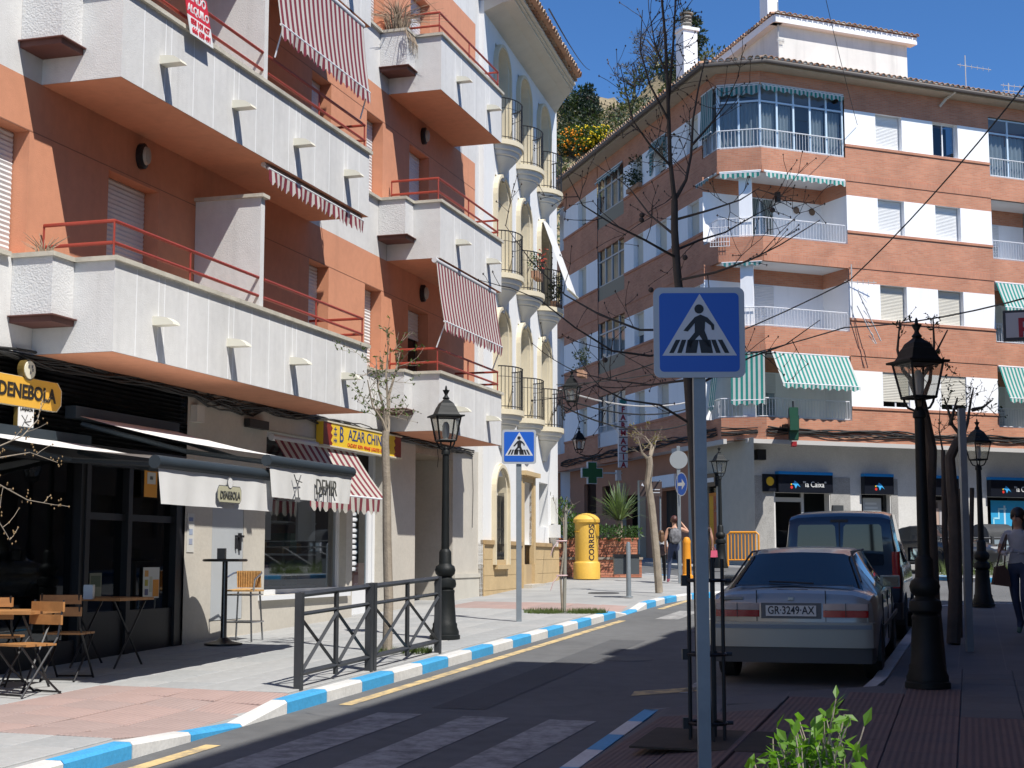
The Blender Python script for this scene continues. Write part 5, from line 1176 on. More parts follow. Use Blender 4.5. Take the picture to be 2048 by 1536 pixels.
o = thing('hanging_cloths', 'green striped towels hanging at a top window on the shaded side', 'cloths', F2(-5.5, .1, 16.5), None)
for a, b in ((-6.2, -5.9), (-4.75, -4.5)):
    mb = MB(F2); mb.grid(lambda u, v: (a+(b-a)*u, .06+.02*sin(u*9), SK[3]+1.35-(1.05+.1*sin(u*5))*v), 6, 4, lambda u, v: (v*1.4, u)); mb.build('cloth', M_grn2, o, smooth=True)
# pharmacy signs
FP = Frame(F2(-8.6, .15, 0), (.963, .269))
M_wp = mat('panel_offwhite', (.62, .60, .58), .5); M_fr = mat('letter_crimson', (.28, .012, .03), .5)
o = thing('pharmacy_sign', 'tall white FARMACIA sign with crimson letters stacked down the wall', 'sign', F2(-8.6, .3, 6.5))
FQ = Frame((FP.o.x-.36*.963, FP.o.y-.36*.269), (.963, .269))
mb = MB(FQ); mb.box(0, .36, -.14, 0, 5.18, 7.86); mb.build('sign_case', M_wp, o)
mb = MB(FQ); mb.tube([(.36, -.07, 7.2), (1.0, -.07, 7.2)], .02, 6); mb.build('bracket', M_cg, o)
for k, c in enumerate('FARMACIA'):
    z = 7.40-k*.305; letter(c, .30, M_fr, o, FQ, .18, .004, z, cond=.95, bold=.012)
    mb = MB(FQ); mb.box(.0, .36, .0, .006, z+.14, z+.165); mb.build('divider', M_blk, o)
mb = MB(FQ); mb.box(.10, .26, .0, .008, 7.62, 7.82); mb.box(.04, .32, .0, .008, 7.66, 7.78); mb.build('small_cross', mat('cross_teal', (.03, .22, .20), .5), o)
def cross(mb, w, h, arm, t0, t1, cx, cz):
    a = w/2; b = arm/2; P = [(cx-b, cz-a), (cx+b, cz-a), (cx+b, cz-b), (cx+a, cz-b), (cx+a, cz+b), (cx+b, cz+b), (cx+b, cz+a), (cx-b, cz+a), (cx-b, cz+b), (cx-a, cz+b), (cx-a, cz-b), (cx-b, cz-b)]
    mb.prism(P, t0, t1, 't')
M_cg1 = mat('cross_green', (.012, .10, .03), .4); M_cgr = mat('cross_rim', (.55, .56, .54), .5)
FX = Frame((3.11, 58.0), (.963, .269))
o = thing('pharmacy_cross', 'green pharmacy cross with pale rim under the FARMACIA sign', 'sign', (3.11, 58, 5.0))
mb = MB(FX); cross(mb, .86, .86, .38, -.16, 0, 0, 5.0); mb.build('cross_case', M_cgr, o)
mb = MB(FX); cross(mb, .80, .80, .33, 0, .012, 0, 5.0); mb.build('cross_face', M_cg1, o)
mb = MB(FX); mb.tube([(.4, -.08, 5.0), (1.25, -.08, 5.0)], .035, 6); mb.build('bracket', M_cgr, o)
mb = MB(FX); mb.box(1.0, 1.18, -.2, .0, 4.72, 5.12); mb.build('end_box', M_wp, o)
FX = Frame(F1(.62, .62, 0), (F1.n.x*-.86+F1.d.x*.5, F1.n.y*-.86+F1.d.y*.5))
o = thing('pharmacy_cross', 'dark green pharmacy cross hanging from the brick corner above the bank', 'sign', F1(.62, .6, 6))
mb = MB(FX); cross(mb, 1.05, 1.05, .48, -.14, .14, 0, 6.05); mb.build('cross_case', mat('cross_green_side', (.012, .07, .035), .5), o)
mb = MB(FX); cross(mb, 1.0, 1.0, .44, .14, .15, 0, 6.05); cross(mb, 1.0, 1.0, .44, -.15, -.14, 0, 6.05); mb.build('cross_face', mat('cross_off', (.008, .014, .012), .35), o)
mb = MB(FX); mb.box(-.3, .3, -.08, .08, 5.32, 5.46); mb.build('time_display', mat('display_red', (.35, .02, .02), .4), o)
mb = MB(FX); mb.tube([(0, 0, 6.6), (0, 0, 6.8)], .03, 6); mb.build('bracket', M_blk, o)
mb = MB(F1); mb.tube([(.62, .6, 6.05), (.62, -.05, 6.05)], .04, 6); mb.build('bracket', M_blk, o)
# floodlight, flood box, brown street sign
o = tag(MB(F1).box(.05, .38, tb+.1, tb+.35, 4.95, 5.3).build('floodlight', M_blk), 'black floodlight on the bank corner', 'light')
# cable bundle on brick ledge
cb2 = thing('cable_bundle', 'black cables sagging along the brick above the bank', 'cables', F1(4, .06, 5.8)); rg = random.Random(8)
mb = MB()
for k in range(8):
    ph = rg.uniform(0, 6); bz = rg.uniform(-.05, .12)
    for F, a, b in ((F2, -17.5, 0), (FH, 0, hl), (F1, 0, 12.5)):
        P = []; x = a
        while x <= b+.01:
            P.append(F(x, .05+.02*sin(x*2+ph), 5.82+bz+.05*sin(x*1.3+ph)+.03*sin(x*3.3+ph*2))); x += .4
        m2 = MB(); m2.tube([tuple(p) for p in P], rg.choice((.012, .018, .025)), 4); m2.build('cable', M_cable, cb2)
# antennas
def antenna(label, base, h, arms, sz=.6):
    o = thing('tv_antenna', label, 'antenna', base, 'rooftop antennas'); mb = MB(); x, y, z = base
    mb.tube([(x, y, z), (x, y, z+h)], .02, 5); mb.build('mast', M_cg, o)
    for (zz, L, a) in arms:
        mb = MB(); dx, dy = cos(a), sin(a); mb.tube([(x-dx*L*.3, y-dy*L*.3, z+zz), (x+dx*L, y+dy*L, z+zz)], .014, 4)
        for k in range(6): q = -.2*L+k*L*.22; mb.tube([(x+dx*q, y+dy*q, z+zz-.08), (x+dx*q, y+dy*q, z+zz+.08)], .01, 4)
        mb.build('boom', M_cg, o)
    return o
p = F1(9.6, -1.0, 18.6); antenna('thin tv antenna beside the stained roof parapet', tuple(p), 1.6, ((1.2, 1.2, .4), (.3, .4, .4)))
p = F1(11.6, -1.0, 18.5); antenna('low tv antenna at the right end of the brick roof', tuple(p), .9, ((.8, 1.1, .3), (.6, .9, .3)))
p = F1(1.72, -1.42, 18.6); antenna('grey pipe mast fixed to the penthouse corner', tuple(p), 2.6, ((1.2, .25, .4), (.5, .25, .4)))
p = F1(3.45, .1, 9.75); o = antenna('dish-like grid antenna fixed beside the second-level terrace', tuple(p), 1.9, ((1.3, .9, .2), (1.7, .5, 1.2)))
mb = MB(F1)
for k in range(6): mb.tube([(3.6+.06*k, .35, 10.6-.28*k), (3.75+.06*k, .5, 10.3-.28*k)], .012, 4); 
mb.tube([(3.55, .3, 10.7), (4.25, .55, 9.0)], .02, 4); mb.tube([(3.5, .3, 10.2), (4.1, .5, 8.9)], .02, 4); mb.build('grid_dish', M_cg, o)
# white drying rack on terrace rail
o = thing('drying_rack', 'white wire drying rack hung outside the third-level corner rail', 'rack', FH(.1, .2, 12.3)); mb = MB(FH)
for k in range(8): mb.tube([(-.25+k*.09, .12, 12.05), (-.25+k*.09, .12, 12.7)], .01, 4)
for z in (12.05, 12.2, 12.4, 12.7): mb.tube([(-.27, .12, z), (.4, .12, z)], .01, 4)
mb.build('wires', M_rw, o)

# ================================================================== STREET FURNITURE
M_lampb = mat('lamp_black', (.010, .012, .012), .55, vary=.25, vs=6, spec=.25, bump=.1, bs=30)
M_frost = mat('lamp_glass', (.62, .62, .58), .3, trans=.35, alpha=1.)
def lamp_meshes():
    d = {}
    m = MB(); m.lathe([(.205, 0), (.205, .05), (.19, .06), (.19, .10), (.165, .16), (.165, .20), (.15, .22), (.125, .60), (.13, .62), (.13, .64), (.11, .66)], (0, 0, 0), 16); d['base'] = m.mesh('base', M_lampb, smooth=40)
    m = MB(); m.lathe([(.10, .65), (.145, .69), (.15, .73), (.14, .78), (.10, .80), (.09, .82), (.13, .86), (.14, .91), (.125, .96), (.09, .985), (.085, 1.0), (.082, 1.15), (.07, 1.17), (.055, 1.19)], (0, 0, 0), 16); d['collar'] = m.mesh('collar', M_lampb, smooth=40)
    m = MB(); m.lathe([(.055, 1.18), (.045, 2.45), (.06, 2.46), (.06, 2.50), (.04, 2.54), (.03, 2.56)], (0, 0, 0), 12); d['shaft'] = m.mesh('shaft', M_lampb, smooth=40)
    m = MB()
    for a in range(4):
        an = pi/4+a*pi/2; c, s = cos(an), sin(an); m.tube([(0.03*c, .03*s, 2.52), (.10*c, .10*s, 2.55), (.13*c, .13*s, 2.60), (.145*c, .145*s, 2.66)], .012, 5)
        m.tube([(.158*c, .158*s, 2.64), (.235*c, .235*s, 2.97)], .013, 4)
    for h, z in ((.115, 2.645), (.17, 2.965)): m.tube([(h*x, h*y, z) for x, y in ((1, 1), (-1, 1), (-1, -1), (1, -1), (1, 1))], .013, 4)
    d['lantern_frame'] = m.mesh('lantern_frame', M_lampb)
    m = MB()
    for a in range(4):
        an = a*pi/2; R = Matrix.Rotation(an, 3, 'Z')
        m.quad(*[tuple(R @ Vector(p)) for p in ((.107, -.105, 2.65), (.107, .105, 2.65), (.162, .16, 2.96), (.162, -.16, 2.96))])
    d['lantern_glass'] = m.mesh('lantern_glass', glassmat('lantern_glass', (.80, .80, .77), .25, 2.5))
    m = MB(); m.lathe([(.03, 2.66), (.05, 2.72), (.05, 2.85), (.02, 2.90)], (0, 0, 0), 8); d['bulb'] = m.mesh('bulb', mat('bulb_white', (.75, .74, .70), .4), smooth=True)
    m = MB(); m.box(-.21, .21, -.21, .21, 2.965, 2.985); m.lathe([(.19, 2.985), (.165, 3.02), (.13, 3.10), (.12, 3.11), (.10, 3.15), (.05, 3.19), (.03, 3.21)], (0, 0, 0), 4); R = Matrix.Rotation(pi/4, 3, 'Z')
    n0 = 8
    for i in range(n0, len(m.v)): v = R @ m.v[i]; m.v[i] = Vector((v.x*1.2, v.y*1.2, v.z))
    d['roof'] = m.mesh('roof', M_lampb)
    m = MB(); m.lathe([(.025, 3.19), (.05, 3.22), (.025, 3.25), (.02, 3.27), (.05, 3.33), (.018, 3.335), (.012, 3.38), (0, 3.40)], (0, 0, 0), 10); d['finial'] = m.mesh('finial', M_lampb, smooth=40)
    return d
LAMP = lamp_meshes()
def lamp(label, loc, sc=1., rz=0.3):
    o = local_thing('street_lamp', label, 'street lamp', loc, 'black lantern street lamps', rz); o.scale = (sc, sc, sc)
    for k, me in LAMP.items(): inst(me, k, o, Matrix.Identity(4))
    return o
lamp('black lantern street lamp on the sunny pavement behind the railing', GA(19.07, 2.94))
lamp('nearest black lantern street lamp, silhouetted at the right', GA(15.12, 9.24), 1.055)
lamp('black lantern street lamp farther along the right pavement, beside the woman', GA(28.56, 9.85))
lamp('distant black lantern street lamp before the bank, beyond the parked cars', Vector((6.5, 47.0, 1.40)), 1.12)
def wall_lamp(label, F, s, t, z, sc=1.):
    p = F(s, t, z); o = local_thing('wall_lamp', label, 'wall lamp', p, 'wall lanterns', F.ang); 
    for k in ('lantern_frame', 'lantern_glass', 'bulb', 'roof', 'finial'): inst(LAMP[k], k, o, Matrix.Diagonal((sc*1.25, sc*1.25, sc*1.25, 1)) @ Matrix.Translation((0, 0, -2.8)))
    mb = MB(); mb.tube([(0, 0, -.38*sc), (.0, t*.4, -.5*sc), (0, t*.8, -.36*sc), (0, t, -.15*sc)], .02, 5); mb.tube([(.01+.11*cos(a*.8), t*.6, -.62*sc+.11*sin(a*.8)) for a in range(8)], .014, 5)
    ob = mb.build('bracket', M_lampb, o); ob.location = (0, 0, 0)
    return o
wall_lamp('lantern on a bracket above the green cross on the shaded wall', F2, -12.0, 1.0, 6.3, 1.)
wall_lamp('lantern at the far corner of the townhouse, plants showing above', FB, 7.9, .35, 5.9, .9)
# crossing signs
M_galv = mat('galvanised', (.24, .27, .29), .45, .3, vary=.15, vs=4)
M_sgb = mat('sign_blue_face', (.012, .10, .48), .4); M_sgw = mat('sign_white_face', (.55, .57, .60), .4); M_sgk = mat('sign_black_face', (.01, .01, .012), .5)
def rrect(w, h, r, n=5):
    P = []
    for cx, cy, a0 in ((w-r, h-r, 0), (-w+r, h-r, 90), (-w+r, -h+r, 180), (w-r, -h+r, 270)):
        for k in range(n+1): a = radians(a0+90*k/n); P.append((cx+r*cos(a), cy+r*sin(a)))
    return P
def disc(mb, cx, cz, r, t0, t1, n=16): mb.prism([(cx+r*cos(2*pi*k/n), cz+r*sin(2*pi*k/n)) for k in range(n)], t0, t1, 't')
def crossing_sign(label, loc, hz, w, hp, rz):
    """square crossing sign, half width w, its centre hz above the base; front looks to -y"""
    o = local_thing('crossing_sign', label, 'road sign', loc, 'pedestrian crossing signs', rz)
    F = lambda s, t, z: Vector((s, -t, z))
    def part(name, polys, t0, t1, m):
        mb = MB(F)
        for P in polys: mb.prism([(x*w/.3, hz+z*w/.3) for x, z in P], t0, t1, 't')
        return mb.build(name, m, o)
    mb = MB(F); mb.box(-.04, .04, -.04, .04, -.05, hp); mb.build('pole', M_galv, o)
    part('plate', [rrect(.3, .3, .045)], .045, .062, mat('plate_aluminium', (.42, .44, .46), .45, .2))
    part('blue_face', [rrect(.262, .262, .03)], .062, .0645, M_sgb)
    part('triangle', [[(-.245, -.155), (.245, -.155), (.005, .262-.005)]], .0645, .066, M_sgw)
    mb = MB(F); disc(mb, .0*w/.3, hz+.155*w/.3, .031*w/.3, .066, .068); mb.build('figure_head', M_sgk, o)
    part('figure_body', [[(.008, .118), (.055, .098), (.098, .05), (.098, .015), (.083, .015), (.075, .045), (.04, .07), (.035, .01), (.06, -.06), (.078, -.10), (.05, -.10), (.0, -.02), (-.045, -.065), (-.055, -.105), (-.08, -.095), (-.07, -.05), (-.03, .0), (-.03, .06), (-.075, .005), (-.105, .01), (-.085, .035), (-.03, .10)]], .066, .068, M_sgk)
    for x0, x1, sl in ((-.20, -.17, .045), (-.148, -.118, .032), (-.093, -.02, .015), (.01, .088, -.015), (.108, .138, -.032), (.165, .195, -.045)):
        part('figure_stripe', [[(x0, -.138), (x1, -.138), (x1+sl, -.05), (x0+sl, -.05)]], .066, .068, M_sgk)
    return o
def face_cam(p): return atan2(-(0-p.x), (0-p.y))*0
g = GA(9.77, 8.0); crossing_sign('large blue pedestrian crossing sign, nearest, on a grey square pole', (g.x, g.y, g.z), 3.14-g.z, .3, 3.40-g.z, -.02)
bpy.data.objects['crossing_sign'].location.x = 1.235
g = GA(22.5, 2.94); crossing_sign('small far blue pedestrian crossing sign on the sunny pavement', (g.x, g.y, g.z), 3.41-g.z, .268, 3.6-g.z, .05)
# round signs on one pole
g = GA(36.2, 2.9); o = local_thing('round_road_sign', 'pole with grey back of a round sign and blue arrow disc below', 'road sign', g)
F = lambda s, t, z: Vector((s, -t, z))
mb = MB(F); mb.box(-.04, .04, -.04, .04, 0, 3.32); mb.build('pole', M_galv, o)
mb = MB(F); disc(mb, .0, 2.98, .22, .04, .055, 24); mb.build('sign_back', mat('sign_back_grey', (.30, .32, .33), .5, .2), o)
Fr_ = lambda s, t, z: Vector((s*.45-.0*t+.05, -t-.10-s*.5, z))
mb = MB(Fr_); disc(mb, .0, 2.38, .29, .0, .02, 24); mb.build('disc_rim', M_sgw, o)
mb = MB(Fr_); disc(mb, .0, 2.38, .265, .02, .023, 24); mb.build('disc_blue', M_sgb, o)
mb = MB(Fr_); mb.prism([(-.17, 2.34), (.02, 2.34), (.02, 2.25), (.18, 2.38), (.02, 2.51), (.02, 2.42), (-.17, 2.42)], .023, .026, 't'); mb.build('arrow', mat('sign_white', (.68, .68, .66), .5), o)
# pavement railing: two crossed panels
o = thing('pavement_railing', 'dark grey steel railing with crossed bars along the kerb', 'railing', GA(15.2, 3.5))
M_rl = mat('railing_grey', (.045, .048, .052), .5, .2, vary=.2, vs=5)
def rbar(a, b, w, name):
    mb = MB(FG); n = len([0]); mb.tube([a, b], w, 4); return mb.build(name, M_rl, o)
for (s0, s1) in ((13.27, 15.02), (15.12, 17.18)):
    tt = 3.52
    for s in (s0, s1):
        mb = MB(FG); mb.box(s-.035, s+.035, tt-.035, tt+.035, -.02, .905 if s not in (15.02, 15.12) else .92); mb.build('post', M_rl, o)
    mid = (s0+s1)/2
    rbar((s0, tt, .885), (s1, tt, .885), .028, 'top_rail'); rbar((s0, tt, .70), (s1, tt, .70), .02, 'middle_rail'); rbar((s0, tt, .14), (s1, tt, .14), .028, 'bottom_rail')
    rbar((mid, tt, .05), (mid, tt, .885), .026, 'upright')
    for a, b in ((s0+.04, mid-.03), (mid+.03, s1-.04)):
        rbar((a, tt, .66), (b, tt, .16), .022, 'cross_bar'); rbar((a, tt+.012, .16), (b, tt+.012, .66), .022, 'cross_bar')
# pillar box
M_pb = mat('postbox_yellow', (.70, .43, .07), .5, vary=.1, vs=1.5, streak=.12, vary2=.05)
g = GA(37.7, .2); g.z = .03*g.y; o = local_thing('pillar_box', 'yellow cylindrical postbox lettered CORREOS by the brick planter', 'postbox', g)
mb = MB(); mb.lathe([(.345, 0), (.345, .40), (.33, .43), (.30, .45)], (0, 0, 0), 32); mb.build('plinth', M_pb, o, smooth=30)
mb = MB(); mb.lathe([(.30, .44), (.30, 1.42), (.345, 1.45), (.345, 1.52), (.30, 1.58), (.22, 1.64), (.1, 1.675), (0, 1.685)], (0, 0, 0), 32); mb.build('body', M_pb, o, smooth=30)
def wrap_text(txt, size, r, a0, z0, m, name, rot90=True, bold=0.):
    me = text_mesh(txt, size, .004, 'CENTER', 1., bold)
    for v in me.vertices:
        x, y, e = v.co; u, h = (-y, x) if rot90 else (x, y)
        an = a0+u/r; v.co = (sin(an)*(r+.004+e), -cos(an)*(r+.004+e), z0+h)
    me.materials.append(m); ob = bpy.data.objects.new(name, me); COL.objects.link(ob); ob.parent = o; return ob
wrap_text('CORREOS', .205, .30, .42, .93, mat('postbox_ink', (.03, .02, .03), .5), 'lettering', bold=.003)
mb = MB(); 
for k in range(7): a = -1.35+k*.09; mb.box(sin(a)*.31-.02, sin(a)*.31+.02, -cos(a)*.31-.02, -cos(a)*.31+.02, 1.20, 1.225)
mb.build('slot', mat('postbox_ochre', (.5, .28, .02), .4), o)  # slot and flap in a deeper yellow
mb = MB(); a = 1.05; mb.box(sin(a)*.305-.05, sin(a)*.305+.05, -cos(a)*.305-.03, -cos(a)*.305+.03, 1.10, 1.40); mb.build('posting_flap', mat('postbox_ochre', (.5, .28, .02), .4), o)
# litter bin on a post
g = GA(29.6, 3.1); o = local_thing('litter_bin', 'grey litter bin hung on a short steel post', 'litter bin', g)
mb = MB(); mb.lathe([(.09, 0), (.09, .02), (.05, .03), (.045, 1.05), (.03, 1.10), (0, 1.105)], (0, 0, 0), 12); mb.build('post', M_galv, o, smooth=40)
mb = MB(); mb.prism([(-.28, .05), (.22, .05), (.22, .36), (-.28, .36)], .46, .84, 'z'); mb.build('bucket', mat('bin_grey', (.07, .08, .085), .5), o)
mb = MB(); mb.box(-.29, -.27, .04, .37, .80, .86); mb.box(.20, .23, .04, .37, .80, .86); mb.box(-.3, .24, .035, .05, .8, .86); mb.build('rim', M_blk, o)
# brick planter
FPL = Frame((1.05, 39.75), (1, .02)); zp = .03*39.75
o = thing('brick_planter', 'low brick planter with coping behind the postbox', 'planter', (2.2, 39.75, zp))
M_pbk = [mat('planter_brick_%d' % i, c, .85, vary=.15, vs=4, bump=.2) for i, c in enumerate(((.46, .17, .10), (.52, .22, .13), (.40, .15, .085)))]
M_mor = mat('planter_mortar', (.50, .42, .34), .9, vary=.1)
mb = MB(FPL); mb.box(.03, 2.37, -1.6, -.02, -.1+zp, .47+zp); mb.box(.13, 2.27, -1.5, -.11, .47+zp, 1.0+zp); mb.build('core', M_mor, o)
BRM = []
for m in M_pbk:
    b = MB(); b.box(-.5, .5, -.5, .5, -.5, .5); BRM.append(b.mesh('brick', m))
rg = random.Random(6)
def bricks(F, s0, s1, t, z0, z1, ch=.0665, bl=.25):
    n = int(round((z1-z0)/ch))
    for r in range(n):
        x = s0-(bl/2 if r % 2 else 0)
        while x < s1-.01:
            a, b = max(x, s0), min(x+bl, s1)
            if b-a > .04: inst(rg.choice(BRM), 'brick', o, fmtx(F, (a+b)/2, t-.05+rg.uniform(-.003, .003), z0+(r+.5)*ch, ((b-a)-.012, .1, ch-.012), world_o(o)))
            x += bl
bricks(FPL, .03, 2.37, 0, zp, zp+.465); bricks(FPL, .13, 2.27, -.09, zp+.535, zp+1.0)
FPS = Frame((FPL(2.37, 0, 0).x, FPL(2.37, 0, 0).y), (-.02, 1)); bricks(FPS, .0, 1.0, 0, zp, zp+.465); FPS2 = Frame((FPL(2.27, -.09, 0).x, FPL(2.27, -.09, 0).y), (-.02, 1)); bricks(FPS2, .0, 1.0, 0, zp+.535, zp+1.0)
mb = MB(FPL); mb.box(.0, 2.40, -1.62, .03, zp+.47, zp+.53); mb.build('ledge', mat('ledge_stone', (.30, .25, .20), .8, vary=.15), o)
mb = MB(FPL); mb.box(.1, 2.3, -1.5, -.07, zp+1.0, zp+1.04); mb.build('coping', M_pbk[0], o)
mb = MB(FPL); mb.quad((.2, -1.4, zp+1.045), (2.2, -1.4, zp+1.045), (2.2, -.2, zp+1.045), (.2, -.2, zp+1.045)); mb.build('soil', M_earth, o)
# orange barrier, orange bollard, low chain, brown sign
M_orb = mat('barrier_orange', (.75, .30, .02), .5)
o = thing('crowd_barrier', 'orange crowd barrier leaning by the bank corner', 'barrier', (7.0, 47.6, 1.4)); FBR = Frame((6.85, 47.9), (.95, -.3))
mb = MB(FBR); mb.tube([(0, 0, 1.45), (0, 0, 2.45), (.08, 0, 2.52), (.9, 0, 2.52), (.98, 0, 2.45), (.98, 0, 1.45)], .035, 6); mb.build('frame', M_orb, o)
for k in range(8): 
    mb = MB(FBR); mb.tube([(.11+k*.11, 0, 1.65), (.11+k*.11, 0, 2.5)], .02, 5); mb.build('bar', M_orb, o)
mb = MB(FBR); mb.tube([(0, 0, 1.65), (.98, 0, 1.65)], .025, 5); mb.build('rail', M_orb, o)
g = Vector((4.55, 39.3, .03*39.3)); o = local_thing('orange_post', 'yellow-orange plastic barrier panel beside the woman with backpack', 'barrier', g)
mb = MB(); mb.lathe([(.16, 0), (.16, .06), (.12, .1), (.10, .9), (.11, .95), (.07, 1.05), (0, 1.07)], (0, 0, 0), 14); mb.build('body', M_orb, o, smooth=40)
o = thing('direction_sign', 'brown street direction sign with white arrow near the pharmacy', 'sign', (4.4, 50, 4))
FDS = Frame((4.25, 50), (.985, .1)); mb = MB(FDS); mb.box(0, .75, -.02, .02, 3.75, 4.25); mb.build('board', mat('sign_brown', (.055, .035, .03), .5), o)
mb = MB(FDS); mb.tube([(.7, -.05, 1.4), (.7, -.05, 4.3)], .03, 6); mb.build('post', M_galv, o)
for z in (3.98, 3.88): letter('mmmmmmm', .09, MATS['sign_white'], o, FDS, .42, .025, z, name='small_print') if False else MB(FDS).box(.25, .68, .02, .024, z-.012, z+.012).build('small_print', M_sgw, o)
mb = MB(FDS); mb.prism([(.05, 4.12), (.15, 4.08), (.09, 4.2)], .02, .024, 't'); mb.build('arrow', M_sgw, o)
# cafe furniture
M_wood = mat('chair_wood', (.40, .19, .065), .5, vary=.25, vs=6)
def slat(mb, a, b, w, th): pass
def chair_meshes():
    d = []
    for k in range(3):
        m = MB(); x = -.18+k*.125; m.box(x, x+.105, -.2, .2, .45, .47); d.append(('seat_slat', m.mesh('seat_slat', M_wood)))
    for z, dx in ((.80, -.245), (.68, -.225)):
        m = MB(); m.box(dx-.012, dx+.012, -.21, .21, z-.045, z+.045); d.append(('back_slat', m.mesh('back_slat', M_wood)))
    for y in (-.19, .19):
        m = MB(); m.tube([(.2, y, 0), (-.2, y, .52), (-.26, y, .86)], .011, 5); d.append(('rear_frame', m.mesh('rear_frame', M_blk)))
        m = MB(); m.tube([(-.28, y*.9, 0), (.02, y*.9, .25), (.2, y*.9, .45)], .011, 5); d.append(('leg', m.mesh('leg', M_blk)))
    m = MB(); m.tube([(.2, -.19, .02), (.2, .19, .02)], .009, 4); d.append(('stretcher', m.mesh('stretcher', M_blk)))
    m = MB(); m.tube([(-.28, -.17, .02), (-.28, .17, .02)], .009, 4); d.append(('stretcher', m.mesh('stretcher', M_blk)))
    return d
CH = chair_meshes()
def chair(label, s, t, ang):
    o = local_thing('folding_chair', label, 'chair', GA(s, t), 'wooden folding chairs of the cafe', FA.ang+ang)
    for n, me in CH: inst(me, n, o, Matrix.Identity(4))
chair('slatted folding chair at the left picture edge, facing away from the window', 12.05, 1.35, 2.9)
chair('slatted folding chair nearest the doorway post, with napkin holder behind', 13.35, .95, .2)
chair('slatted folding chair between table edge and doorway chair', 12.75, .55, .3)
chair('slatted folding chair farther left, mostly cut by the picture edge', 11.75, .8, 2.2)
def table_(label, s, t, ang, L=.7, W=.7):
    o = local_thing('cafe_table', label, 'table', GA(s, t), 'wooden folding tables of the cafe', FA.ang+ang)
    for k in range(6): 
        a = -L/2+k*L/6; mb = MB(); mb.box(a+.003, a+L/6-.003, -W/2, W/2, .715, .745); mb.build('top_slat', M_wood, o)
    for sgn in (-1, 1):
        mb = MB(); mb.tube([(-L/2+.05, sgn*(W/2-.08), 0), (L/2-.05, sgn*(W/2-.08), .71)], .012, 5); mb.build('leg', M_blk, o)
        mb = MB(); mb.tube([(L/2-.05, sgn*(W/2-.1), 0), (-L/2+.05, sgn*(W/2-.1), .71)], .012, 5); mb.build('leg', M_blk, o)
    return o
table_('square slatted wooden cafe table in the sun at the left edge', 12.4, .95, .15)
table_('slatted wooden cafe table in shade in front of the bar door', 14.6, .62, .0)
g = GA(14.2, .62); mb = MB(); mb.box(g.x-.05, g.x+.05, g.y-.04, g.y+.04, g.z+.746, g.z+.90); tag(mb.build('napkin_holder', mat('napkin_tin', (.30, .32, .36), .3, .6)), 'silver napkin holder on the shaded wooden table', 'napkin holder')
g = GA(17.4, .55); o = local_thing('high_table', 'round black high table on a pedestal beside the wicker stool', 'table', g)
mb = MB(); mb.lathe([(.27, 1.05), (.285, 1.06), (.285, 1.075), (.27, 1.085)], (0, 0, 0), 24); mb.build('top', mat('table_black', (.02, .017, .016), .4), o, smooth=40)
mb = MB(); mb.lathe([(.04, .05), (.035, 1.06)], (0, 0, 0), 12); mb.build('column', mat('steel_dark', (.10, .10, .105), .25, .9), o, smooth=True)
mb = MB(); mb.lathe([(.24, 0), (.24, .02), (.10, .05), (.05, .09)], (0, 0, 0), 20); mb.build('foot', M_blk, o, smooth=40)
g2 = GA(17.36, .52); mb = MB(); mb.box(g2.x-.05, g2.x+.05, g2.y-.05, g2.y+.05, g2.z+1.086, g2.z+1.22); tag(mb.build('napkin_holder', M_blk), 'black napkin holder on the high round table', 'napkin holder')
M_steel = mat('stool_steel', (.42, .43, .44), .25, .9); M_wick = mat('wicker', (.52, .30, .11), .6, vary=.35, vs=30)
g = GA(18.0, .52); o = local_thing('bar_stool', 'tall steel bar stool with woven wicker back', 'stool', g, rz=-.25)
for x, y in ((-.19, -.19), (.19, -.19), (.17, .17), (-.17, .17)):
    mb = MB(); mb.tube([(x*1.12, y*1.12, 0), (x*.9, y*.9, .66)], .013, 6); mb.build('leg', M_steel, o)
for z in (.25, .60):
    mb = MB(); q = [(-.2, -.2), (.2, -.2), (.19, .19), (-.19, .19), (-.2, -.2)]; mb.tube([(x*(1.08-z*.2), y*(1.08-z*.2), z) for x, y in q], .011, 5); mb.build('footrest', M_steel, o)
mb = MB(); mb.grid(lambda u, v: (-.2+.4*u, -.19+.38*v, .665+.02*sin(u*pi)*sin(v*pi)), 8, 8); mb.box(-.2, .2, -.19, .19, .645, .664); mb.build('seat', M_wick, o, smooth=40)
mb = MB(); mb.tube([(-.2, -.15, .66), (-.22, -.16, .80), (-.2, .1, .88), (-.15, .19, .90), (.15, .19, .90), (.2, .1, .88), (.22, -.16, .80), (.2, -.15, .66)], .013, 6); mb.build('arm_frame', M_steel, o)
mb = MB(); mb.grid(lambda u, v: (-.17+.34*u, .17+.03*sin(u*pi)-.03*v, .69+.22*v), 10, 4)
for k in range(15): x = -.165+k*.0235; mb.tube([(x, .155+.03*sin((x+.17)/.34*pi), .69), (x, .135+.03*sin((x+.17)/.34*pi), .91)], .007, 4)
mb.build('wicker_back', M_wick, o)
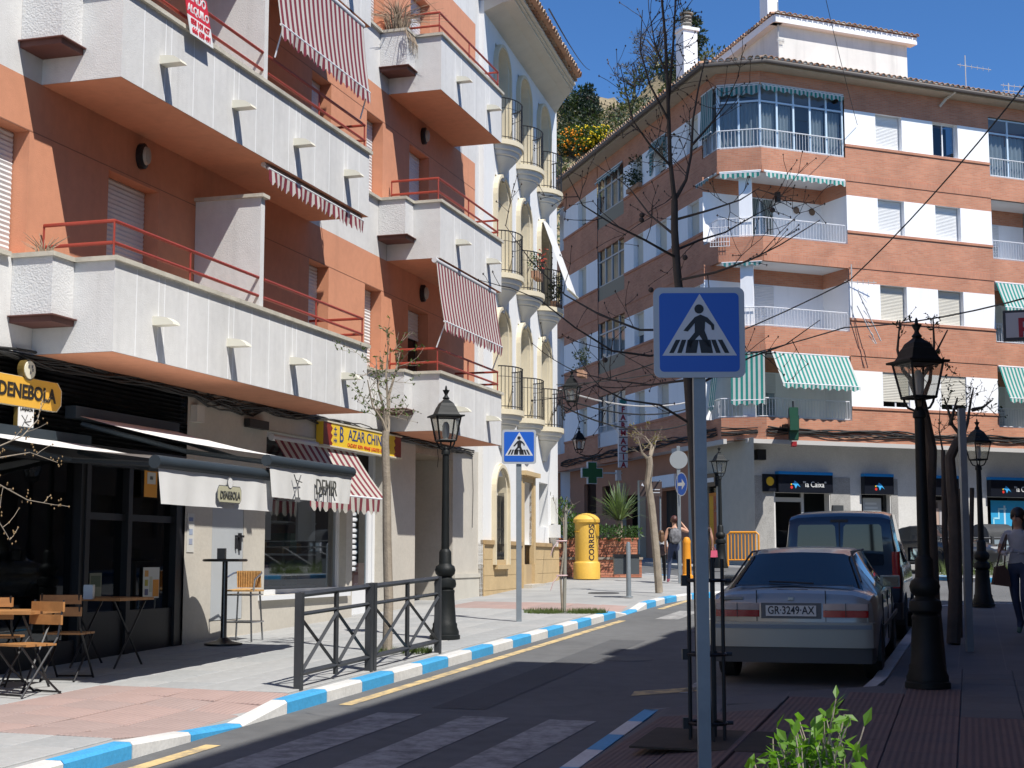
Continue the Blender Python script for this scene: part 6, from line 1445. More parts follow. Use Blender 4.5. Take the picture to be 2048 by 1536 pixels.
# wheelie containers and fence on the far island
M_cont = mat('container_grey', (.10, .105, .11), .5, vary=.1)
for i, x in enumerate((15.0, 16.3, 17.6)):
    o = local_thing('recycling_container', ['grey recycling container, leftmost of three before the bank', 'grey recycling container, middle of three before the bank', 'grey recycling container, rightmost of three before the bank'][i], 'container', (x, 47.1+.35*i, .03*47.2), 'recycling containers'); o.rotation_euler.z = .35
    mb = MB(); mb.box(-.5, .5, -.5, .5, 0, .95); mb.build('body', M_cont, o)
    mb = MB(); mb.grid(lambda u, v: (-.5+u, -.5*cos(pi*v), .95+.4*sin(pi*v)), 1, 10); mb.prism([(.5*cos(pi*k/10), .95+.4*sin(pi*k/10)) for k in range(11)], -.5, .5, 'x'); mb.build('lid', M_cont, o, smooth=40)
    mb = MB(); mb.box(-.32, .32, -.52, -.5, .55, .85); mb.build('label_panel', mat('panel_bluegrey', (.22, .28, .32), .5), o)
    mb = MB(); mb.box(-.5, -.38, -.515, -.5, .5, .86); mb.build('white_strip', M_sgw, o)
o = thing('corner_fence', 'thin grey street fence with crossed bars before the containers', 'railing', (15, 44.5, 1.3)); FFN = Frame((12.6, 44.6), (.97, .2))
for k in range(5):
    mb = MB(FFN); x = k*1.75; mb.box(x-.04, x+.04, -.04, .04, 1.28, 2.35); mb.build('post', M_rl, o)
    if k < 4:
        for z in (2.3, 2.1, 1.45): mb = MB(FFN); mb.tube([(x, 0, z), (x+1.75, 0, z)], .025, 4); mb.build('rail', M_rl, o)
        mb = MB(FFN); mb.tube([(x, 0, 2.1), (x+1.75, 0, 1.45)], .022, 4); mb.build('cross_bar', M_rl, o); mb = MB(FFN); mb.tube([(x, .03, 1.45), (x+1.75, .03, 2.1)], .022, 4); mb.build('cross_bar', M_rl, o)
# projecting shop sign at the right edge
o = thing('projecting_sign', 'white projecting sign with red letter p at the right picture edge', 'sign', GA(20.5, 10.7, 4)); FS_ = Frame((FA(20.6, 10.18, 0).x, FA(20.6, 10.18, 0).y), (FA.n.x, FA.n.y))
z = 4.72
mb = MB(FS_); mb.box(0, 1.3, -.12, 0, z-.20, z+.20); mb.build('sign_case', mat('sign_frame_dark', (.05, .05, .055), .5), o)
mb = MB(FS_); mb.box(.035, 1.27, 0, .006, z-.165, z+.165); mb.build('sign_face', mat('sign_face_grey', (.55, .55, .57), .5), o)
letter('p', .34, mat('letter_red', (.40, .015, .03), .5), o, FS_, .27, .008, z+.03, bold=.012)
mb = MB(FS_); mb.tube([(1.25, -.06, z+.2), (1.9, -.06, z+.2)], .025, 6); mb.build('bracket', M_blk, o)
# ================================================================== TREES, PLANTS, HILL
TP = math.atan(352/3000)
def PX(x, y, Y):
    u, v = (x-1024)/3000, (768-y)/3000
    d = Vector((u, cos(TP)-v*sin(TP), sin(TP)+v*cos(TP))); d *= Y/d.y; d.z += CAMZ; return d
M_bark = mat('bark_dark', (.075, .06, .048), .9, vary=.25, vs=6, bump=.3, bs=40)
M_barkp = mat('bark_pale', (.30, .25, .19), .9, vary=.3, vs=5, bump=.3, bs=40)
M_bud = mat('buds', (.07, .05, .04), .8)
M_leafd = leafmat('leaf_street', (.09, .13, .03)); M_leafo = leafmat('leaf_orange', (.22, .11, .03)); M_leafy = leafmat('leaf_bright', (.13, .27, .025), .45, .25)
def leaf(mb, p, d, n, L, W):
    """pointed leaf of four triangles-ish, slightly folded"""
    d = d.normalized(); s = d.cross(n)
    if s.length < 1e-4: s = d.orthogonal()
    s.normalize(); up = s.cross(d)
    i = len(mb.v); mb.v += [p, p+d*L*.45+s*W*.5+up*W*.12, p+d*L, p+d*L*.45-s*W*.5+up*W*.12, p+d*L*.45]
    mb.face([i, i+1, i+4]); mb.face([i+1, i+2, i+4]); mb.face([i+2, i+3, i+4]); mb.face([i+3, i, i+4])
def rv(r): 
    while True:
        v = Vector((r.uniform(-1, 1), r.uniform(-1, 1), r.uniform(-1, 1)))
        if .05 < v.length < 1: return v.normalized()
class Tree:
    def __init__(t, seed): t.w = MB(); t.b = MB(); t.l = MB(); t.r = random.Random(seed); t.f = MB()
    def bud(t, p, s=.012):
        i = len(t.b.v); d = rv(t.r)*s*.3
        t.b.v += [p+Vector((s, 0, 0)), p+Vector((-s, 0, 0)), p+Vector((0, s, 0)), p+Vector((0, -s, 0)), p+Vector((0, 0, s*1.6))+d, p-Vector((0, 0, s*1.6))]
        for a, b in ((0, 2), (2, 1), (1, 3), (3, 0)): t.b.face([i+a, i+b, i+4]); t.b.face([i+b, i+a, i+5])
    def ball(t, p, s):
        m = MB(); m.lathe([(0, -s), (s*.7, -s*.7), (s, 0), (s*.7, s*.7), (0, s)], tuple(p), 8); k = len(t.f.v); t.f.v += m.v
        for f in m.f: t.f.face([k+j for j in f])
    def limb(t, pts, r0, r1, n=6):
        P = [Vector(p) for p in pts]; k = len(P); t.w.tube([tuple(p) for p in P], [r0+(r1-r0)*j/(k-1) for j in range(k)], n, cap=True); return P
    def twig(t, p, d, L, r, depth, buds=True, leafp=0., lm=.05, up=.15, spread=.8, k=None):
        n = max(3, int(L/.10)); q = p.copy(); P = [q.copy()]; dd = d.normalized(); side = []
        for j in range(n):
            dd = (dd+rv(t.r)*.18+Vector((0, 0, up*.15))).normalized(); q = q+dd*(L/n); P.append(q.copy()); side.append(dd.copy())
        t.limb(P, r, max(r*.45, .002), 4 if r < .012 else 6)
        for j in range(1, len(P)):
            if buds and t.r.random() < .35: t.bud(P[j]+rv(t.r)*r*.8, t.r.uniform(.004, .007))
            if leafp and t.r.random() < leafp:
                for q_ in range(t.r.randint(1, 3)): leaf(t.l, P[j], (side[j-1]*.3+rv(t.r)), rv(t.r), lm*t.r.uniform(.7, 1.3), lm*.5)
        if buds: t.bud(P[-1], .007)
        if depth > 0:
            for c in range(k or t.r.randint(2, 4)):
                j = t.r.randint(1, len(P)-1); a = (side[min(j, len(side)-1)]*(1-spread*.4)+rv(t.r)*spread+Vector((0, 0, up))).normalized()
                t.twig(P[j], a, L*t.r.uniform(.35, .65), r*.6, depth-1, buds, leafp, lm, up, spread)
    def along(t, P, n, L, r, depth, **k):
        for c in range(n):
            f = t.r.uniform(.12, 1)*(len(P)-1); j = min(int(f), len(P)-2); p = P[j].lerp(P[j+1], f-j); d = (P[j+1]-P[j]).normalized()
            t.twig(p, (d*.6+rv(t.r)*.8), L*t.r.uniform(.5, 1.1), r, depth, **k)
    def build(t, name, label, cat, loc, bark, group=None, lm=None, fm=None, bm=None):
        o = thing(name, label, cat, loc, group)
        t.w.build('trunk', bark, o, smooth=True, recalc=False)
        if t.b.f: t.b.build('buds', bm or M_bud, o, recalc=False)['kind'] = 'stuff'
        if t.l.f: t.l.build('crown', lm or M_leafd, o, recalc=False)
        if t.f.f: t.f.build('fruit', fm or M_bud, o, smooth=True, recalc=False)['kind'] = 'stuff'
        return o
# ---- big bare plane tree behind the near sign
T = Tree(11); Y0 = 11.25
def L_(pts): return [PX(x, y, Y) for x, y, Y in pts]
base = GA(11.2, 7.78)
tr = T.limb([base]+L_([(1402, 1300, 11.25), (1396, 1100, 11.25), (1389, 930, 11.28), (1377, 770, 11.3), (1364, 640, 11.3), (1354, 540, 11.3), (1349, 460, 11.3), (1349, 400, 11.3)]), .046, .026, 10)
a = T.limb(L_([(1349, 402, 11.3), (1340, 320, 11.25), (1337, 230, 11.2), (1334, 150, 11.15), (1330, 70, 11.1), (1322, -20, 11.0), (1318, -120, 10.9)]), .019, .007, 7)
b = T.limb(L_([(1349, 402, 11.3), (1372, 360, 11.35), (1382, 310, 11.4), (1386, 240, 11.5), (1396, 180, 11.55), (1412, 110, 11.6)]), .016, .005, 6)
c = T.limb(L_([(1336, 210, 11.2), (1345, 110, 11.2), (1350, 20, 11.2), (1352, -60, 11.2)]), .013, .005, 5)
lims = [a, b, c]
for sp in ([(1352, 515, 11.3), (1290, 480, 11.0), (1225, 448, 10.8), (1165, 410, 10.7), (1135, 350, 10.6)], [(1370, 700, 11.3), (1300, 712, 11.0), (1225, 702, 10.9), (1150, 655, 10.7), (1080, 600, 10.5), (1020, 575, 10.4)],
           [(1366, 660, 11.3), (1280, 660, 11.3), (1200, 630, 11.3), (1130, 590, 11.4), (1060, 520, 11.4), (1010, 450, 11.5)], [(1352, 500, 11.3), (1400, 480, 11.6), (1450, 465, 11.8), (1510, 430, 11.9), (1570, 400, 12)],
           [(1358, 560, 11.3), (1430, 545, 11.0), (1500, 520, 10.8), (1560, 490, 10.7), (1640, 440, 10.6)], [(1349, 470, 11.3), (1300, 430, 11.6), (1262, 380, 11.8), (1240, 360, 11.9)], [(1349, 440, 11.3), (1420, 420, 11.2), (1480, 400, 11.1), (1520, 375, 11)],
           [(1380, 780, 11.3), (1440, 745, 11.5), (1500, 715, 11.6), (1570, 690, 11.7), (1640, 640, 11.8)], [(1385, 850, 11.3), (1320, 810, 11.2), (1250, 800, 11.1), (1190, 770, 11.0), (1150, 790, 11)], [(1376, 760, 11.3), (1300, 770, 11.5), (1220, 760, 11.7), (1130, 740, 11.8)],
           [(1340, 330, 11.25), (1300, 290, 11.1), (1265, 240, 11), (1240, 70+60, 10.9)], [(1337, 240, 11.2), (1300, 170, 11.1), (1280, 100, 11), (1285, 20, 11)], [(1384, 290, 11.4), (1420, 250, 11.5), (1450, 210, 11.6), (1478, 150, 11.7)], [(1334, 150, 11.15), (1310, 90, 11.1), (1300, 30, 11.1)]):
    P = L_(sp); lims.append(T.limb(P, .011, .003, 5))
for P in lims: T.along(P, 5, .42, .0038, 1, up=.2)
for x, y in ((1284, 430), (1283, 440), (1370, 515), (1302, 580), (1210, 720), (1545, 420)): T.ball(PX(x, y, 11.2), .022)
T.build('plane_tree', 'bare young plane tree inside the iron guard behind the near sign', 'tree', base, M_bark)
# iron tree guard
o = thing('tree_guard', 'black iron tree guard of slim rods behind the near sign pole', 'tree guard', base)
for k in range(8):
    an = 2*pi*k/8+.2; x, y = base.x+.135*cos(an), base.y+.135*sin(an); mb = MB(); mb.tube([(x, y, base.z-.02), (x, y, base.z+1.32)], .011, 6); mb.build('rod', M_blk, o)
for z in (.12, .62, 1.16):
    mb = MB(); mb.tube([(base.x+.14*cos(2*pi*k/16), base.y+.14*sin(2*pi*k/16), base.z+z) for k in range(17)], .014, 5); mb.build('hoop', M_blk, o)
    mb = MB(); mb.box(base.x-.18, base.x-.13, base.y-.03, base.y+.03, base.z+z-.04, base.z+z+.04); mb.build('clamp', M_blk, o)
    mb = MB(); mb.tube([(base.x+.13, base.y, base.z+z), (base.x+.19, base.y, base.z+z)], .014, 6); mb.build('clamp', M_blk, o)
mb = MB(FG); mb.box(10.7, 11.7, 7.3, 8.3, -.01, .004); tag(mb.build('tree_pit', mat('pit_soil', (.05, .04, .03), .95, vary=.3)), 'dark square soil pit around the guarded plane tree', 'tree pit')
def small_tree(label, seed, trunk, r0, r1, shoots, bark, leafp=.0, lm=None, Y=0, buds=True, L=.5, fine=3, group='young street trees', name='street_tree'):
    T = Tree(seed); P = T.limb(trunk, r0, r1, 9)
    for s in shoots: Q = T.limb(s, r1*.55, r1*.14, 5); T.along(Q, fine, L, .004, 1, leafp=leafp, buds=buds, up=.3)
    return T, T.build(name, label, 'tree', trunk[0], bark, group, lm)
g = GA(17.0, 2.94)
small_tree('pollarded street tree with few orange-green leaves behind the railing', 21, [g]+L_([(777, 1200, 18.25), (774, 1080, 18.25), (773, 960, 18.25), (770, 880, 18.25), (772, 862, 18.25)]), .062, .045,
  [L_([(772, 870, 18.25), (768, 820, 18.2), (756, 775, 18.1), (752, 715, 18.1)]), L_([(774, 868, 18.25), (776, 810, 18.3), (772, 750, 18.3), (776, 700, 18.3)]), L_([(774, 868, 18.25), (764, 840, 18.2), (745, 812, 18.1), (735, 760, 18)]), L_([(776, 865, 18.25), (778, 790, 18.4), (792, 740, 18.5), (800, 705, 18.6)])], M_barkp, .55, M_leafd, L=.42, fine=7)
g = GA(31.66, 3.3)
small_tree('knuckled bare street tree leaning left before the pharmacy', 22, [g]+L_([(1312, 1100, 32.1), (1303, 1010, 32.1), (1296, 965, 32.1), (1300, 930, 32.1), (1298, 915, 32.1)]), .085, .07,
  [L_([(1298, 920, 32.1), (1284, 905, 32), (1276, 875, 31.9)]), L_([(1299, 918, 32.1), (1303, 890, 32.2), (1290, 872, 32.3)]), L_([(1299, 918, 32.1), (1308, 895, 32.2), (1312, 880, 32.3)])], M_barkp, .35, leafmat('leaf_yellow', (.24, .20, .04)), L=.5, fine=5)
g = GA(15.4, 9.35)
small_tree('dark street tree trunk directly behind the nearest right lamp', 23, [g]+L_([(1866, 1200, 14.9), (1858, 1000, 14.9), (1862, 900, 14.9), (1850, 840, 14.9), (1838, 790, 14.9), (1826, 760, 14.9)]), .075, .05,
  [L_([(1828, 765, 14.9), (1806, 740, 14.8), (1795, 700, 14.8), (1800, 640, 14.8)]), L_([(1830, 770, 14.9), (1862, 730, 15.0), (1868, 690, 15.0), (1866, 635, 15)]), L_([(1845, 800, 14.9), (1860, 760, 15), (1864, 720, 15.1), (1895, 660, 15.2)])], M_bark, .3, leafmat('leaf_dark', (.035, .05, .02)), L=.3, fine=5)
g = GA(20.3, 9.42)
small_tree('knuckled street tree with bare upright shoots on the right pavement', 24, [g]+L_([(1912, 1150, 19.6), (1908, 1020, 19.6), (1903, 960, 19.6), (1900, 915, 19.6), (1914, 885, 19.6), (1925, 872, 19.6)]), .09, .055,
  [L_([(1925, 875, 19.6), (1905, 850, 19.5), (1895, 815, 19.5), (1888, 795, 19.5)]), L_([(1925, 875, 19.6), (1935, 845, 19.7), (1942, 800, 19.8), (1947, 775, 19.8)]), L_([(1945, 820, 19.8), (1965, 815, 19.9), (1985, 800, 20)]), L_([(1900, 850, 19.5), (1908, 820, 19.4), (1915, 795, 19.4)])], M_bark, .3, MATS['leaf_dark'], L=.3, fine=5)
for i, (s, t, dx) in enumerate(((20.0, 9.25, -.12), (20.7, 9.62, .1), (21.3, 9.5, .05))):
    g = GA(s, t); mb = MB(); mb.tube([tuple(g), (g.x+dx, g.y, g.z+2.0)], .03, 7); tag(mb.build('tree_stake', M_bark), ['tree stake standing left of the knuckled right-hand tree', 'tree stake standing right of the knuckled right-hand tree', 'farther tree stake behind the knuckled right-hand tree'][i], 'stake', 'tree stakes')
g = GA(22.4, 9.45)
small_tree('thin dark sapling behind the knuckled tree on the right pavement', 25, [g]+L_([(1890, 1080, 21.5), (1888, 950, 21.5), (1886, 900, 21.5)]), .05, .03, [L_([(1886, 905, 21.5), (1878, 860, 21.5), (1880, 815, 21.5)])], M_bark, .1, MATS['leaf_dark'], L=.3, fine=3)
mb = MB(); g = GA(19.2, 9.62); mb.box(g.x-.04, g.x+.04, g.y-.04, g.y+.04, g.z, g.z+2.95); tag(mb.build('sign_post', M_galv), 'plain grey sign post among the right-hand trees', 'post')
# sapling tied to a stake
g = GA(24.76, 3.03); o_ = thing('tree_stake', 'grey wooden stake supporting the tied sapling', 'stake', g, 'tree stakes'); mb = MB(); mb.tube([(g.x+.03, g.y, g.z), (g.x+.06, g.y, g.z+1.82)], .032, 7); mb.build('stake', mat('stake_grey', (.26, .25, .21), .8, vary=.2), o_)
small_tree('thin sapling tied with pink ribbon to a stake', 26, [g, Vector((g.x-.03, g.y-.03, g.z+.6)), Vector((g.x+.03, g.y-.05, g.z+1.1)), Vector((g.x+.02, g.y-.03, g.z+1.6))], .022, .012, [[Vector((g.x+.02, g.y-.03, g.z+1.5)), Vector((g.x-.1, g.y, g.z+1.7)), Vector((g.x-.12, g.y, g.z+1.9))], [Vector((g.x+.02, g.y-.03, g.z+1.5)), Vector((g.x+.12, g.y, g.z+1.75))]], M_barkp, .2, L=.25)
for z in (.62, 1.2):
    mb = MB(); mb.tube([(g.x+.09*cos(a*.7)-.01, g.y+.07*sin(a*.7), g.z+z) for a in range(10)], .012, 4); mb.tube([(g.x-.06, g.y-.05, g.z+z), (g.x-.16, g.y-.08, g.z+z-.12), (g.x-.2, g.y-.08, g.z+z-.25)], .008, 4); tag(mb.build('ribbon', mat('ribbon_pink', (.6, .42, .42), .7)), 'pale pink ribbon %s the tied sapling' % ('low around' if z < 1 else 'high around'), 'ribbon')
# grass at the tree pits
def grass(name, label, cx, cy, n, rx, ry, h, m, seed):
    r = random.Random(seed); mb = MB()
    for k in range(n):
        a = r.uniform(0, 6.28); q = sqrt(r.random()); x, y = cx+cos(a)*q*rx, cy+sin(a)*q*ry; z = .03*y
        d = rv(r); hh = h*r.uniform(.4, 1); i = len(mb.v); s = Vector((cos(a), sin(a), 0))*.006
        p = Vector((x, y, z)); tip = p+Vector((d.x*hh*.6, d.y*hh*.6, hh)); mb.v += [p-s, p+s, tip]; mb.face([i, i+1, i+2])
    o = mb.build(name, m, recalc=False); tag(o, label, 'grass', kind='stuff'); return o
M_gr = leafmat('grass_green', (.10, .14, .035))
g = GA(24.7, 3.1); grass('grass', 'short green grass around the tied sapling', g.x, g.y, 1500, .7, .35, .10, M_gr, 1)
g = GA(17.1, 3.05); grass('grass', 'sparse weeds at the foot of the pollarded tree', g.x, g.y, 700, .4, .4, .09, M_gr, 2)
grass('grass', 'tall weeds on the far corner island', 13.0, 41.5, 900, 1.3, .9, .5, M_gr, 3)
# ---- leafy clumps
def clump(mb, c, rx, ry, rz, n, L, r, up=.2, shell=.5):
    for k in range(n):
        v = rv(r)*(shell+(1-shell)*r.random()**.5); p = Vector((c[0]+v.x*rx, c[1]+v.y*ry, c[2]+v.z*rz)); d = (v+rv(r)*.8+Vector((0, 0, up))); l = L*r.uniform(.6, 1.4)
        leaf(mb, p, d, rv(r), l, l*.45)
# planter: low hedge, shrub and yucca
r = random.Random(12); mb = MB()
for k in range(14): clump(mb, (1.2+2.0*k/13, 39.45+r.uniform(-.1, .3), zp+1.17+r.uniform(-.03, .06)), .18, .22, .14, 70, .10, r)
tag(mb.build('planter_hedge', leafmat('leaf_hedge', (.055, .11, .03)), recalc=False), 'low green hedge filling the brick planter', 'hedge')
mb = MB(); mw = MB()
for k in range(9): 
    c = (1.45+r.uniform(-.3, .45), 40.3+r.uniform(-.2, .3), zp+1.5+r.uniform(-.2, .35)); clump(mb, c, .28, .25, .25, 90, .11, r); mw.tube([(1.5, 40.3, zp+1.0), c], .02, 4)
o = thing('shrub', 'leafy green shrub in the planter left of the postbox', 'shrub', (1.5, 40.3, zp+1)); mb.build('crown', leafmat('leaf_shrub', (.08, .15, .03)), o, recalc=False); mw.build('trunk', M_bark, o)
o = thing('yucca_plant', 'spiky yucca with fan of sword leaves in the brick planter', 'yucca', (2.85, 40.2, zp+1)); mb = MB(); mb.tube([(2.85, 40.2, zp+1.0), (2.86, 40.2, zp+1.3), (2.87, 40.2, zp+1.5)], [.12, .10, .09], 10); mb.build('trunk', M_barkp, o, smooth=True)
mb = MB(); c = Vector((2.87, 40.2, zp+1.48))
for k in range(150):
    a = r.uniform(0, 6.28); e = r.uniform(.15, 1.5); d = Vector((cos(a)*cos(e), sin(a)*cos(e), sin(e))); L = r.uniform(.75, 1.25); s = d.cross(Vector((0, 0, 1))); s = (s.normalized() if s.length > .01 else Vector((1, 0, 0)))*.022
    m_ = c+d*L*.55+Vector((0, 0, .05)); t_ = c+d*L-Vector((0, 0, .25*(1-e/1.5)*L)); i = len(mb.v); mb.v += [c-s*.6, c+s*.6, m_+s, m_-s, t_]; mb.face([i, i+1, i+2, i+3]); mb.face([i+3, i+2, i+4])
mb.build('crown', leafmat('leaf_yucca', (.16, .22, .10), .2, .3), o, recalc=False)
# plants on the round balconies
def balcony_plant(label, s, t, z, n, L, m, rad, seed, fl=None):
    r = random.Random(seed); p = FB(s, t, z); o = thing('balcony_plant', label, 'plant', p, 'potted balcony plants'); mb = MB()
    for k in range(6): q = FB(s+r.uniform(-.3, .3), t+r.uniform(-.1, .1), z+.2+r.uniform(0, .55)); clump(mb, q, rad, rad, rad, n, L, r)
    mb.build('foliage', m, o, recalc=False); mb = MB(FB); mb.box(s-.3, s+.3, t-.08, t+.08, z, z+.16); mb.build('pot', M_tile, o)
    if fl:
        mb = MB()
        for k in range(5): q = FB(s+r.uniform(-.25, .25), t+.1, z+.3+r.uniform(0, .4)); clump(mb, q, .1, .1, .1, 16, .05, r)
        mb.build('flowers', fl, o, recalc=False)
balcony_plant('dark potted plants filling the far middle round balcony', 6.0, .32, BZ[1]+.02, 60, .07, MATS['leaf_dark'], .16, 3)
balcony_plant('red geraniums on the middle round balcony', 3.75, .34, BZ[1]+.35, 30, .06, MATS['leaf_hedge'], .12, 4, mat('petal_red', (.55, .06, .03), .6))
balcony_plant('plants showing over the townhouse corner lantern', 8.0, .6, 6.35, 40, .07, MATS['leaf_dark'], .12, 6)
r = random.Random(44); o = thing('balcony_plant', 'trailing plants at a top window on the shaded brick side', 'plant', F2(-7.8, .15, 16), 'potted balcony plants'); mb = MB()
for k in range(12): q = F2(-7.7+r.uniform(-.7, .6), .15, SK[3]+r.uniform(.1, 1.2)); clump(mb, q, .25, .15, .25, 50, .10, r)
mb.build('foliage', MATS['leaf_dark'], o, recalc=False); mb = MB(F2); mb.box(-8.4, -7.1, .02, .2, SK[3]+.05, SK[3]+.22); mb.build('pot', M_tile, o)
# bare twigs with dry seed heads reaching in from the left
T = Tree(31); g = GA(8.3, 1.9)
tr = T.limb([g, g+Vector((.02, 0, .6)), g+Vector((.06, .05, 1.3)), g+Vector((.02, .1, 1.8))], .05, .035, 8)
M_seed = mat('seed_heads', (.26, .17, .08), .9)
for sp in ([(-120, 960, 10.3), (-30, 905, 10.6), (45, 872, 10.8), (75, 840, 10.9), (85, 800, 11)], [(-120, 930, 10.3), (0, 915, 10.6), (60, 905, 10.9), (115, 925, 11.1)], [(-120, 940, 10.3), (0, 970, 10.6), (55, 1000, 10.8), (110, 1010, 11)], [(-120, 990, 10.3), (-10, 1030, 10.6), (20, 1080, 10.7)]):
    P = T.limb(L_(sp), .006, .0025, 5); T.along(P, 5, .2, .002, 0, up=.1)
    for q in P[1:]:
        for k in range(9): T.bud(q+rv(T.r)*.05+Vector((0, 0, .02)), .006)
T.limb([g+Vector((.02, .1, 1.75)), PX(-120, 950, 10.3)], .03, .012, 6)
T.build('bare_shrub', 'bare twigs with dry brown seed heads at the left edge', 'shrub', g, M_barkp, bm=M_seed)
# sunlit shrub at the bottom, close to the camera
T = Tree(41); g = Vector((.66, 3.35, .03*3.35)); r = T.r
o = local_thing('planter_pot', 'terracotta pot of the bright green shrub', 'pot', (g.x, g.y, g.z)); mb = MB(); mb.lathe([(.14, 0), (.2, .38), (.22, .38), (.22, .44), (.18, .44), (.17, .40), (0, .40)], (0, 0, 0), 20); mb.build('pot', M_tile, o, smooth=40)
T.limb([g+Vector((0, 0, .38)), g+Vector((.01, 0, .7)), g+Vector((-.0, 0, .9))], .014, .009, 6)
for k in range(60):
    px = r.gauss(1612, 52); q = PX(px, 1540, 3.35+r.uniform(-.09, .09)); q.z -= r.uniform(.05, .2)
    top = 1.343-.075*min(1.6, abs(px-1640)/70)-r.uniform(0, .07); P = [q]; n = 7
    dd = Vector((r.uniform(-.25, .25), r.uniform(-.25, .25), 1)).normalized(); L = max(.05, top-q.z)
    for j in range(n): dd = (dd+rv(r)*.14+Vector((0, 0, .06))).normalized(); q = q+dd*L/n; P.append(q)
    T.limb([g+Vector((0, 0, .7)), P[0]], .004, .003, 4); T.limb(P, .003, .0015, 4)
    for p in P[2:]:
        for c in range(r.choice((1, 2, 2))): L2 = r.uniform(.022, .046); leaf(T.l, p, (rv(r)+Vector((0, 0, .3))), Vector((0, 0, 1))+rv(r)*.6, L2, L2*r.uniform(.42, .6))
P = [PX(1655, 1500, 3.32), PX(1662, 1450, 3.32), PX(1668, 1420, 3.32), PX(1672, 1398, 3.32)]; T.limb(P, .003, .001, 4)
for p in (P[1], P[2], P[3], (P[1]+P[2])/2, (P[2]+P[3])/2):
    for c in range(2): leaf(T.l, p, rv(r)+Vector((.5, 0, .2)), Vector((0, 0, 1)), .035, .014)
T.build('green_shrub', 'bright sunlit green shrub at the bottom centre-right', 'shrub', g, M_barkp, lm=M_leafy)
# ---- hill with scrub
def hz(x, y):
    k = (y-78)/52; base = 2.2+max(0, k)*39 if k < 1 else 41.2+(y-130)*.06
    n = 2.0*sin(x*.21+y*.13)+1.2*sin(x*.47-y*.29+1)+.7*sin(x*.9+y*.7)
    return base+(n*min(1, max(0, k)*2)) - max(0, (x-20))*.9 + (1.5*sin(x*.3) if k > .9 else 0) + max(0, min(1, (x-8)/8))*3.2
M_hill = mat('hill_soil', (.25, .20, .12), .95, vary=.4, vs=.25, bump=.5, bs=3, vary2=.3)
mb = MB(); mb.grid(lambda u, v: (-120+260*u, 77.5+130*v, hz(-120+260*u, 77.5+130*v)), 90, 60); tag(mb.build('hill', M_hill, smooth=True), kind='structure')
r = random.Random(77)
species = [('olive_scrub', 'olive green scrub covering the hillside', (.115, .125, .04), .34, 330, 1.15), ('dark_scrub', 'dark evergreen bushes on the upper hillside', (.035, .055, .025), .32, 170, 1.35), ('dry_scrub', 'pale dry brushwood on the hillside', (.26, .22, .13), .26, 260, .9), ('prickly_pear', 'grey green prickly pear patches on the hillside', (.15, .20, .13), .30, 150, .9)]
for name, lab, col, L, n, rad in species:
    mb = MB()
    for k in range(n):
        x, y = r.uniform(-4, 27), r.uniform(98, 132)
        if name == 'dark_scrub': x, y = (r.uniform(7, 20), r.uniform(112, 131)) if r.random() < .7 else (r.uniform(4, 7), r.uniform(126, 132))
        z = hz(x, y); q = rad*r.uniform(.6, 1.5)
        clump(mb, (x, y, z+q*.35), q, q, q*.75, 62, L*r.uniform(.8, 1.3), r, shell=.35)
    tag(mb.build(name, leafmat('leaf_'+name, col, .25, .45), recalc=False), lab, 'scrub', kind='stuff')
def hill_tree(name, label, px, Y, h, rx, col, n, L, dens, seed, bare=False, base=None, conical=False, fruit=None, group='hillside trees'):
    r = random.Random(seed); x = (px-1024)/3000*Y; z = hz(x, Y); o = thing(name, label, 'tree', (x, Y, z), group); mw = MB(); mb = MB(); fr = MB()
    mw.tube([(x, Y, z-.3), (x+.1, Y, z+h*.35), (x, Y, z+h*.7)], [.16, .11, .05], 7)
    for k in range(n):
        f = r.uniform(.25, 1); rr = rx*(1-f*.9 if conical else sqrt(max(.05, 1-(f*2-1.1)**2*.7))); a = r.uniform(0, 6.28); q = rr*sqrt(r.random())
        c = (x+cos(a)*q, Y+sin(a)*q, z+h*f); mw.tube([(x, Y, z+h*max(.2, f-.3)), ((x+c[0])/2, (Y+c[1])/2, z+h*(f-.08)), c], [.05, .035, .012], 4)
        clump(mb, c, rx*.26, rx*.26, rx*.22, dens, L, r, shell=.3)
        if bare:
            for j in range(14): d = rv(r); mw.tube([c, (c[0]+d.x*rx*.3, c[1]+d.y*rx*.3, c[2]+abs(d.z)*rx*.35)], [.015, .006], 3, cap=False)
        if fruit:
            for j in range(7): d = rv(r); m_ = MB(); m_.lathe([(0, -.10), (.1, 0), (0, .10)], (c[0]+d.x*rx*.3, c[1]-abs(d.y)*rx*.3, c[2]+d.z*rx*.26), 6); k0 = len(fr.v); fr.v += m_.v; [fr.face([k0+i for i in f_]) for f_ in m_.f]
    mw.build('trunk', M_bark, o); mb.build('crown', leafmat('leaf_'+name, col, .25, .4), o, recalc=False)
    if fruit: fr.build('fruit', fruit, o, recalc=False)['kind'] = 'stuff'
    return o
hill_tree('conifer_tree', 'dark blue-green conifer on the skyline beside the tiled eave', 1182, 129, 3.4, 1.3, (.03, .05, .04), 26, .30, 46, 1, conical=True)
hill_tree('evergreen_tree', 'rounded dark green tree on the skyline, left of the conifer', 1163, 130, 2.2, 1.2, (.04, .07, .03), 16, .30, 40, 2)
hill_tree('bare_tree', 'large greyish bare tree on the skyline left of the white chimney', 1322, 131, 5.0, 2.6, (.10, .085, .055), 34, .22, 14, 3, bare=True)
hill_tree('bare_tree', 'smaller greyish bare tree on the skyline, between conifer and large bare tree', 1275, 131, 3.2, 1.8, (.10, .09, .055), 18, .22, 14, 8, bare=True)
hill_tree('cypress_tree', 'tall dark evergreen behind the white chimney', 1393, 128, 7.0, 1.3, (.03, .045, .02), 34, .32, 46, 4)
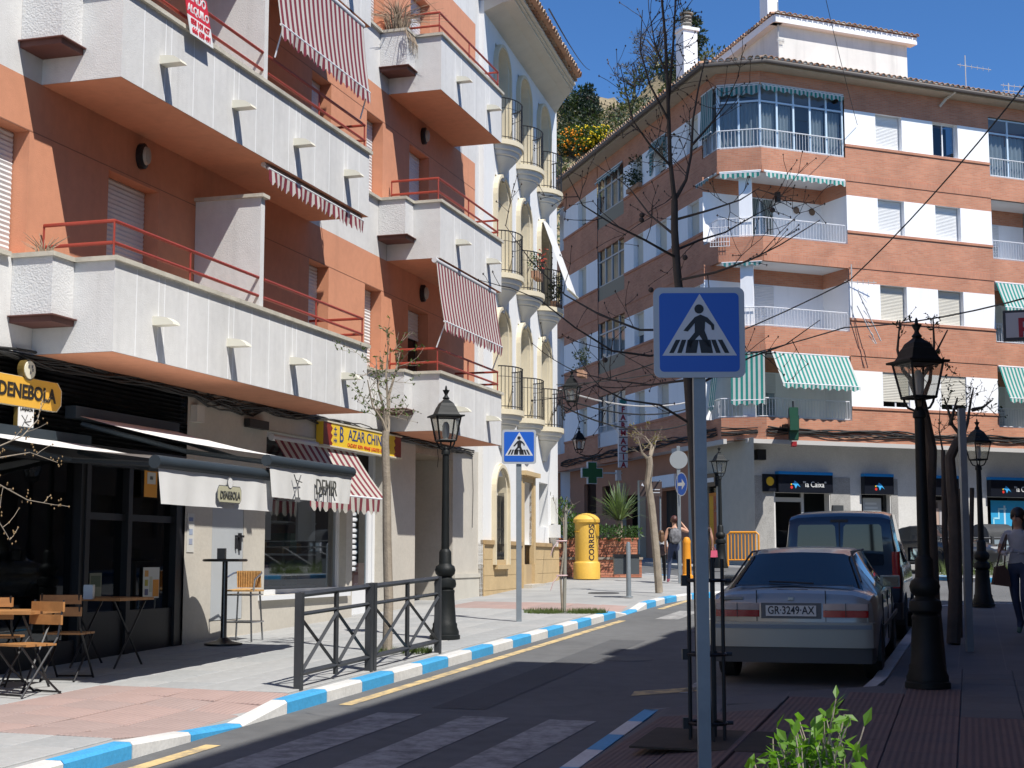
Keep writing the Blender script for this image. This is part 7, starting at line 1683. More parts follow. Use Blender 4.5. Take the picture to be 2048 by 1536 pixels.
M_orf = mat('fruit_orange', (.75, .27, .01), .5); M_lef = mat('fruit_lemon', (.75, .55, .02), .5)
def fit_y(px, py):   # where the hillside is met by a sight line
    Y = 90
    while Y < 140:
        p = PX(px, py, Y)
        if hz(p.x, p.y) > p.z: return Y
        Y += .5
    return 130
hill_tree('orange_tree', 'orange tree full of fruit on the lower hillside', 1150, fit_y(1150, 345), 2.9, 1.5, (.05, .11, .02), 22, .28, 40, 5, fruit=M_orf, group='fruit trees')
hill_tree('lemon_tree', 'lemon tree with yellow fruit behind the orange tree', 1172, fit_y(1172, 318), 2.7, 1.5, (.07, .13, .02), 20, .28, 40, 6, fruit=M_lef, group='fruit trees')
hill_tree('lemon_tree', 'smaller lemon tree right of the laden one', 1200, fit_y(1205, 325), 2.0, 1.2, (.07, .12, .02), 14, .28, 40, 7, fruit=M_lef, group='fruit trees')
# ================================================================== VEHICLES
def lerp(a, b, f): return a+(b-a)*f
def car_body(sts, n=4):
    """sts: x, floor z, belt z, roof z, half widths bottom/belt/roof -> smooth interpolated stations and half-section points"""
    out = []
    for i in range(len(sts)-1):
        a, b = sts[i], sts[i+1]; k = n if b[0]-a[0] > .2 else 2
        for j in range(k): out.append(([lerp(p, q, j/k) for p, q in zip(a, b)], i))
    out.append((list(sts[-1]), len(sts)-1))
    rows = []
    for (x, zf, zb, zr, wb, wm, wr), i in out:
        P = [(wb*.80, zf), (wb*.97, zf+.05), (wm*.985, zf+(zb-zf)*.35), (wm*1.005, zf+(zb-zf)*.7), (wm*.985, zb-.02), (wm*.955, zb+min(.02, (zr-zb)*.3)), (lerp(wm*.955, wr, .55), lerp(zb, zr-.04, .55)), (wr*1.02, zr-.05), (wr*.86, zr-.015), (wr*.45, zr), (0, zr+.006)]
        rows.append((x, P, i))
    return rows
M_tyre = mat('tyre', (.015, .015, .015), .8); M_rim = mat('rim_alloy', (.32, .33, .34), .35, .7); M_cglass = mat('car_glass', (.012, .016, .02), .03, spec=.8); M_blkp = mat('black_plastic', (.02, .02, .021), .5)
def wheel_meshes(r=.305, w=.19):
    t = MB(lambda a, b, c: Vector((a, c, b))); t.lathe([(r*.62, -w/2), (r*.93, -w/2), (r, -w*.38), (r, w*.38), (r*.93, w/2), (r*.62, w/2)], (0, 0, 0), 28)
    m = MB(lambda a, b, c: Vector((a, c, b))); m.lathe([(0, w*.30), (r*.18, w*.34), (r*.2, w*.25), (r*.55, w*.32), (r*.64, w*.46), (r*.64, -w*.4), (0, -w*.4)], (0, 0, 0), 28)
    return t.mesh('tyre', M_tyre, smooth=40), m.mesh('rim', M_rim, smooth=30)
def vehicle(name, label, loc, rz, sts, paint, glass, wheels, tilt=-.0287, group='parked cars', flip=False, wr=.305):
    o = local_thing(name, label, 'car', loc, group); o.rotation_euler = (0, tilt, rz)
    rows = car_body(sts); NB = len(rows[0][1]); body = MB(); gl = {}
    def add(mb, i, j, s):
        (x0, P0, _), (x1, P1, _) = rows[i], rows[i+1]
        q = [(x0, P0[j]), (x1, P1[j]), (x1, P1[j+1]), (x0, P0[j+1])]
        mb.face([mb.pt(x, s*p[0], p[1]) for x, p in q])
    for i in range(len(rows)-1):
        k = rows[i][2]
        for j in range(NB-1):
            for s in (1, -1):
                g = glass(k, j)
                if g: add(gl.setdefault(g if g not in ('side_window',) else g+('_l' if s > 0 else '_r'), MB()), i, j, s)
                else: add(body, i, j, s)
    for i in (0, len(rows)-1):
        x, P, _ = rows[i]; body.poly([(x, p[0], p[1]) for p in P]+[(x, -p[0], p[1]) for p in P[::-1][1:]])
    def fin(mb, nm, m):
        me = mb.mesh(nm, m); bm = bmesh.new(); bm.from_mesh(me); bmesh.ops.remove_doubles(bm, verts=bm.verts, dist=.0015); bmesh.ops.recalc_face_normals(bm, faces=bm.faces); bm.to_mesh(me); bm.free()
        me.polygons.foreach_set('use_smooth', [True]*len(me.polygons)); me.set_sharp_from_angle(angle=radians(38)); ob = bpy.data.objects.new(nm, me); COL.objects.link(ob); ob.parent = o; return ob
    fin(body, 'body', paint)
    for g, mb in gl.items(): fin(mb, g.replace('_l', '').replace('_r', '') if g.startswith('side') else g, M_cglass)
    T_, R_ = wheel_meshes(wr)
    for x, y in wheels:
        for s in (1, -1):
            # arch lip (dark) and wheel
            t = inst(T_, 'wheel', o, Matrix.Translation((x, s*(y-.09), wr)) @ Matrix.Rotation(0 if s > 0 else pi, 4, 'Z')); 
            rm = bpy.data.objects.new('rim', R_); COL.objects.link(rm); rm.parent = t
            mb = MB(); mb.prism([(x+(wr+.055)*cos(a), wr+(wr+.055)*sin(a)) for a in [pi*k/12-.12 for k in range(14)]], s*(y-.16), s*(y+.004), 't') if False else mb.grid(lambda u, v: (x+(wr+.05)*cos(-.25+u*(pi+.5)), s*(y-.25+.262*v), wr+(wr+.05)*sin(-.25+u*(pi+.5))), 14, 1); mb.build('wheel_arch', M_blkp, o, smooth=True)
    return o
def cbox(o, name, m, *b, bev=0):
    mb = MB(); mb.box(*b); return mb.build(name, m, o)
def rbox(o, name, m, x0, x1, y0, y1, z0, z1, r=.02):   # box with rounded rear edges (plan)
    mb = MB(); mb.prism([(x1, y0), (x0+r*2, y0), (x0+r*.6, y0+r*.5), (x0, y0+r*2.2), (x0, y1-r*2.2), (x0+r*.6, y1-r*.5), (x0+r*2, y1), (x1, y1)], z0, z1, 'z'); return mb.build(name, m, o, smooth=30)
# silver hatchback saloon
P_sil = mat('paint_silver', (.30, .295, .27), .36, .5, coat=.5); P_blu = mat('paint_blue', (.014, .024, .045), .3, .4, coat=.8); P_dk = mat('paint_dark', (.03, .032, .035), .3, .4, coat=.8)
XS = [(0.0, .40, .80, .88, .72, .78, .70), (.05, .30, .86, .945, .80, .835, .74), (.22, .24, .90, .985, .84, .86, .735), (.36, .22, .905, 1.0, .855, .868, .725), (.44, .22, .905, 1.015, .86, .87, .70), (1.12, .21, .91, 1.345, .87, .875, .545), (1.55, .20, .91, 1.385, .87, .877, .565), (2.35, .20, .90, 1.385, .87, .877, .57), (2.75, .20, .89, 1.335, .87, .875, .56), (3.45, .21, .86, .94, .86, .865, .68), (4.05, .24, .76, .82, .83, .83, .66), (4.34, .28, .62, .68, .74, .76, .55), (4.42, .34, .52, .56, .62, .66, .45)]
def xgl(k, j):
    if k in (5, 6, 7) and 5 <= j <= 6: return 'side_window'
    if k == 4 and j >= 7: return 'rear_window'
    if k == 8 and j >= 7: return 'windscreen'
    if k == 8 and 5 <= j <= 6: return 'side_window' if False else None
car1 = GA(16.0, 7.86, -.12)
o = vehicle('parked_car', 'silver hatchback car parked nearest, plate GR 3249 AX', car1, FA.ang, XS, P_sil, xgl, [(.88, .865), (3.55, .865)])
CAR = o
M_tlr = mat('lamp_red', (.30, .008, .01), .2, coat=.5); M_tlw = mat('lamp_clear', (.36, .30, .29), .2, coat=.5)
rbox(o, 'rear_bumper', P_sil, -.085, .3, -.86, .86, .40, .655, .05); rbox(o, 'bumper_skirt', mat('bumper_dark', (.05, .052, .055), .5), -.065, .3, -.84, .84, .24, .398, .05); rbox(o, 'bumper_strip', mat('bumper_strip', (.16, .20, .24), .35), -.095, .2, -.845, .845, .59, .632, .05)
for s in (1, -1):
    a, b = sorted((s*.325, s*.79)); rbox(o, 'tail_lamp', M_tlr, -.012, .07, a, b, .705, .775, .012); rbox(o, 'tail_lamp', M_tlw, -.010, .07, a, b, .778, .845, .012)
    mb = MB(); mb.box(-.016, -.008, s*.56-.003, s*.56+.003, .70, .85); mb.build('lamp_divider', M_blkp, o)
    mb = MB(); mb.prism([(1.98, .80*s), (2.10, .80*s), (2.12, 1.0*s), (2.0, 1.02*s)], .93, 1.06, 'z'); mb.build('mirror', P_sil, o); mb = MB(); mb.box(1.97, 1.98, min(.83*s, 1.0*s), max(.83*s, 1.0*s), .945, 1.045); mb.build('mirror_glass', M_cglass, o)
    mb = MB(); mb.tube([(.50, .69*s, 1.05), (1.12, .545*s, 1.355), (2.7, .57*s, 1.345)], .012, 5); mb.build('roof_trim', M_blkp, o)
cbox(o, 'plate_recess', mat('recess_dark', (.10, .105, .11), .5), -.008, .05, -.31, .31, .69, .85)
pl = cbox(o, 'number_plate', mat('plate_white', (.60, .60, .58), .4), -.018, -.008, -.26, .26, .715, .825); WO[pl.name] = Vector((0, 0, 0))
me = text_mesh('GR\u00b73249\u00b7AX', .115, .002, 'CENTER', .80, .0015); me.materials.append(mat('plate_ink', (.02, .02, .025), .5)); t_ = bpy.data.objects.new('lettering', me); COL.objects.link(t_); t_.parent = pl
t_.matrix_local = Matrix.Translation((-.020, 0, .772)) @ Matrix.Rotation(-pi/2, 4, 'Z') @ Matrix.Rotation(pi/2, 4, 'X')
cbox(o, 'brake_lamp', mat('brake_dark', (.06, .01, .01), .3), .185, .20, -.16, .16, .955, .985)
mb = MB(); mb.tube([(.38, -.2, 1.035), (.45, .05, 1.045), (.47, .28, 1.05)], .010, 5); mb.build('wiper', M_blkp, o)
mb = MB(); mb.grid(lambda u, v: (.30+.08*u, -.62+1.24*v, 1.012+.012*sin(u*pi)), 2, 10); mb.build('spoiler_seal', M_blkp, o)
mb = MB(); mb.box(-.004, .02, -.36, -.352, .66, .98); mb.box(-.004, .02, .352, .36, .66, .98); mb.build('boot_seam', M_blkp, o)
mb = MB(); mb.tube([(.06, -.5, .3), (-.06, -.5, .29)], .03, 8); mb.build('exhaust', M_blkp, o)
for s in (1, -1):
    for x0, x1 in ((1.02, 1.03), (1.98, 1.99), (2.92, 2.93)):
        mb = MB(); mb.box(x0, x1, *sorted((s*.868, s*.885)), .35, .90); mb.build('door_seam', M_blkp, o)
    for x0 in (1.14, 2.1): mb = MB(); mb.box(x0, x0+.17, *sorted((s*.875, s*.90)), .80, .83); mb.build('door_handle', P_sil, o)
    mb = MB(); mb.box(.9, 3.9, *sorted((s*.872, s*.893)), .52, .57); mb.build('side_strip', M_blkp, o)
mb = MB(); mb.box(-.012, .02, -.03, .03, .88, .91); mb.build('badge', M_rim, o)
mb = MB(); mb.box(.0, .02, .50, .74, .885, .91); mb.build('badge', mat('badge_grey', (.2, .2, .2), .4, .5), o)
# dark blue van
VS = [(0.0, .42, 1.02, 1.66, .76, .80, .68), (.04, .34, 1.04, 1.74, .80, .83, .68), (.16, .28, 1.05, 1.79, .82, .845, .665), (.9, .24, 1.05, 1.82, .835, .85, .665), (2.0, .22, 1.04, 1.81, .835, .85, .66), (2.55, .22, 1.03, 1.74, .835, .85, .64), (3.25, .23, .99, 1.10, .83, .845, .68), (3.8, .28, .90, .98, .80, .81, .64), (4.05, .32, .72, .78, .70, .74, .5)]
def vgl(k, j):
    if k in (3, 4) and 5 <= j <= 6: return 'side_window'
    if k == 5 and j >= 7: return 'windscreen'
g = GA(21.55, 7.92, -.12)
o = vehicle('parked_van', 'dark blue van parked ahead of the silver car', g, FA.ang, VS, P_blu, vgl, [(.75, .84), (3.3, .84)])
for a, b in ((-.60, -.03), (.03, .60)):
    mb = MB(lambda s, t, z: Vector((-.012+.04*max(0, (z-1.0))/.8*.6-t, s, z))); mb.prism([(a+.02, 1.06), (b-.02, 1.06), (b, 1.10), (b-.03, 1.60), (b-.06, 1.63), (a+.06, 1.63), (a+.03, 1.60), (a, 1.10)], -.02, .012, 't'); mb.build('rear_window', M_cglass, o)
cbox(o, 'door_seam', M_blkp, -.015, .02, -.006, .006, .45, 1.68)
for s in (1, -1):
    rbox(o, 'tail_lamp', M_tlr, -.02, .08, *sorted((s*.70, s*.81)), .75, 1.25, .012)
    mb = MB(); mb.prism([(2.5, .82*s), (2.64, .82*s), (2.66, 1.04*s), (2.53, 1.05*s)], 1.05, 1.26, 'z'); mb.build('mirror', M_blkp, o); mb = MB(); mb.box(2.495, 2.505, *sorted((.86*s, 1.03*s)), 1.07, 1.24); mb.build('mirror_glass', mat('mirror_glass', (.55, .6, .62), .03, 1), o)
rbox(o, 'rear_bumper', M_blkp, -.07, .3, -.83, .83, .32, .55, .05); cbox(o, 'brake_lamp', M_blkp, -.005, .04, -.12, .12, 1.66, 1.70)
cbox(o, 'number_plate', MATS['plate_white'], -.025, -.01, -.26, .26, .68, .79)
# dark car by the bank
g = Vector((12.2, 48.0, .03*48-.12))
o = vehicle('parked_car', 'dark car half hidden beyond the van, nose towards the camera', g, -1.25, [(s[0],)+s[1:] for s in XS], P_dk, xgl, [(.88, .865), (3.55, .865)], tilt=0)
for s in (1, -1):
    mb = MB(); mb.prism([(2.55, .83*s), (2.68, .83*s), (2.70, 1.06*s), (2.58, 1.08*s)], .93, 1.08, 'z'); mb.build('mirror', P_dk, o)
    rbox(o, 'head_lamp', mat('lamp_glass_clear', (.45, .46, .47), .15), 4.10, 4.30, *sorted((s*.45, s*.72)), .60, .72, .01)
rbox(o, 'front_bumper', P_dk, 4.1, 4.46, -.72, .72, .26, .52, .03)

# ================================================================== PEOPLE
M_skin = mat('skin', (.46, .25, .165), .55, vary=.08, vs=8)
def cloth_m(n, c, v=.15): return mat(n, c, .85, vary=v, vs=6, bump=.2, bs=20)
def person(label, loc, rz, H, J, regions, hair=None, group=None):
    """J overrides joints (metres for a 1.70 m figure, facing +y). regions: list of (material, test(co)) -> first that matches; last is skin"""
    k = H/1.70
    D = dict(pelvis=(0, 0, .95), waist=(0, 0, 1.08), chest=(0, 0, 1.28), neck=(0, -.01, 1.45), jaw=(0, .02, 1.52), head=(0, .012, 1.60), crown=(0, .0, 1.655),
             shl=(-.165, 0, 1.39), ell=(-.22, -.03, 1.12), wrl=(-.23, .05, .89), hal=(-.23, .07, .82), shr=(.165, 0, 1.39), elr=(.22, -.03, 1.12), wrr=(.23, .05, .89), har=(.23, .07, .82),
             hil=(-.095, 0, .90), knl=(-.10, .02, .50), anl=(-.10, -.02, .09), tol=(-.11, .13, .035), hel=(-.10, -.05, .05), hir=(.095, 0, .90), knr=(.10, .02, .50), anr=(.10, -.02, .09), tor=(.11, .13, .035), her=(.10, -.05, .05))
    D.update(J)
    R = dict(pelvis=(.155, .11), waist=(.125, .09), chest=(.15, .105), neck=(.055, .055), jaw=(.065, .075), head=(.082, .098), crown=(.06, .07), shl=(.06, .06), ell=(.042, .042), wrl=(.027, .03), hal=(.036, .022), hil=(.092, .095), knl=(.058, .06), anl=(.038, .042), tol=(.036, .028), hel=(.035, .04))
    for a in ('sh', 'el', 'wr', 'ha', 'hi', 'kn', 'an', 'to', 'he'): R[a+'r'] = R[a+'l']
    names = list(D); idx = {n: i for i, n in enumerate(names)}; V = [Vector(D[n])*k for n in names]
    E = [('pelvis', 'waist'), ('waist', 'chest'), ('chest', 'neck'), ('neck', 'jaw'), ('jaw', 'head'), ('head', 'crown'), ('chest', 'shl'), ('shl', 'ell'), ('ell', 'wrl'), ('wrl', 'hal'), ('chest', 'shr'), ('shr', 'elr'), ('elr', 'wrr'), ('wrr', 'har'), ('pelvis', 'hil'), ('hil', 'knl'), ('knl', 'anl'), ('anl', 'tol'), ('anl', 'hel'), ('pelvis', 'hir'), ('hir', 'knr'), ('knr', 'anr'), ('anr', 'tor'), ('anr', 'her')]
    E = [(idx[a], idx[b]) for a, b in E]; RR = [Vector((*R[n], 0))*k for n in names]
    for s in 'lr':      # fingers
        w_, h_ = V[idx['wr'+s]], V[idx['ha'+s]]; d = (h_-w_).normalized(); side = d.cross(Vector((1, 0, 0))); side = side.normalized() if side.length > .1 else Vector((0, 1, 0)); nrm = d.cross(side)
        for f, (off, L) in enumerate(((-.028, .055), (-.010, .068), (.010, .064), (.028, .05))):
            a = h_+(side*off+d*.035)*k; b = a+(d*L+nrm*.012)*k; V += [a, b]; RR += [Vector((.0095, .0095, 0))*k, Vector((.0075, .0075, 0))*k]; E += [(idx['ha'+s], len(V)-2), (len(V)-2, len(V)-1)]
        a = w_+(h_-w_)*.5+side*.04*k; b = a+(d*.04+side*.02)*k; V += [a, b]; RR += [Vector((.011, .011, 0))*k, Vector((.009, .009, 0))*k]; E += [(idx['wr'+s], len(V)-2), (len(V)-2, len(V)-1)]
    me = bpy.data.meshes.new('sk'); me.from_pydata([tuple(v) for v in V], E, []); ob = bpy.data.objects.new('sk', me); COL.objects.link(ob)
    ob.modifiers.new('s', 'SKIN'); 
    for i, sv in enumerate(me.skin_vertices[0].data): sv.radius = (RR[i].x, RR[i].y); sv.use_root = (i == 0)
    sb = ob.modifiers.new('d', 'SUBSURF'); sb.levels = 2; sb.render_levels = 2
    dg = bpy.context.evaluated_depsgraph_get(); dg.update(); m2 = bpy.data.meshes.new_from_object(ob.evaluated_get(dg)); bpy.data.objects.remove(ob)
    m2.name = 'body'; m2.materials.clear()
    for m_, _ in regions: m2.materials.append(m_)
    for p in m2.polygons:
        c = p.center/k; p.use_smooth = True
        for q, (m_, t) in enumerate(regions):
            if t(c): p.material_index = q; break
    o = local_thing('person', label, 'person', loc, group, rz); b = bpy.data.objects.new('body', m2); COL.objects.link(b); b.parent = o
    hd = Vector(D['head'])*k
    def ell(name, m, c, r, cut=None, n=14):
        mb = MB(); mb.lathe([(sin(pi*j/10)*1., -cos(pi*j/10)) for j in range(11)], (0, 0, 0), n)
        for i, v in enumerate(mb.v): mb.v[i] = Vector((c[0]+v.x*r[0], c[1]+v.y*r[1], c[2]+v.z*r[2]))
        x = mb.build(name, m, o, smooth=True); return x
    nose = MB(); nose.prism([(-.012*k, hd.z-.03*k), (.012*k, hd.z-.03*k), (0, hd.z+.02*k)], hd.y+.085*k, hd.y+.118*k, 't'); nose.build('nose', M_skin, o)
    for s in (-1, 1): ell('ear', M_skin, (hd.x+s*.085*k, hd.y, hd.z), (.012*k, .022*k, .033*k), n=8); ell('eye', mat('eye_dark', (.03, .02, .02), .3), (hd.x+s*.032*k, hd.y+.092*k, hd.z+.012*k), (.012*k, .008*k, .007*k), n=8)
    ell('mouth', mat('lips', (.35, .12, .10), .5), (hd.x, hd.y+.088*k, hd.z-.055*k), (.024*k, .01*k, .007*k), n=8)
    if hair: hair(o, ell, hd, k)
    return o
ZZ = lambda z0, z1: (lambda c: z0 <= c.z < z1)
M_jean = cloth_m('denim', (.035, .05, .10)); M_trk = cloth_m('trousers_black', (.012, .012, .014)); M_tank = cloth_m('top_black', (.012, .012, .013)); M_tee = cloth_m('tee_white', (.55, .55, .56)); M_tee2 = cloth_m('tee_grey', (.42, .42, .44)); M_shp = mat('shoe_pink', (.55, .13, .20), .6); M_shd = mat('shoe_dark', (.04, .04, .045), .6); M_shg = mat('shoe_green', (.05, .12, .10), .6)
M_hrd = mat('hair_dark', (.018, .012, .010), .5, vary=.3, vs=30); M_hrr = mat('hair_red', (.07, .02, .015), .5, vary=.3, vs=30); M_hrb = mat('hair_brown', (.14, .075, .035), .5, vary=.3, vs=30)
def hair_short(m): 
    def f(o, ell, hd, k): ell('hair', m, (hd.x, hd.y-.022*k, hd.z+.03*k), (.098*k, .105*k, .105*k)); ell('hair_bun', m, (hd.x, hd.y-.11*k, hd.z+.03*k), (.05*k, .045*k, .05*k))
    return f
def hair_long(m):
    def f(o, ell, hd, k): ell('hair', m, (hd.x, hd.y-.025*k, hd.z+.025*k), (.10*k, .112*k, .112*k)); ell('hair_fall', m, (hd.x, hd.y-.075*k, hd.z-.13*k), (.105*k, .06*k, .19*k))
    return f
g = GA(36.2, 2.78); A0 = -.05
person('woman in black tank top and jeans seen from behind, hand raised to her head', g, A0, 1.60, dict(elr=(.36, .02, 1.30), wrr=(.20, .10, 1.52), har=(.15, .10, 1.58), ell=(-.24, -.02, 1.13), hil=(-.10, 0, .9), knl=(-.14, .02, .5), anl=(-.17, -.02, .09), tol=(-.18, .12, .035), hel=(-.17, -.05, .05), anr=(.15, -.02, .09), tor=(.16, .12, .035), her=(.15, -.05, .05), knr=(.12, .02, .5)),
  [(M_shp, ZZ(-1, .105)), (M_jean, lambda c: c.z < 1.0 and abs(c.x) < .215), (M_tank, lambda c: c.z < 1.40 and abs(c.x) < .165 and c.z >= .95), (M_skin, lambda c: True)], hair_short(M_hrr), 'people by the bank corner')
def pack(label, base, z, m, w=.15, h=.2, d=.09, rz=0, cat='backpack'):
    o = local_thing('backpack', label, cat, (base.x, base.y, base.z+z), None, rz); mb = MB(); mb.grid(lambda u, v: (w*(abs(cos(2*pi*u))**.6)*(1 if cos(2*pi*u) > 0 else -1)*(sin(pi*v)**.35 if 0 < v < 1 else 0), -.02+d*(abs(sin(2*pi*u))**.7)*(1 if sin(2*pi*u) > 0 else -1)*(sin(pi*v)**.35 if 0 < v < 1 else 0), -h+2*h*v), 16, 8); mb.build('bag', m, o, smooth=True)
    for s in (-1, 1): mb = MB(); mb.tube([(s*w*.6, .05, h*.8), (s*w*.75, .20, h*1.0), (s*w*.8, .24, h*.3), (s*w*.7, .08, -h*.7)], .014, 5); mb.build('strap', m, o)
    mb = MB(); mb.box(-w*.6, w*.6, -d-.03, -d+.03, -h*.7, -h*.05); mb.build('pocket', m, o); return o
pack('patterned grey backpack on the woman in the tank top', Vector((g.x, g.y-.16, g.z)), 1.13, mat('pack_pattern', (.16, .16, .17), .8, vary=.7, vs=14))
g = GA(36.7, 2.35)
person('child with brown hair in white tee and black trousers', g, .1, 1.24, dict(), [(M_shd, ZZ(-1, .10)), (M_trk, lambda c: c.z < .93 and abs(c.x) < .205), (M_tee, lambda c: c.z < 1.43 and (abs(c.x) < .21 and c.z > 1.18 or abs(c.x) < .17)), (M_skin, lambda c: True)], hair_long(M_hrb), 'people by the bank corner')
pack('small grey and red backpack worn by the child', Vector((g.x, g.y-.14, g.z)), .78, mat('pack_child', (.10, .07, .07), .8, vary=.6, vs=14), .12, .15, .07)
g = Vector((4.72, 37.2, .03*37.2))
person('person in dark clothes half hidden behind the near sign pole', g, -.1, 1.62, dict(), [(M_shd, ZZ(-1, .10)), (M_trk, lambda c: c.z < .98 and abs(c.x) < .2), (cloth_m('top_brown', (.05, .035, .03)), lambda c: c.z < 1.44 and abs(c.x) < .18), (M_skin, lambda c: True)], hair_long(M_hrd), 'people by the bank corner')
o = local_thing('carrier_bag', 'small pink bag hanging beside the hidden person', 'bag', (g.x+.26, g.y+.02, g.z+.60)); mb = MB(); mb.prism([(-.09, 0), (.09, 0), (.075, .17), (-.075, .17)], -.03, .03, 't'); mb.build('bag', mat('bag_pink', (.6, .09, .16), .6), o); mb = MB(); mb.tube([(-.05, 0, .17), (0, 0, .25), (.05, 0, .17)], .007, 5); mb.build('handle', mat('bag_pink', (.6, .09, .16), .6), o)
g = GA(21.75, 10.30)
person('woman with long dark hair in grey tee and jeans walking at the right edge', g, 2.5, 1.72, dict(ell=(-.25, .03, 1.14), wrl=(-.10, .24, 1.12), hal=(-.03, .27, 1.14), elr=(.25, .03, 1.14), wrr=(.12, .24, 1.10), har=(.05, .28, 1.13), knl=(-.09, .12, .5), anl=(-.09, -.02, .10), tol=(-.09, .12, .04), hel=(-.09, -.05, .06), knr=(.09, -.05, .52), anr=(.09, -.24, .16), tor=(.09, -.14, .04), her=(.09, -.29, .16)),
  [(M_shg, lambda c: c.z < .115), (M_jean, lambda c: c.z < .98 and abs(c.x) < .21), (M_tee2, lambda c: c.z < 1.435 and c.z > .93 and (abs(c.x) < .175 or c.z > 1.24)), (M_skin, lambda c: True)], hair_long(M_hrd))
o = local_thing('handbag', 'brown leather shoulder bag of the woman at the right edge', 'bag', (g.x-.27, g.y-.02, g.z+.72)); mb = MB(); mb.prism([(-.12, -.02), (.12, -.05), (.10, .16), (.04, .24), (-.07, .22)], -.05, .05, 't'); mb.build('bag', mat('leather_brown', (.10, .05, .035), .5), o); mb = MB(); mb.tube([(-.05, 0, .2), (.0, -.01, .42), (.10, 0, .66), (.07, .05, .2)], .012, 5); mb.build('strap', mat('leather_brown', (.10, .05, .035), .5), o)
# ================================================================== building across the street (behind and right of the camera), far houses, cables
R = thing('street_building', 'apartment block lining the right pavement, its sign jutting into view', 'building', FA(15, 12, 0))
M_rb = mat('render_brown', (.16, .12, .09), .9, vary=.1)
FR = Frame((FA(0, 12.0, 0).x, FA(0, 12.0, 0).y), (-FA.d.x, -FA.d.y))      # s negative of the street's
def rb(s0, s1, h):
    holes = [(-x-1.1, -x, .9+3*k+.2, .9+3*k+1.6) for x in [s0+1+2.4*j for j in range(int((s1-s0-1.5)/2.4))] for k in range(1, 4)]
    wall(FR, -s1, -s0, -.3, h, holes).build('wall', M_rb, R)
    for hh in holes:
        mb = MB(FR); shutter(mb, hh[0], hh[1], hh[2], hh[3], -.18, .1); mb.build("shutter", mat("shutter_brown", (.12, .08, .05), .7), R)
    mb = MB(FR); mb.box(-s1, -s0, -10, -.02, h-.1, h); mb.build('roof', M_rb, R)
SR0, SR1, SRM = 2.6, 28.3, 12.6
rb(SR0, SRM, 14.0); rb(SRM, SR1, 12.25)
mb = MB(FR); mb.quad((-SR0, 0, -.3), (-SR0, -10, -.3), (-SR0, -10, 14), (-SR0, 0, 14)); mb.quad((-SR1, 0, -.3), (-SR1, -10, -.3), (-SR1, -10, 12.25), (-SR1, 0, 12.25)); mb.quad((-SRM, 0, 12.2), (-SRM, -10, 12.2), (-SRM, -10, 14), (-SRM, 0, 14)); mb.quad((-SR1, -10, -.3), (-SR0, -10, -.3), (-SR0, -10, 14), (-SR1, -10, 12.2)); mb.build('side_wall', M_rb, R)
for x, w_, hh in ((14.2, .9, .5), (17.3, 1.2, .35)):
    mb = MB(FR); mb.box(-x-w_, -x, -1.2, -.1, 12.25, 12.25+hh); mb.build('roof_box', M_rb, R)
R2_ = thing('street_building', 'unseen apartment block added beyond the side street to darken window reflections', 'building', FA(50, 20.5, 0)); FR2 = Frame((FA(0, 20.5, 0).x, FA(0, 20.5, 0).y), (-FA.d.x, -FA.d.y))  # unseen block, added to give the cafe panes something dark to reflect
hs = [(-36-3*j-1.2, -36-3*j, 2.5+3*k, 4+3*k) for j in range(12) for k in range(3)]
wall(FR2, -76, -34, -.3, 12.3, hs).build('wall', M_rb, R2_)
for hh in hs:
    mb = MB(FR2); shutter(mb, hh[0], hh[1], hh[2], hh[3], -.18, .15); mb.build('shutter', mat("shutter_brown", (.12, .08, .05), .7), R2_)
mb = MB(FR2); mb.box(-76, -34, -9, -.3, -.3, 12.25); mb.build('body', M_rb, R2_)
# far houses at the end of the left street
def far_house(name, label, x0, x1, y, h, m, zb=2.0, wins=True):
    F = Frame((x0, y), (1, 0)); o = thing(name, label, 'building', (x0, y, zb)); W_ = x1-x0
    holes = [(.6+1.9*i, 1.5+1.9*i, zb+1+3*k, zb+2.3+3*k) for i in range(max(1, int((W_-.8)/1.9))) for k in range(int((h-2)/3))] if wins else []
    wall(F, 0, W_, zb-1, zb+h, holes).build('wall', m, o)
    for a in holes: window(o, F, a[0], a[1], a[2], a[3], -.15, .4)
    mb = MB(F); mb.box(0, W_, -8, -.5, zb-1, zb+h-.02); mb.build('body', m, o)
    mb = MB(F); mb.quad((-.3, .4, zb+h), (W_+.3, .4, zb+h), (W_+.3, -4, zb+h+1.2), (-.3, -4, zb+h+1.2)); mb.build('roof', M_tile, o)
    return o
far_house('far_house', 'white house glimpsed down the side street behind the townhouse', -7, 2.6, 71, 10.5, M_bw)
far_house('far_house', 'terracotta house glimpsed low between townhouse and brick block', -3.5, 2.2, 68.5, 3.6, mat('house_terracotta', (.40, .20, .12), .9), wins=False)
# overhead cables
cable('overhead_cable', 'black overhead cable crossing from upper right past the near lamp', [FA(27.5, 12.0, 11.5), PX(1700, 560, 34), FB(7.5, .05, 5.95)], .016, .25, cat='cable', group='overhead cables')
cable('overhead_cable', 'thin overhead cable level behind the near right lamp', [FA(18.5, 12.0, 5.2), PX(1690, 655, 26), FB(7.4, .05, 6.1)], .012, .2, cat='cable', group='overhead cables')
cable('overhead_cable', 'pale overhead cable from the townhouse corner to the brick block', [FB(7.6, .1, 6.0), F2(-1.4, .1, 7.1)], .022, .35, mat('cable_pale', (.5, .48, .45), .6), cat='cable', group='overhead cables')
cable('overhead_cable', 'dark overhead cable just below the pale one by the pharmacy sign', [FB(7.6, .1, 5.8), F2(-1.4, .1, 6.9)], .022, .4, cat='cable', group='overhead cables')
cable('overhead_cable', 'lowest overhead cable by the pharmacy sign', [FB(7.6, .1, 5.6), F2(-1.6, .1, 6.4)], .022, .5, cat='cable', group='overhead cables')
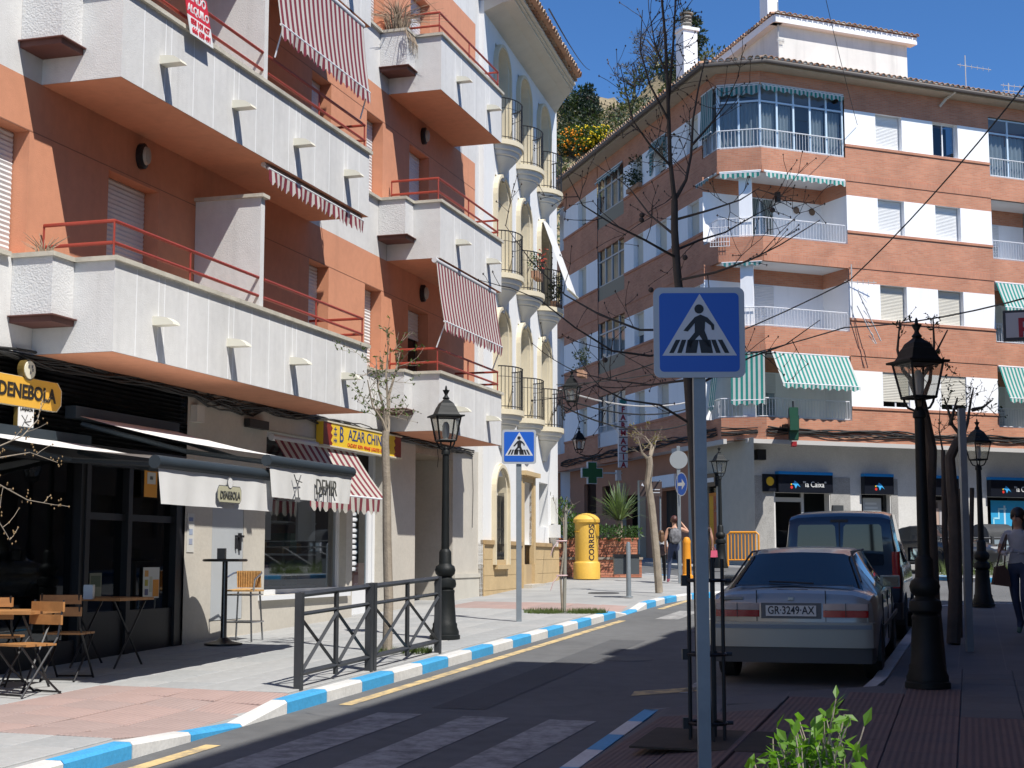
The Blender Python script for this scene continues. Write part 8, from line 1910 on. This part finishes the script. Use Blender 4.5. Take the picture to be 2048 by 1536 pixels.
cable('overhead_cable', 'hair-thin cable falling across the penthouse to the white band', [PX(1652, 0, 44), F1(3.9, .05, 16.6)], .01, .1, cat='cable', group='overhead cables')
cable('overhead_cable', 'hair-thin cable in the sky beside the tiled eave', [FB(2, 1.0, 14.0), PX(1180, 140, 128)], .02, .3, cat='cable', group='overhead cables')

# ================================================================== split joined pieces into parts
def split_loose(o, most=60):
    me = o.data; n = len(me.vertices); par = list(range(n))
    def find(a):
        while par[a] != a: par[a] = par[par[a]]; a = par[a]
        return a
    for p in me.polygons:
        v = p.vertices; a = find(v[0])
        for q in v[1:]:
            b = find(q)
            if a != b: par[b] = a
    return [find(i) for i in range(n)]
def key(v): return (round(v.co.x, 4), round(v.co.y, 4), round(v.co.z, 4))
SKIP = {'crown', 'foliage', 'flowers', 'planter_hedge', 'trunk', 'louvre', 'lettering', 'shutter', 'wires', 'stems', 'hanging_stems', 'canopy', 'curtain', 'bracket', 'grid_dish', 'boom', 'wicker_back', 'lantern_frame', 'lantern_glass', 'body_', 'sign_case', 'roof', 'wall', 'white_band', 'parapet_band', 'brick_band', 'grille', 'terrace_wall', 'terrace_brick', 'portal', 'back_wall', 'side_wall', 'bar_room', 'shop_room', 'bank_room', 'eave', 'shield_drawing', 'emblem', 'cross_outline', 'ground_wall', 'tympanum', 'overhang_soffit', 'penthouse_wall', 'surround', 'surround_edge', 'bed', 'seat', 'lid', 'cross_face', 'person', 'figure', 'hair', 'shop_wall', 'soffit', 'bank_wall'}
todo = []
for o in list(bpy.data.objects):
    if o.type != 'MESH' or o.get('kind') == 'stuff' or o.data.users > 1: continue
    nm = o.name.split('.')[0]
    if nm in SKIP or (o.parent is None and o.get('category')) or len(o.data.polygons) > 6000: continue
    todo.append(o)
for o in todo:
    me = o.data; roots = split_loose(o)
    # weld islands that share positions
    pos = {}; par = {r_: r_ for r_ in set(roots)}
    if len(par) < 2 or len(par) > 400: continue
    def fd(a):
        while par[a] != a: a = par[a]
        return a
    for v, r_ in zip(me.vertices, roots):
        k = key(v)
        if k in pos: a, b = fd(pos[k]), fd(r_); par[b] = a
        else: pos[k] = r_
    ids = [fd(r_) for r_ in roots]; isl_ = sorted(set(ids))
    if len(isl_) < 2 or len(isl_) > 60: continue
    polys = {i: [] for i in isl_}
    for p in me.polygons: polys[ids[p.vertices[0]]].append(p)
    uvl = me.uv_layers.active
    nm = o.name.split('.')[0]; made = []
    for i in isl_:
        vm = {}; vs = []; fs = []; uv = []; smo = []; mi = []
        for p in polys[i]:
            f = []
            for li in p.loop_indices:
                vi = me.loops[li].vertex_index
                if vi not in vm: vm[vi] = len(vs); vs.append(tuple(me.vertices[vi].co))
                f.append(vm[vi])
                if uvl: uv += list(uvl.data[li].uv)
            fs.append(f); smo.append(p.use_smooth); mi.append(p.material_index)
        if not fs: continue
        m2 = bpy.data.meshes.new(nm); m2.from_pydata(vs, [], fs)
        if uvl: m2.uv_layers.new(name='UVMap').data.foreach_set('uv', uv)
        for m_ in me.materials: m2.materials.append(m_)
        m2.polygons.foreach_set('use_smooth', smo); m2.polygons.foreach_set('material_index', mi)
        if any(smo):
            try: m2.set_sharp_from_angle(angle=radians(40))
            except Exception: pass
        made.append(m2)
    ch = list(o.children)
    o.data = made[0]
    for m2 in made[1:]:
        c_ = bpy.data.objects.new(nm, m2); COL.objects.link(c_); c_.parent = o.parent; c_.matrix_local = o.matrix_local.copy()
for o in bpy.data.objects:
    for k in ('label', 'category', 'group'):
        if k in o.keys() and o.get(k) is None: del o[k]
